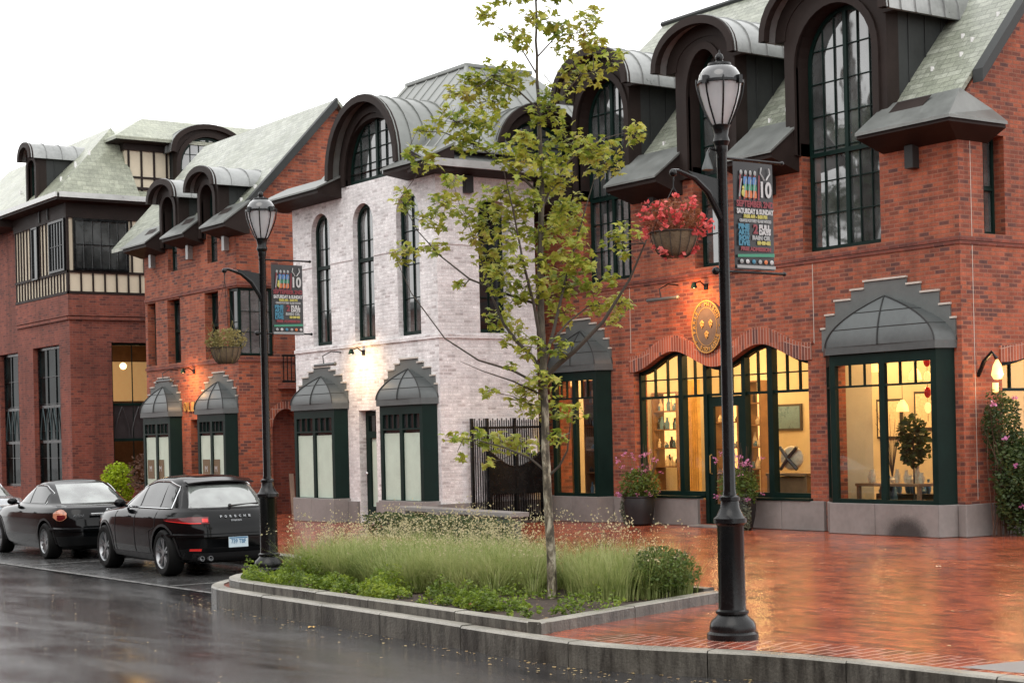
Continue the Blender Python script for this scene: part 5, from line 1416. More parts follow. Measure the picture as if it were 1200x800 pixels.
# ------------------------------------------------------------------ street lamps
def make_lamp():
    t = thing('street_lamp', 'tall black street lamp standing on the brick paving right of the young tree', 'street lamp', group='black globe topped street lamps', local=True)
    mb = MB(); mb.lathe([(.225, 0), (.225, .05), (.20, .07), (.205, .10), (.19, .15), (.14, .20), (.13, .215), (.145, .225), (.145, .245), (.12, .26), (.118, .30), (.115, .98), (.125, 1.0), (.145, 1.01), (.145, 1.05), (.12, 1.07), (.085, 1.14), (.078, 1.2), (.09, 1.205), (.09, 1.235), (.07, 1.25)], n=32, flute=.07, fr=(.28, .99))
    mb.build('base', 'black', t)
    mb = MB(); mb.lathe([(.062, 1.24), (.055, 1.3), (.046, 4.22), (.055, 4.25), (.055, 4.30)], n=24, flute=.08, fr=(1.3, 4.22)); mb.build('pole', 'black', t)
    mb = MB(); mb.lathe([(.05, 4.28), (.075, 4.33), (.06, 4.38), (.07, 4.44), (.085, 4.47), (.05, 4.48)], n=24)
    for i in range(8):
        a = 2 * PI * i / 8 + .2; c_, s_ = math.cos(a), math.sin(a)
        mb.tube([(r_ * c_, r_ * s_, z) for r_, z in ((.075, 4.46), (.115, 4.54), (.16, 4.64), (.192, 4.74), (.208, 4.84), (.205, 4.87))], .0085, 5)
        if i % 2 == 0: mb.box(.208 * c_ - .02, .208 * c_ + .02, .208 * s_ - .02, .208 * s_ + .02, 4.81, 4.88)
    mb.lathe([(.188, 4.825), (.206, 4.83), (.206, 4.85), (.19, 4.855)], n=32)
    mb.lathe([(.10, 4.985), (.105, 4.99), (.10, 5.01), (.05, 5.02), (.028, 5.035), (.038, 5.06), (.03, 5.085), (.010, 5.10), (.004, 5.13)], n=20)
    mb.build('luminaire_cage', 'black', t)
    mb = MB(); mb.lathe([(.06, 4.47), (.085, 4.5), (.135, 4.62), (.172, 4.74), (.188, 4.835)], n=32); g = mb.build('globe', 'lampwhite', t)
    mb = MB(); mb.lathe([(.189, 4.84), (.19, 4.86), (.178, 4.91), (.145, 4.96), (.10, 4.99)], n=32); mb.build('dome', 'smoke', t)
    mb = MB()
    # scroll bracket for the flower basket (towards -Y) and banner rods (towards +Y)
    mb.tube([(0, 0, 3.62), (0, -.06, 3.72), (0, -.17, 3.88), (0, -.32, 3.99), (0, -.5, 4.04), (0, -.56, 4.04)], [.03, .032, .03, .024, .018, .016], 8)
    mb.add([(-.006, -.045, 3.62), (-.006, -.045, 4.0), (-.006, -.4, 4.05), (-.006, -.25, 3.97), (-.006, -.13, 3.86), (.006, -.045, 3.62), (.006, -.045, 4.0), (.006, -.4, 4.05), (.006, -.25, 3.97), (.006, -.13, 3.86)],
           [(0, 1, 2, 3, 4), (5, 6, 7, 8, 9), (0, 1, 6, 5), (1, 2, 7, 6), (2, 3, 8, 7), (3, 4, 9, 8), (4, 0, 5, 9)])
    mb.ball((0, -.56, 4.02), .035); mb.tube([(0, -.56, 4.0), (0, -.56, 3.95)], .008, 5)
    mb.build('basket_bracket', 'black', t)
    for z in (4.19, 3.20):
        mb = MB(); mb.tube([(0, -.09 if z < 4 else -.05, z), (0, .72, z)], .013, 6); mb.ball((0, .72, z), .02)
        if z < 4: mb.ball((0, -.1, z), .035)
        mb.build('banner_rod', 'black', t)
    return t
lampA = make_lamp(); lampB = copy_tree(lampA)
place(lampA, (-11.09, 10.1, 0)); place(lampB, (-20.64, 10.48, .07))
lampB['label'] = 'tall black street lamp behind the parked suv at the left end of the planting bed'
# small floodlight box strapped to the near pole
t = thing('pole_lantern', 'small grey cone lantern clipped to the near lamp post below its globe', 'lantern', (-11.15, 10.02, 4.1))
mb = MB(); mb.lathe([(.05, 0), (.05, .02), (.015, .12), (.01, .16)], (-11.13, 9.97, 4.08), 12); mb.build('shade', 'hood', t)
mb = MB(); mb.tube([(-11.13, 9.97, 4.22), (-11.13, 10.0, 4.27), (-11.10, 10.06, 4.25)], .012, 5); mb.build('clip', 'black', t)

def make_banner(loc, label):
    t = thing('banner', label, 'banner', group='event banners on the street lamps', local=True)
    mb = MB(); n = 10
    # slight billow
    for s_ in (.003,):
        rows = [[(.012 * math.sin(PI * i / n) , .13 + .47 * i / n, z) for i in range(n + 1)] for z in (3.225, 3.7, 4.17)]
        mb.grid(rows); rows2 = [[(x - .006, y, z) for x, y, z in r_] for r_ in rows]; mb.grid(rows2)
        for e in (0, n): mb.grid([[rows[k][e] for k in range(3)], [rows2[k][e] for k in range(3)]])
        mb.grid([rows[0], rows2[0]]); mb.grid([rows[2], rows2[2]])
    mb.build('cloth', 'bn_black', t)
    # frame facing +X : a along Y, x = .016
    FB = lambda a, q, z: (.0165 + .003 - q, a, z)
    def mt_text(s, a, z, size, mat, width=None, bold=.003): 
        text(t, s, FB, a, z, 0, size, mat, thick=.003, width=width, bold=bold)
    c = .365
    g = MB(FB)
    # row of dancing figures (red, blue/green/orange/yellow bodies)
    for i, x in enumerate((.20, .255, .31, .365)):
        g.tube([(x - .02, 0, 3.86), (x, 0, 3.98), (x + .01, 0, 4.02)], .008, 5); 
        g.ball((x + .005, 0, 4.075), (.017, .004, .024), 8, 5)
    g.build('figure_print', 'bn_grey', t)
    g = MB(FB)
    for x in (.185, .24, .30, .355, .41): g.add([(x - .012, -.002, 3.84), (x + .008, -.002, 3.84), (x + .016, -.002, 4.06), (x + .002, -.002, 4.06)], [(0, 1, 2, 3)])
    g.build('figure_print', 'bn_red', t)
    for col, z0, z1 in (('bn_blue', 3.975, 4.04), ('bn_green', 3.92, 3.975), ('bn_or', 3.855, 3.92)):
        g = MB(FB)
        for x in (.25, .305, .36):
            g.add([(x - .022, -.004, z0), (x + .022, -.004, z0), (x + .024, -.004, (z0 + z1) / 2), (x + .018, -.004, z1), (x - .018, -.004, z1), (x - .024, -.004, (z0 + z1) / 2)], [(0, 1, 2, 3, 4, 5)])
        g.build('figure_print', col, t)
    g = MB(FB); g.ball((.225, -.004, 3.895), (.022, .003, .032), 10, 6); g.ball((.225, -.004, 3.94), (.014, .003, .018), 8, 5); g.build('figure_print', 'bn_yel', t)
    mt_text('10', .49, 3.93, .19, 'bn_white', width=.13, bold=.006)
    g = MB(FB)
    for k, dx in ((1, -.03), (-1, .03)): g.tube([(.49 + dx * 1.5, -.004, 4.13), (.49 + dx * 1.9, -.004, 4.08), (.49 + dx * .9, -.004, 4.045), (.49 + dx * .4, -.004, 4.02)], .007, 4)
    g.build('figure_print', 'bn_white', t)
    mt_text('SEPTEMBER 2ND', c, 3.80, .075, 'bn_red', width=.44)
    mt_text('SATURDAY & SUNDAY', c, 3.735, .06, 'bn_white', width=.44)
    mt_text('10:00 AM - 5:00 PM', c, 3.692, .042, 'bn_yel', width=.28)
    mt_text('CRAFTS POTTERY GLASS WOOD', c, 3.653, .034, 'bn_grey', width=.38)
    for i, (s, z) in enumerate((('FINE', 3.60), ('ARTS', 3.55), ('SHOW', 3.50), ('LIVE', 3.455))): mt_text(s, .225, z, .058, 'bn_teal', width=.13, bold=.004)
    mt_text('2', .365, 3.58, .11, 'bn_red', bold=.005)
    for s, z in (('FULL', 3.60), ('DAYS', 3.555)): mt_text(s, .475, z, .058, 'bn_white', width=.14, bold=.004)
    mt_text('RAIN OR', .43, 3.505, .048, 'bn_grey', width=.22, bold=.004)
    mt_text('SHINE', .46, 3.462, .04, 'bn_yel', width=.16)
    mt_text('FREE ADMISSION', c, 3.405, .045, 'bn_red', width=.36)
    g = MB(FB); g.add([(.145, -.002, 3.33), (.585, -.002, 3.345), (.585, -.002, 3.375), (.145, -.002, 3.355)], [(0, 1, 2, 3)]); g.build('stripe', 'bn_green', t)
    for x, cc in ((.19, 'bn_grey'), (.26, 'bn_white'), (.335, 'bn_teal'), (.41, 'bn_grey'), (.48, 'bn_or'), (.55, 'bn_white')):
        g = MB(FB); g.ball((x, -.002, 3.295), (.022, .003, .02), 8, 5); g.build('logo', cc, t)
    g = MB(FB); g.add([(.135, -.003, 3.235), (.595, -.003, 3.235), (.595, -.003, 3.262), (.135, -.003, 3.262)], [(0, 1, 2, 3)]); g.build('stripe', 'bn_grey', t)
    place(t, loc)
    return t
bnA = make_banner((-11.09, 10.1, 0), 'black event banner with coloured figures and lettering on the lamp post nearest the camera')
bnB = copy_tree(bnA); place(bnB, (-20.64, 10.48, .03)); bnB['label'] = 'black event banner with coloured figures on the far lamp post'

def foliage(c, r, n, s, seed, shell=.5, asp=.6, squash=None, fn=None):
    r_ = random.Random(seed); V, Fc = [], []
    for _ in range(n):
        while True:
            a, b, e = r_.uniform(-1, 1), r_.uniform(-1, 1), r_.uniform(-1, 1)
            d = a * a + b * b + e * e
            if d < 1 and (d > shell or r_.random() < .35): break
        p = Vector((c[0] + a * r[0], c[1] + b * r[1], c[2] + e * r[2]))
        nn = noise.noise(p * 3.1) * .25
        p = Vector(c) + (p - Vector(c)) * (1 + nn)
        if fn and not fn(p): continue
        leaflet(V, Fc, p, r_.uniform(s * .6, s * 1.3), None, asp, r_)
    m = MB(); m.add(V, Fc); return m
def basket(loc, zb, label, fol, flo, seed, cat='hanging basket', dry=False, top=4.0):
    x, y = loc
    t = thing('hanging_basket', label, cat, (x, y, zb), 'hanging baskets on the lamp brackets')
    mb = MB(); mb.lathe([(.09, 0), (.14, .04), (.175, .10), (.20, .18), (.205, .21), (.18, .20)], (x, y, zb), 24); mb.build('coir_liner', 'coir', t)
    mb = MB()
    for i in range(14):
        a = 2 * PI * i / 14; mb.tube([(x + r_ * math.cos(a), y + r_ * math.sin(a), zb + z) for r_, z in ((.095, -.004), (.146, .035), (.181, .098), (.207, .18), (.211, .21))], .004, 4)
    mb.tube([(x + 0.211 * math.cos(a * PI / 12), y + 0.211 * math.sin(a * PI / 12), zb + .21) for a in range(25)], .006, 4)
    mb.build('wire_frame', 'twig', t)
    mb = MB()
    for i in range(3):
        a = 2 * PI * i / 3 + .4; mb.tube([(x + .23 * math.cos(a), y + .23 * math.sin(a), zb + .21), (x, y, top - .1)], .003, 4)
    mb.tube([(x, y, top - .12), (x, y, top + .02)], .006, 5)
    mb.build('hanger', 'black', t)
    foliage((x, y, zb + .31), (.25, .25, .18), 900, .022, seed, .3).build('foliage', fol, t, recalc=False)
    V, Fc = [], []; r_ = random.Random(seed + 1)
    m = MB()
    for _ in range(70 if not dry else 40):
        a = r_.uniform(0, 2 * PI); h = r_.uniform(-.04, .46); rr_ = (.30 * math.sqrt(max(.05, 1 - ((h - .3) / .36) ** 2))) * r_.uniform(.7, 1.1)
        p = Vector((x + rr_ * math.cos(a), y + rr_ * math.sin(a), zb + .06 + h))
        if dry: m.tube([(x + .1 * math.cos(a), y + .1 * math.sin(a), zb + .2), p + Vector((0, 0, .05)), p * 1.0 + Vector((.05 * math.cos(a), .05 * math.sin(a), -.04))], [.004, .003, .001], 4)
        else:
            m.tube([Vector((x + .12 * math.cos(a), y + .12 * math.sin(a), zb + .2)), p], [.003, .002], 4)
            V, Fc = [], []
            for _ in range(6): leaflet(V, Fc, p + Vector((r_.gauss(0, .016), r_.gauss(0, .016), r_.gauss(0, .016))), r_.uniform(.016, .030), None, .9, r_)
            fm_ = MB(); fm_.add(V, Fc); fm_.build('flower', flo, t, recalc=False)
    m.build('stems', fol, t)
    return t
basket((-11.09, 9.54), 3.30, 'hanging basket of bright red flowers on the near lamp bracket', 'redfol', 'red', 5)
basket((-20.64, 9.92), 2.86, 'hanging basket of dry yellowish grass on a long cord from the far lamp bracket', 'straw', 'straw', 9, dry=True, top=4.05)

# ------------------------------------------------------------------ pots, shrubs, climbers
def pot(x, y, label, seed, trail=0, hh=.58, pinks=38, tall=False):
    t = thing('planter_pot', label, 'planter', (x, y, 0), 'black planters beside the shop door')
    mb = MB(); mb.lathe([(.20, 0), (.24, .03), (.29, .25), (.31, .45), (.30, hh - .04), (.32, hh - .03), (.32, hh), (.27, hh), (.26, hh - .08)], (x, y, 0), 28); mb.build('pot', 'cartrim', t)
    foliage((x, y, hh + .22), (.42, .38, .36), 1500, .034, seed, .25).build('foliage', 'potgreen', t, recalc=False)
    r_ = random.Random(seed + 3); m = MB(); V, Fc = [], []
    for k in range(pinks):
        a = r_.uniform(0, 2 * PI); lo_ = r_.random() < .25
        rr_ = r_.uniform(.1, .46); z = hh + (r_.uniform(-.02, .1) if lo_ else r_.uniform(.45, .85)); 
        if lo_: rr_ = r_.uniform(.36, .46)
        p = Vector((x + rr_ * math.cos(a), y + rr_ * math.sin(a), z))
        m.tube([(x + .08 * math.cos(a), y + .08 * math.sin(a), hh), p], [.004, .002], 4)
        V, Fc = [], []
        for _ in range(9): leaflet(V, Fc, p + Vector((r_.gauss(0, .024), r_.gauss(0, .024), r_.gauss(0, .02))), r_.uniform(.014, .026), None, .8, r_)
        fm_ = MB(); fm_.add(V, Fc); fm_.build('flower', 'pink', t, recalc=False)
    m.build('stems', 'potgreen', t)
    m = MB()
    for k in range(26):
        a = r_.uniform(0, 2 * PI); s_ = r_.uniform(.1, .35); m.tube([(x + .05, y + .05, hh), (x + .1 + s_ * .6 * math.cos(a), y + .1 + s_ * .5 * math.sin(a), hh + .5), (x + .12 + s_ * math.cos(a), y + .12 + s_ * .8 * math.sin(a), hh + r_.uniform(.7, 1.05))], [.006, .004, .002], 4)
    m.build('dark_sprays', 'drybrown', t)
    if trail: 
        foliage((x + trail * .26, y - .12, .32), (.15, .12, .36), 900, .022, seed + 9, .2).build('trailing_foliage', 'silverleaf', t, recalc=False)
    return t
pot(-26.25, 21.5, 'black round planter with pink flowers left of the shop door', 31, trail=-1)
pot(-23.35, 21.5, 'black planter with pink flowers and grey trailing plant right of the shop door', 47, trail=1, hh=.56)
def shrub(name, label, cat, c, r, n, s, mat, seed, stems='twig', shell=.35, flowers=0, group=None):
    t = thing(name, label, cat, (c[0], c[1], 0), group)
    foliage(c, r, n, s, seed, shell).build('foliage', mat, t, recalc=False)
    r_ = random.Random(seed); m = MB()
    for k in range(14):
        a = r_.uniform(0, 2 * PI); q = r_.uniform(.3, .85)
        m.tube([(c[0] + .05 * math.cos(a), c[1] + .05 * math.sin(a), 0), (c[0] + r[0] * q * .5 * math.cos(a), c[1] + r[1] * q * .5 * math.sin(a), c[2]), (c[0] + r[0] * q * math.cos(a), c[1] + r[1] * q * math.sin(a), c[2] + r[2] * .7)], [.012, .008, .003], 5)
    m.build('stems', stems, t)
    if flowers:
        V, Fc = [], []
        for k in range(flowers):
            a = r_.uniform(0, 2 * PI); e = r_.uniform(-.8, .9); cc = math.sqrt(1 - e * e)
            p = Vector((c[0] + r[0] * cc * math.cos(a), c[1] + r[1] * cc * math.sin(a), c[2] + r[2] * e))
            for _ in range(8): leaflet(V, Fc, p + Vector((r_.gauss(0, .02), r_.gauss(0, .02), r_.gauss(0, .02))), .026, None, .8, r_)
        mb = MB(); mb.add(V, Fc); mb.build('flowers', 'pink', t, recalc=False)
    return t
t = thing('climbing_plant', 'bushy green climber with a few pink flowers at the right corner of the brick shop', 'climbing plant', (-18.1, 22.8, 0))
foliage((-18.0, 23.0, .85), (.40, .80, .90), 9500, .036, 61, .2).build('foliage', 'shrub', t, recalc=False)
foliage((-18.22, 22.6, 1.75), (.24, .42, .62), 2600, .030, 62, .3).build('upper_foliage', 'shrub', t, recalc=False)
m = MB(); r_ = random.Random(8)
for k in range(26):
    y = 22.3 + r_.random() * .9; m.tube([(-18.25, y, 0), (-18.2 + r_.uniform(-.05, .15), y + r_.uniform(-.2, .2), 1.2), (-18.3 + r_.uniform(-.05, .2), y + r_.uniform(-.3, .3), r_.uniform(1.6, 2.5))], [.01, .006, .002], 5)
m.build('stems', 'drybrown', t)
V, Fc = [], []
for (yy, z, x) in ((22.25, 2.15, -18.1), (22.75, 2.25, -18.05), (22.35, 1.6, -17.95), (22.4, 1.15, -17.8), (22.75, .75, -17.7), (22.5, .5, -17.75)):
    V, Fc = [], []
    for _ in range(10): leaflet(V, Fc, Vector((x, yy, z)) + Vector((r_.gauss(0, .022), r_.gauss(0, .022), r_.gauss(0, .022))), .028, None, .8, r_)
    mb = MB(); mb.add(V, Fc); mb.build('flower', 'pink', t, recalc=False)
shrub('lime_shrub', 'bright lime green rounded shrub between the parked cars and the brick shop', 'shrub', (-47.6, 19.3, .68), (.46, .5, .68), 2200, .05, 'lime', 71)
shrub('dry_shrub', 'brownish arching shrub behind the lime green shrub', 'shrub', (-46.3, 20.2, .95), (1.15, 1.0, .85), 1600, .06, 'drybrown', 72, shell=.5)
shrub('rounded_shrub', 'low rounded green clump at the right end of the planting bed', 'shrub', (-13.98, 11.72, .34), (.34, .42, .27), 2600, .022, 'potgreen', 83)
t = thing('hedge', 'low dark green hedge growing in front of the stone bench by the white building', 'hedge', (-26, 16.7, 0))
V, Fc = [], []; r_ = random.Random(77)
for _ in range(7000):
    x = r_.uniform(-28.6, -23.4); y = r_.uniform(16.15, 16.95) - (x + 26) * .12; z = r_.uniform(.03, .40 + .06 * noise.noise(Vector((x * 2, y * 2, 0))))
    leaflet(V, Fc, (x, y, z), r_.uniform(.02, .04), None, .7, r_)
mb = MB(); mb.add(V, Fc); mb.build('foliage', 'shrub', t, recalc=False)
mb = MB()
for k in range(26): mb.tube([(-28.4 + k * .19, 16.55 - (-2.4 + k * .19) * .12, 0), (-28.4 + k * .19, 16.6 - (-2.4 + k * .19) * .12, .3)], .012, 5)
mb.build('stems', 'twig', t)
t = thing('stone_bench', 'long pale stone bench slab in front of the white brick building', 'bench', (-26.2, 17.3, 0))
mb = MB(); mb.add([(-28.6, 17.35, .42), (-24.0, 16.80, .42), (-24.0, 17.2, .42), (-28.6, 17.75, .42), (-28.6, 17.35, .50), (-24.0, 16.80, .50), (-24.0, 17.2, .50), (-28.6, 17.75, .50)], [(0, 1, 2, 3), (4, 5, 6, 7), (0, 1, 5, 4), (1, 2, 6, 5), (2, 3, 7, 6), (3, 0, 4, 7)])
mb.build('seat', 'granite', t, bevel=.01)
for x in (-28.2, -26.3, -24.4):
    y = 17.35 - (x + 28.6) * .12; mb = MB(); mb.box(x - .15, x + .15, y + .05, y + .35, 0, .42); mb.build('leg', 'stepstone', t)

t = thing('indoor_plant', 'dark leafy indoor plant at the right of the large right bay window', 'house plant', (-20.25, 22.75, .06))
foliage((-20.25, 22.75, 1.55), (.30, .30, .48), 420, .065, 91, .1, .7).build('foliage', 'shrub', t, recalc=False)
mb = MB(); mb.tube([(-20.25, 22.75, .5), (-20.25, 22.75, 1.7)], .015, 6); mb.build('stems', 'twig', t)
mb = MB(); mb.lathe([(.13, .06), (.17, .2), (.19, .55), (.16, .55), (.15, .5)], (-20.25, 22.75, 0), 16); mb.build('pot', 'ware_dark', t)
t = thing('wire_plant_stand', 'tall thin wire stand of dried flowers inside the middle of the large right bay window', 'flower stand', (-21.25, 23.3, .06))
mb = MB()
for k in range(14):
    a = k * 2.4; mb.tube([(-21.25, 23.3, .9), (-21.25 + .1 * math.cos(a), 23.3 + .1 * math.sin(a), 1.5), (-21.25 + .28 * math.cos(a), 23.3 + .28 * math.sin(a), 1.7 + .5 * ((k * 37) % 10) / 10)], [.006, .005, .003], 4)
mb.build('sprays', 'ware_dark', t)
mb = MB(); mb.lathe([(.08, .06), (.10, .5), (.05, .8), (.06, .92)], (-21.25, 23.3, 0), 14); mb.build('vase', 'ware_blue', t)
for i, (x, z, sx, sz) in enumerate(((-25.0, 2.0, .35, .42), (-28.0, 2.1, .4, .3), (-24.0, 2.15, .3, .4))):
    tt = thing('framed_picture', ['framed picture on the back wall seen left in the large right bay window', 'framed picture on the back wall behind the wave arched shopfront', 'framed picture on the back wall seen right in the large right bay window'][i], 'picture', (x, 27.39, z), 'pictures on the shop back wall')
    mb = MB(); mb.box(x - sx, x + sx, 27.35, 27.395, z - sz, z + sz); mb.build('frame', 'ware_dark', tt)
    mb = MB(); mb.box(x - sx + .05, x + sx - .05, 27.34, 27.352, z - sz + .05, z + sz - .05); mb.build('print', 'ware_cream' if i != 1 else 'ware_blue', tt)

# ------------------------------------------------------------------ gate on the white building's side wall
t = thing('iron_gate', 'black iron bar gate with a dipped top against the white brick side wall', 'gate', (-29.1, 20.4, 0))
FG = sideF(-29.14)
mb = MB(FG)
for i in range(32):
    a = 19.5 + i * .0565; mb.box(a - .008, a + .008, -.01, .01, .06, 2.16 + .04 * (i % 2))
mb.box(19.48, 21.28, -.014, .014, .12, .17); mb.box(19.48, 21.28, -.014, .014, 1.98, 2.03)
for a in (19.48, 19.86, 20.55, 21.25): mb.box(a - .03, a + .03, -.03, .03, 0, 2.2)
mb.build('bars', 'black', t)
mb = MB(FG); n = 16
top = [(19.88 + 1.34 * i / n, 1.52 - .34 * math.sin(PI * i / n)) for i in range(n + 1)]
mb.prism([(19.88, .62), (21.22, .62)] + top[::-1], -.055, -.035)
for i in range(26): mb.box(19.9 + i * .052, 19.912 + i * .052, -.05, -.04, .1, .64)
mb.tube([(a, -.045, z) for a, z in top], .022, 6); mb.box(19.88, 21.22, -.06, -.03, .08, .14)
for a in (19.87, 20.55, 21.23): mb.box(a - .025, a + .025, -.066, -.02, .06, 1.5)
mb.build('leaf_panel', 'black', t)
mb = MB(FG); mb.box(20.86, 21.08, -.075, -.068, 1.46, 1.76); s_ = mb.build('notice', 'white', t)
text(s_, 'NO', FG, 20.97, 1.66, -.08, .08, 'bn_black', thick=.003); text(s_, 'ENTRY', FG, 20.97, 1.56, -.08, .055, 'bn_black', thick=.003)
# planks leaning
for i, (y, dx, l) in enumerate(((19.95, .0, 1.0), (20.12, .06, 1.12), (20.3, .02, .95))):
    mb = MB()
    a = Vector((-37.8, y - .05, 0)); b = Vector((-38.42 + dx * .3, y + .22, l)); 
    w_ = Vector((0, .06, 0)); th = Vector((.02, 0, .012))
    P = [a - w_, a + w_, b + w_, b - w_]
    mb.add([tuple(p) for p in P] + [tuple(p + th) for p in P], [(0, 1, 2, 3), (4, 5, 6, 7), (0, 1, 5, 4), (1, 2, 6, 5), (2, 3, 7, 6), (3, 0, 4, 7)])
    tag(mb.build('wooden_plank', 'wood', None, org=(-37.8, y, 0)), ['leftmost weathered plank leaning in the brick archway', 'longest weathered plank, middle one leaning in the brick archway', 'rightmost weathered plank leaning in the brick archway'][i], 'plank', 'planks leaning in the alley')

# ------------------------------------------------------------------ wall lamps and plaque
def picture_lamp(F, a, z, q0, name, label, e, spot, reach=.42, tubelen=0, tubedx=0, col=(1, .52, .20), head='ball'):
    t = thing(name, label, 'wall lamp', F(a, 0, z), 'gooseneck lamps over the shop signs')
    mb = MB(F); mb.box(a - .05, a + .05, -.03, .0, z - .06, z + .06); mb.tube([(a, -.02, z), (a, -.16, z + .10), (a, -.3, z + .06)], .014, 6); mb.build('arm', 'black', t)
    mb = MB(F); mb.lathe([(.03, .06), (.045, .02), (.07, -.05), (.065, -.055), (.02, .03)], (a, -.32, z + .02), 12); mb.build('lamp_shade', 'green', t)
    mb = MB(F); mb.ball((a, -.32, z - .01), .028); mb.build('bulb', 'bulb', t)
    l = bpy.data.lights.new('sign_light', 'SPOT'); l.energy = e * 1.7; l.color = col; l.spot_size = R(150); l.spot_blend = 1; l.shadow_soft_size = .12
    o = bpy.data.objects.new('sign_light', l); COL.objects.link(o)
    p = Vector(F(a, -.72, z - .12)); o.location = p
    d = Vector(F(*spot)) - p; o.rotation_euler = d.to_track_quat('-Z', 'Y').to_euler()
    return t
picture_lamp(FR, -24.67, 4.60, 0, 'wall_lamp', 'small lit gooseneck lamp above the oval plaque on the red brick shop', 85, (-24.9, 0, 4.1), col=(1, .42, .14))
picture_lamp(FW, -32.33, 3.72, 0, 'wall_lamp', 'small lit gooseneck lamp above the door of the white brick building', 42, (-32.3, 0, 3.25), col=(1, .62, .28))
picture_lamp(FC, -41.1, 3.70, 0, 'wall_lamp', 'small lit gooseneck lamp above the gold letters on the smaller brick shop', 80, (-41.1, 0, 3.2))
for F_, a, z, lb in ((FR, -25.5, 4.42, 'dark bar shaped lamp on a curved bracket left of the oval plaque'), (FW, -33.35, 3.50, 'dark bar lamp on a curved bracket above the left hood of the white building'), (FC, -42.1, 3.50, 'dark bar lamp on a curved bracket above the left hood of the smaller brick shop')):
    t = thing('bar_lamp', lb, 'wall lamp', F_(a, 0, z), 'bar lamps on curved brackets')
    mb = MB(F_); mb.tube([(a - .45, -.42, z), (a + .45, -.42, z)], .035, 8); mb.ball((a + .46, -.42, z), .045); mb.build('lamp_tube', 'hood', t)
    mb = MB(F_); mb.tube([(a, -.0, z + .28), (a - .05, -.22, z + .30), (a - .08, -.42, z + .2), (a - .02, -.43, z + .02)], .013, 6); mb.build('bracket', 'black', t)
# sconce at corner right
t = thing('wall_lantern', 'lit amber wall lantern with a black curved arm above the climbing plant', 'wall lamp', (-18.5, 22.4, 2.7))
mb = MB(FS); mb.tube([(22.38, 0, 2.62), (22.36, -.14, 2.85), (22.42, -.26, 3.0), (22.5, -.28, 2.9)], .035, 8); mb.build('arm', 'black', t)
mb = MB(FS); mb.lathe([(.02, .2), (.07, .1), (.10, -.05), (.06, -.12), (.0, -.13)], (22.52, -.28, 2.68), 14); mb.build('lamp_shade', 'glow', t)
mb = MB(FS); mb.lathe([(.05, .0), (.05, -.14), (.02, -.16)], (22.49, -.26, 2.50), 12); mb.build('lower_glass', 'glow', t)
l = bpy.data.lights.new('lantern_light', 'POINT'); l.energy = 14; l.color = (1, .62, .25); l.shadow_soft_size = .08
o = bpy.data.objects.new('lantern_light', l); COL.objects.link(o); o.location = (-18.05, 22.5, 2.62)
# oval plaque
t = thing('shop_plaque', 'oval bronze plaque with gold lettering and three gold emblems under the lit lamp', 'sign', (-24.62, 22, 3.4))
ac, zc = -24.62, 3.83
mb = MB(FR); el = lambda rx, rz, n=40: [(ac + rx * math.cos(2 * PI * i / n), zc + rz * math.sin(2 * PI * i / n)) for i in range(n)]
mb.prism(el(.42, .50), -.07, -.0); mb.build('disc', 'bronze', t, bevel=.008)
mb = MB(FR); mb.prism(el(.43, .51), -.08, -.065, [el(.405, .485)]); mb.prism(el(.30, .37), -.078, -.072, [el(.292, .362)]); mb.build('rim', 'gold', t)
word = 'MAISON * BOUTIQUE * PARIS * '
for i, ch in enumerate(word):
    if ch == ' ': continue
    th = PI / 2 - 2 * PI * i / len(word) 
    tb = text(None, ch, ID, 0, 0, 0, .095, None, None, .012, None, .003)
    m = MB(FR); ca, sa = math.cos(th - PI / 2), math.sin(th - PI / 2)
    m.add([(ac + .35 * math.cos(th) + (v.x * ca - v.z * sa), -.078 + v.y, zc + .43 * math.sin(th) + (v.x * sa + v.z * ca)) for v in tb.v], tb.f)
    m.build('letter', 'gold', t)
for dx, dz in ((-.125, .06), (.125, .06), (0, -.15)):
    m = MB(FR); 
    for k in range(5):
        a = 2 * PI * k / 5 + PI / 2; m.ball((ac + dx + .032 * math.cos(a), -.078, zc + dz + .038 * math.sin(a)), (.03, .012, .034), 8, 6)
    m.add([(ac + dx - .03, -.084, zc + dz - .03), (ac + dx + .03, -.084, zc + dz - .03), (ac + dx, -.084, zc + dz - .1)], [(0, 1, 2)])
    m.build('emblem', 'gold', t)

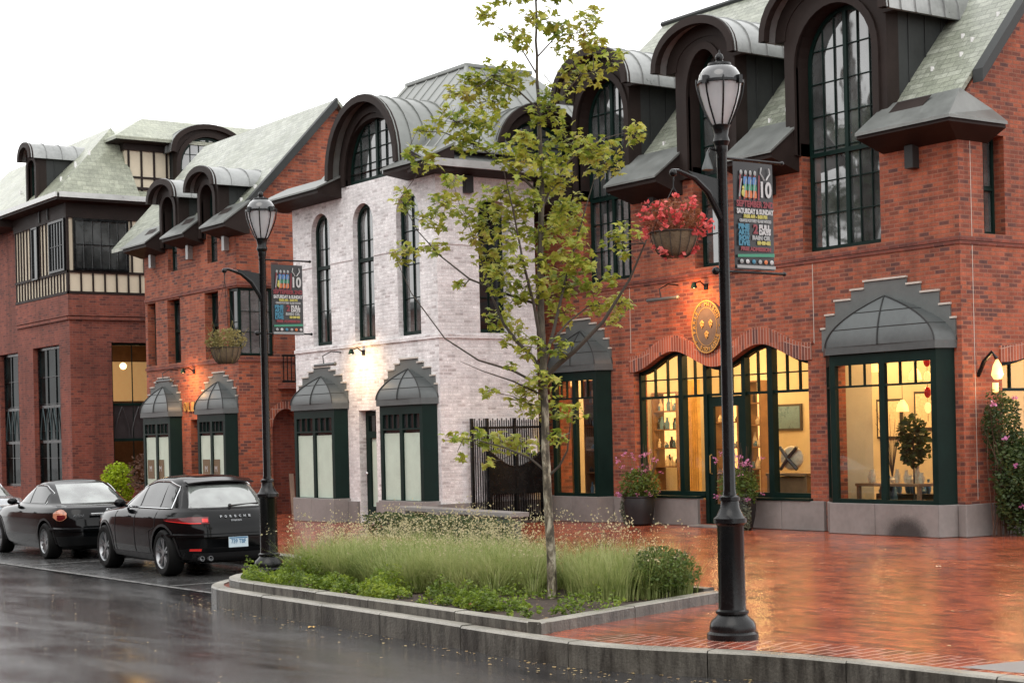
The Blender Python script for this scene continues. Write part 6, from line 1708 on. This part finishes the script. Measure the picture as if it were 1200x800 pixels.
# ------------------------------------------------------------------ cars
def interp(tab, z):
    if z <= tab[0][0]: return tab[0][1:]
    for a, b in zip(tab[:-1], tab[1:]):
        if z <= b[0]:
            t = (z - a[0]) / (b[0] - a[0]); t2 = t
            return tuple(p + (q - p) * t2 for p, q in zip(a[1:], b[1:]))
    return tab[-1][1:]
sp = lambda v, e: math.copysign(abs(v) ** e, v)
class Car:
    def __init__(s, tab, nr=5., nf=3.2): s.tab = tab; s.nr = nr; s.nf = nf
    def S(s, th, z, off=0):
        xr, xf, hw = interp(s.tab, z); c = (xr + xf) / 2 ; a = (xf - xr) / 2
        n = s.nr if math.cos(th) < 0 else s.nf
        x = c + (a + off) * sp(math.cos(th), 2 / n); y = (hw + off) * sp(math.sin(th), 2 / (n if abs(math.sin(th)) < .999 else n))
        return (x, y, z)
    def side(s, x, z, sgn, off=0):
        xr, xf, hw = interp(s.tab, z); c = (xr + xf) / 2; a = (xf - xr) / 2
        n = s.nr if x < c else s.nf
        t = max(0, 1 - min(1, abs((x - c) / a)) ** n)
        return (x, sgn * ((hw) * t ** (1 / n) + off), z)
    def rear(s, y, z, off=0):
        xr, xf, hw = interp(s.tab, z); c = (xr + xf) / 2; a = (xf - xr) / 2
        t = max(0, 1 - min(1, abs(y / hw)) ** s.nr)
        return (c - a * t ** (1 / s.nr) - off, y, z)
    def front(s, y, z, off=0):
        xr, xf, hw = interp(s.tab, z); c = (xr + xf) / 2; a = (xf - xr) / 2
        t = max(0, 1 - min(1, abs(y / hw)) ** s.nf)
        return (c + a * t ** (1 / s.nf) + off, y, z)
def wheel(parent, x, y, sgn, r=.35, w=.23, spokes=5, face=.0):
    """sgn = side of the car the rim faces"""
    T = lambda a, q, z: (x + a, y + sgn * q, r + z)
    mb = MB(T)
    pr = [(r * .66, w), (r * .70, w + .008), (r * .90, w + .006), (r * .98, w - .02), (r, w - .05), (r, .03), (r * .97, 0), (r * .66, 0)]
    n = 36; pts = []
    for rr_, q in pr:
        for k in range(n): t = 2 * PI * k / n; pts.append((rr_ * math.cos(t), q, rr_ * math.sin(t)))
    m_ = len(pr)
    mb.add(pts, [(i * n + k, i * n + (k + 1) % n, ((i + 1) % m_) * n + (k + 1) % n, ((i + 1) % m_) * n + k) for i in range(m_) for k in range(n)], True)
    wo = mb.build('wheel', 'tyre', parent)
    mb = MB(T)
    n = 36; pts = []
    for rr_, q in [(r * .67, w + .004), (r * .63, w - .01), (r * .60, w - .08), (r * .60, .02)]:
        for k in range(n): t = 2 * PI * k / n; pts.append((rr_ * math.cos(t), q, rr_ * math.sin(t)))
    mb.add(pts, [(i * n + k, i * n + (k + 1) % n, (i + 1) * n + (k + 1) % n, (i + 1) * n + k) for i in range(3) for k in range(n)], True)
    for k in range(spokes):
        t = 2 * PI * k / spokes + .3; d = (math.cos(t), math.sin(t)); e = (-d[1], d[0])
        for off in (-.022, .022):
            A_ = []
            for rr_, hwid, q in ((.04, .018, w - .035), (r * .62, .016, w - .012)):
                for sg in (-1, 1): A_.append((d[0] * rr_ + e[0] * (sg * hwid + off * rr_ / (r * .62) * 2), q, d[1] * rr_ + e[1] * (sg * hwid + off * rr_ / (r * .62) * 2)))
            B_ = [(a, q - .025, z) for a, q, z in A_]
            mb.add(A_ + B_, [(0, 1, 3, 2), (4, 5, 7, 6), (0, 1, 5, 4), (2, 3, 7, 6), (0, 2, 6, 4), (1, 3, 7, 5)])
    pts = [(.055 * math.cos(2 * PI * k / 16), w - .02, .055 * math.sin(2 * PI * k / 16)) for k in range(16)]
    mb.add(pts, [tuple(range(16))]); mb.add([(a, q - .05, z) for a, q, z in pts] + pts, [(k, (k + 1) % 16, (k + 1) % 16 + 16, k + 16) for k in range(16)])
    mb.build('rim', 'rim', wo)
    mb = MB(T); pts = [(r * .6 * math.cos(2 * PI * k / 20), w - .12, r * .6 * math.sin(2 * PI * k / 20)) for k in range(20)]
    mb.add(pts, [tuple(range(20))]); mb.build('brake_disc', 'cartrim', wo)
    return wo
def patch(f, us, vs): return [[f(u, v) for u in us] for v in vs]
def lin(a, b, n): return [a + (b - a) * i / n for i in range(n + 1)]
def car_body(t, car, zmin, zmax, wheels, r, paint, levels=46):
    mb = MB(); n = 96
    rows = []
    for i in range(levels + 1):
        z = zmin + (zmax - zmin) * i / levels
        rows.append([car.S(2 * PI * k / n, z) for k in range(n)])
    pts = [p for r_ in rows for p in r_]
    fs = [(i * n + k, i * n + (k + 1) % n, (i + 1) * n + (k + 1) % n, (i + 1) * n + k) for i in range(levels) for k in range(n)]
    fs += [tuple(range(n))[::-1]]
    # crown of the roof
    xr, xf, hw = interp(car.tab, zmax)
    base = levels * n; cx = (xr + xf) / 2
    prev = base
    for s_, dz in ((.8, .012), (.5, .024), (.2, .03)):
        o = len(pts)
        pts += [(cx + (p[0] - cx) * s_, p[1] * s_, p[2] + dz) for p in rows[-1]]
        fs += [(prev + k, prev + (k + 1) % n, o + (k + 1) % n, o + k) for k in range(n)]; prev = o
    fs += [tuple(prev + k for k in range(n))]
    mb.add(pts, fs, True)
    body = mb.build('body', paint, t, sharp=32)
    cu = MB()
    for x in wheels:
        for sg in (-1, 1):
            T = [(x + rr_ * math.cos(2 * PI * k / 32), q, r + rr_ * math.sin(2 * PI * k / 32)) for rr_, q in ((r + .055, sg * .60), (r + .055, sg * 1.2)) for k in range(32)]
            cu.add(T, [(k, (k + 1) % 32, (k + 1) % 32 + 32, k + 32) for k in range(32)] + [tuple(range(32)), tuple(range(32, 64))])
    c = cu.build('cutter', 'cartrim', None)
    md = body.modifiers.new('b', 'BOOLEAN'); md.operation = 'DIFFERENCE'; md.object = c; md.solver = 'EXACT'
    bpy.context.view_layer.update()
    me = bpy.data.meshes.new_from_object(body.evaluated_get(bpy.context.evaluated_depsgraph_get()))
    body.modifiers.clear(); body.data = me
    if len(me.materials) < 2: me.materials.append(MT['cartrim'])
    try: me.set_sharp_from_angle(angle=R(32))
    except Exception: pass
    bpy.data.objects.remove(c)
    # arch lining lips
    return body
def archlip(t, car, x, r, sgn, mat='cartrim'):
    mb = MB(); rows = [[], []]
    for k in range(25):
        a = PI * k / 24 ; a = -.12 + (PI + .24) * k / 24
        for j, rr_ in enumerate((r + .045, r + .085)):
            px, pz = x + rr_ * math.cos(a), r + rr_ * math.sin(a)
            p = car.side(px, max(pz, .24), sgn, .008); rows[j].append((p[0], p[1], pz))
    mb.grid(rows, sm=True); return mb.build('arch_lip', mat, t)

def glasspatch(t, rows, mat, name='window', parent=None):
    mb = MB(); mb.grid(rows, sm=True); return mb.build(name, mat, parent or t)

def make_suv():
    t = thing('parked_suv', 'wet black suv with red tail lamps parked just left of the planting bed', 'suv', local=True)
    tab = [(.20, .30, 4.28, .80), (.27, .12, 4.42, .86), (.42, .02, 4.50, .895), (.60, 0, 4.52, .91), (.74, .015, 4.50, .912), (.84, .05, 4.42, .905), (.90, .085, 4.30, .895), (.96, .13, 4.05, .865), (1.0, .17, 3.6, .83), (1.03, .22, 3.30, .79),
           (1.12, .31, 3.06, .745), (1.25, .46, 2.78, .69), (1.38, .63, 2.46, .625), (1.45, .74, 2.26, .58), (1.49, .85, 2.08, .53), (1.515, 1.0, 1.90, .44)]
    car = Car(tab, 4.4, 3.4); W = (.86, 3.42); r = .36
    body = car_body(t, car, .20, 1.515, W, r, 'carblack')
    for sg in (-1, 1):
        for x in W: wheel(t, x, sg * .645, sg, r, .25); archlip(t, car, x, r, sg)
        # side glass: front, rear, quarter
        for (x0, x1, tl) in ((2.02, 2.72, 1.0), (1.18, 1.95, 1.0), (.78, 1.12, .92)):
            rows = []
            for v in lin(0, 1, 6):
                row = []
                for x in lin(x0, x1, 8):
                    zt_ = 1.425 - max(0, (x - 1.7)) * .17 - max(0, 1.15 - x) * .22
                    z = 1.055 + (zt_ - 1.055) * v
                    xx = x - (.28 * v if x0 > 2 and x > 2.3 else 0) * ((x - 2.3) / .42) + (.06 * v * (1 if x1 < 1.2 else 0))
                    p = car.side(xx, z, sg, .006); row.append(p)
                rows.append(row)
            glasspatch(t, rows, 'carglass')
        # chrome line round the side windows
        mb = MB()
        top = [car.side(x, 1.445 - max(0, (x - 1.7)) * .17 - max(0, 1.15 - x) * .22, sg, .010) for x in lin(.80, 2.40, 14)]
        bot = [car.side(x, 1.042, sg, .012) for x in lin(2.78, .74, 14)]
        mb.tube(top + [car.side(2.78, 1.06, sg, .012)] + bot + [top[0]], .009, 5); mb.build('window_trim', 'chrome', t)
        mb = MB(); mb.add([(2.52, sg * .80, 1.04), (2.60, sg * .80, 1.10)], []) ; mb.ball((2.56, sg * .92, 1.10), (.07, .10, .075), 12, 8); mb.tube([(2.6, sg * .78, 1.04), (2.58, sg * .88, 1.07)], .02, 6); mb.build('mirror', 'carblack', t)
        for x in (1.32, 2.20):
            mb = MB(); p = car.side(x, .90, sg, .018); q = car.side(x + .2, .90, sg, .018); mb.tube([p, q], .012, 6); mb.build('handle', 'carblack', t)
        mb = MB()
        for x in (1.14, 1.98, 2.86):
            P = [car.side(x + (0 if x != 1.14 else .22 * (1 if z < .75 else 0)), z, sg, .003) for z in lin(.34, 1.03, 10)]
            mb.tube(P, .004, 4)
        mb.build('door_seam', 'cartrim', t)
        mb = MB(); mb.grid(patch(lambda x, z: car.side(x, z, sg, .006), lin(1.3, 2.98, 10), lin(.25, .33, 2))); mb.build('sill_trim', 'cartrim', t)
    # rear glass with dark surround
    hwz = lambda z: interp(tab, z)[2]
    rows = patch(lambda s_, z: car.rear(s_ * (hwz(z) - .02), z, .012), lin(-.93, .93, 14), lin(1.03, 1.47, 6)); glasspatch(t, rows, 'cartrim', 'rear_frame')
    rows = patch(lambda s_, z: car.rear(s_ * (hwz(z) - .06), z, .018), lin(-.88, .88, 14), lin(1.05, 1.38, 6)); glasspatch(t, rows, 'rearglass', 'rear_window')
    mb = MB(); rows = patch(lambda s_, q: (interp(tab, 1.46)[0] + .02 - .20 * q, s_ * .55, 1.505 - .05 * q - .03 * s_ * s_), lin(-1, 1, 8), lin(0, 1, 2)); rows2 = [[(x, y, z - .02) for x, y, z in r_] for r_ in rows]
    mb.grid(rows); mb.grid(rows2); mb.grid([rows[-1], rows2[-1]]); mb.build('spoiler', 'carblack', t)
    mb = MB(); mb.tube([car.rear(.02, 1.07, .035), car.rear(-.48, 1.09, .035)], .012, 6); mb.ball(car.rear(.02, 1.07, .03), .03); mb.build('wiper', 'cartrim', t)
    for sg in (-1, 1):
        # tail lamp wraps round the corner
        def tl(u, z): # u 0..1 from side to rear
            th = PI - sg * (PI / 2 - u * 1.35) if False else PI - sg * (1.16 - u * .96)
            return car.S(th, .868 + (z - .865) * (.3 + .7 * min(1, u * 1.6)), .012)
        mb = MB(); mb.grid(patch(tl, lin(0, 1, 18), lin(.81, .915, 4))); tlm = mb.build('tail_lamp', 'redlamp', t)
        mb = MB(); mb.grid(patch(lambda u, z: (lambda p: (p[0] - .006, p[1] + sg * .003, p[2]))(tl(u, z)), lin(.88, .985, 4), lin(.835, .89, 2))); mb.build('lens', 'redlit', tlm)
        mb = MB(); mb.grid(patch(lambda u, z: (lambda p: (p[0] - .004, p[1] + sg * .004, p[2]))(tl(u, z)), lin(.05, .86, 14), lin(.812, .828, 1))); mb.build('light_bar', 'redlit', tlm)
        mb = MB(); mb.grid(patch(lambda y, z: car.rear(y, z, .012), lin(sg * .56, sg * .70, 3), lin(.40, .435, 1))); mb.build('reflector', 'redlit', t)
    # bumper: diffuser and crease
    mb = MB(); mb.grid(patch(lambda y, z: car.rear(y, z, .006), lin(-.74, .74, 14), lin(.22, .37, 3))); mb.build('diffuser', 'cartrim', t)
    mb = MB(); rows = [[car.S(PI + a, z, o_) for a in lin(-1.2, 1.2, 24)] for z, o_ in ((.60, .0), (.615, .03), (.645, .03), (.66, .005))]; mb.grid(rows); mb.build('bumper_ledge', 'carblack', t)
    for y in (.42, .54):
        mb = MB(); n = 16
        xx = car.rear(y, .30)[0]
        pts = [(xx - .06, y + .038 * math.cos(2 * PI * k / n), .285 + .038 * math.sin(2 * PI * k / n)) for k in range(n)]; pts += [(xx + .1, p[1], p[2]) for p in pts] + [(xx - .06, y + (p[1] - y) * .8, .285 + (p[2] - .285) * .8) for p in pts] + [(xx - .0, y + (p[1] - y) * .78, .285 + (p[2] - .285) * .78) for p in pts]
        mb.add(pts, [(k, (k + 1) % n, (k + 1) % n + n, k + n) for k in range(n)] + [(k, (k + 1) % n, (k + 1) % n + 2 * n, k + 2 * n) for k in range(n)] + [(k + 2 * n, (k + 1) % n + 2 * n, (k + 1) % n + 3 * n, k + 3 * n) for k in range(n)] + [tuple(range(3 * n, 4 * n))], True)
        mb.build('exhaust', 'rim' , t)
    # plate; frame: looking forward (+x) from behind, left of view is +y
    FP = lambda a, q, z: (-.012 + q, -a, z)
    mb = MB(FP); mb.box(-.16, .16, -.012, .0, .44, .60); pl = mb.build('number_plate', 'plate', t, bevel=.004)
    text(pl, '739 TBF', FP, 0, .53, -.014, .09, 'plateblue', thick=.003, width=.24, bold=.002)
    mb = MB(FP); mb.box(-.15, .15, -.0135, -.0122, .575, .595); mb.build('header', 'plateblue', pl)
    xl = car.rear(0, .885)[0] - .008
    FL = lambda a, q, z: (xl + q + (z - .885) * .55, -a, z)
    for i, ch in enumerate('PORSCHE'): text(t, ch, FL, -.235 + i * .078, .912, -.006, .046, 'rim', name='badge_letter', thick=.006, width=.036, bold=.002)
    text(t, 'macan', FL, .0, .855, -.010, .055, 'rim', name='badge_letter', thick=.004, width=.17)
    return t
def make_sedan(paint, label, name='parked_sedan'):
    t = thing(name, label, 'sedan', local=True)
    tab = [(.18, .25, 4.50, .80), (.26, .08, 4.64, .85), (.42, .0, 4.70, .885), (.60, .0, 4.72, .90), (.74, .03, 4.66, .90), (.82, .06, 4.50, .89), (.88, .09, 4.30, .87), (.93, .12, 3.9, .84), (.955, .20, 3.45, .80), (.975, .62, 3.30, .76),
           (1.04, .78, 3.12, .735), (1.15, 1.02, 2.85, .69), (1.27, 1.32, 2.5, .63), (1.35, 1.56, 2.2, .58), (1.385, 1.75, 2.0, .50)]
    car = Car(tab, 4.6, 3.4); W = (.95, 3.70); r = .33
    car_body(t, car, .18, 1.385, W, r, paint)
    for sg in (-1, 1):
        for x in W: wheel(t, x, sg * .645, sg, r, .24, 7); archlip(t, car, x, r, sg)
        for (x0, x1) in ((2.12, 2.88), (1.28, 2.05)):
            rows = []
            for v in lin(0, 1, 6):
                row = []
                for x in lin(x0, x1, 8):
                    zt_ = 1.30 - max(0, (x - 2.0)) * .14 - max(0, 1.6 - x) * .36
                    z = 1.0 + (zt_ - 1.0) * v
                    row.append(car.side(x - (.30 * v * max(0, (x - 2.4) / .48)), z, sg, .006))
                rows.append(row)
            glasspatch(t, rows, 'carglass')
        mb = MB(); mb.tube([car.side(x, 1.325 - max(0, (x - 2.0)) * .14 - max(0, 1.6 - x) * .36, sg, .010) for x in lin(1.22, 2.6, 12)] + [car.side(2.95, .985, sg, .012), car.side(1.2, .985, sg, .012)] + [car.side(1.22, 1.19, sg, .01)], .008, 5); mb.build('window_trim', 'chrome', t)
        mb = MB(); mb.ball((2.72, sg * .90, 1.02), (.07, .10, .065), 12, 8); mb.tube([(2.76, sg * .76, .97), (2.74, sg * .86, 1.0)], .02, 6); mb.build('mirror', paint, t)
        for x in (1.42, 2.26):
            mb = MB(); mb.tube([car.side(x, .84, sg, .018), car.side(x + .2, .84, sg, .018)], .012, 6); mb.build('handle', paint, t)
        def tl(u, v):
            th = PI - sg * (1.0 - u * .40); z = .70 + .21 * v + .0
            k = 4 * u * (1 - u); z = .80 + (z - .80) * (.35 + .65 * k)
            return car.S(th, z, .014)
        mb = MB(); mb.grid(patch(tl, lin(0, 1, 14), lin(0, 1, 8))); q = mb.build('tail_lamp', 'orangelamp', t)
        mb = MB(); mb.grid(patch(lambda u, v: (lambda p: (p[0] - .006, p[1] + sg * .005, p[2]))(tl(u, v)), lin(.3, .9, 6), lin(.06, .5, 4))); mb.build('lens', 'redlamp', q)
    hwz = lambda z: interp(tab, z)[2]
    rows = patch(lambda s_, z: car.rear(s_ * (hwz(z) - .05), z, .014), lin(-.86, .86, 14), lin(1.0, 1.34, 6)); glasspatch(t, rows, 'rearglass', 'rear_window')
    rows = patch(lambda s_, z: car.front(s_ * (hwz(z) - .05), z, .014), lin(-.86, .86, 14), lin(.99, 1.34, 6)); glasspatch(t, rows, 'carglass', 'windscreen')
    mb = MB(); rows = [[car.S(PI + a, z, o_) for a in lin(-1.1, 1.1, 24)] for z, o_ in ((.50, .0), (.52, .03), (.56, .03), (.58, .0))]; mb.grid(rows); mb.build('bumper_ledge', paint, t)
    FP = lambda a, q, z: (-.01 + q, -a, z)
    mb = MB(FP); mb.box(-.34, .34, -.02, .03, .795, .835); mb.build('chrome_bar', 'chrome', t, bevel=.006)
    mb = MB(FP); mb.box(-.16, .16, -.0, .03, .62, .775); pl = mb.build('number_plate', 'plate', t)
    text(pl, '852 WKR', FP, 0, .69, -.004, .09, 'plateblue', thick=.003, width=.25, bold=.002)
    mb = MB(FP); mb.prism([(.045 * math.cos(2 * PI * k / 20), .865 + .045 * math.sin(2 * PI * k / 20)) for k in range(20)], -.0, .06, [[(.032 * math.cos(2 * PI * k / 20), .865 + .032 * math.sin(2 * PI * k / 20)) for k in range(20)]]); mb.box(-.055, .055, -.004, .05, .858, .872); mb.build('badge', 'chrome', t)
    text(t, 'ALTIMA', FP, -.56, .80, .0, .055, 'rim', name='badge_letter', thick=.004, width=.2)
    return t
suv = make_suv(); place(suv, (-23.78, 11.55, -.216), R(178.0))
sed = make_sedan('carblack', 'wet black sedan parked ahead of the suv, its rear lamp orange and white'); place(sed, (-29.35, 11.72, -.216), R(178.5))
s3 = make_sedan('carsilver', 'silver sedan mostly cut off by the left edge of the photo'); place(s3, (-36.2, 11.9, -.216), R(180))

# ------------------------------------------------------------------ things across the street, seen only in reflections
t = thing('bare_limbed_tree', 'large old tree across the street, seen only reflected in the tallest arched window', 'tree', (-41.5, 0, -.2))
mb = MB(); mb.tube([(-41.5, 0, -.2), (-41.2, 0, 3), (-41.3, .3, 7), (-41.0, .2, 10), (-41.6, .3, 13), (-42.2, .2, 17)], [.48, .42, .38, .33, .26, .12], 10)
for p in ([(-41.2, .2, 9.5), (-42.6, 0, 11.5), (-43.6, .3, 14), (-44.0, 0, 18)], [(-41.1, .2, 10), (-40.4, .4, 12), (-40.6, 0, 14.5), (-39.8, .2, 18)], [(-41.4, .2, 12), (-40.8, -.2, 14.0), (-41.2, 0, 17)], [(-42.4, .1, 11.3), (-44.6, 0, 12.4), (-46, 0, 14)]): mb.tube(p, [.26, .20, .14, .06], 8)
mb.build('trunk', 'twig', t)
m = MB(); r_ = random.Random(4); V, Fc = [], []
for c in [(r_.uniform(-45.5, -39.5), r_.uniform(-2, 2), r_.uniform(8.6, 12.4)) for _ in range(13)]:
    for _ in range(170): leaflet(V, Fc, Vector(c) + Vector((r_.gauss(0, .55), r_.gauss(0, .6), r_.gauss(0, .4))), r_.uniform(.08, .2), None, .7, r_)
m.add(V, Fc); m.build('crown', 'shrub', t, recalc=False)
t = thing('far_side_building', 'brick row across the street behind the viewer, seen only in reflections', 'building', (-60, -12, -.2))
mb = MB(); mb.box(-120, 25, -20, -9, -.2, 8.6); mb.build('wall', 'brick_plain', t)
mb = MB(); mb.box(-120.3, 25.3, -20.3, -8.7, 8.6, 8.9); mb.build('roof', 'hood', t)

# ------------------------------------------------------------------ camera, light, world
cam = bpy.data.cameras.new('camera'); co = bpy.data.objects.new('camera', cam); COL.objects.link(co); sc.camera = co
cam.sensor_width = 36; cam.lens = 60; cam.shift_y = 112 / 1200; cam.clip_end = 600; cam.clip_start = .1
fwd = Vector((-.8181, .5751, 0)).normalized(); right = Vector((.5751, .8181, 0)).normalized(); up = Vector((0, 0, 1)); rr_ = R(1.35)
rx = right * math.cos(rr_) - up * math.sin(rr_); ux = right * math.sin(rr_) + up * math.cos(rr_)
M = Matrix((rx, ux, -fwd)).transposed().to_4x4(); M.translation = Vector((0, 0, 1.8)); co.matrix_world = M

w = bpy.data.worlds.new('World'); sc.world = w; w.use_nodes = True; nt = w.node_tree
bg = nt.nodes['Background']
sky = nt.nodes.new('ShaderNodeTexSky'); sky.sky_type = 'NISHITA'; sky.sun_disc = False
SE, SR = R(55), R(140)
sky.sun_elevation = SE; sky.sun_rotation = SR; sky.air_density = 1; sky.dust_density = 6; sky.ozone_density = 1
tc = nt.nodes.new('ShaderNodeTexCoord'); cl = N(nt, 'ShaderNodeTexNoise', Scale=1.6, Detail=5)
nt.links.new(tc.outputs['Generated'], cl.inputs[0])
cloud = ramp(nt, cl.outputs['Fac'], [(.3, (15.4, 15.3, 15.2)), (.7, (19.6, 19.5, 19.3))])
mx = mixc(nt, .9, sky.outputs[0], cloud)
nt.links.new(mx, bg.inputs[0]); bg.inputs[1].default_value = .115
sl = bpy.data.lights.new('sun', 'SUN'); sl.energy = .6; sl.angle = R(40); sl.color = (1, .97, .93)
so = bpy.data.objects.new('sun', sl); COL.objects.link(so)
sd = Vector((math.sin(SR) * math.cos(SE), math.cos(SR) * math.cos(SE), math.sin(SE)))
so.rotation_euler = (-sd).to_track_quat('-Z', 'Y').to_euler(); so.location = (0, 0, 30)
vs = sc.view_settings; vs.view_transform = 'Standard'; vs.look = 'None'; vs.exposure = .08; vs.gamma = 1; vs.use_curve_mapping = False
sc.cycles.max_bounces = 7; sc.cycles.transparent_max_bounces = 12; sc.cycles.diffuse_bounces = 3; sc.cycles.glossy_bounces = 3
sc.cycles.caustics_reflective = False; sc.cycles.caustics_refractive = False; sc.cycles.sample_clamp_indirect = 4
sc.cycles.use_denoising = True
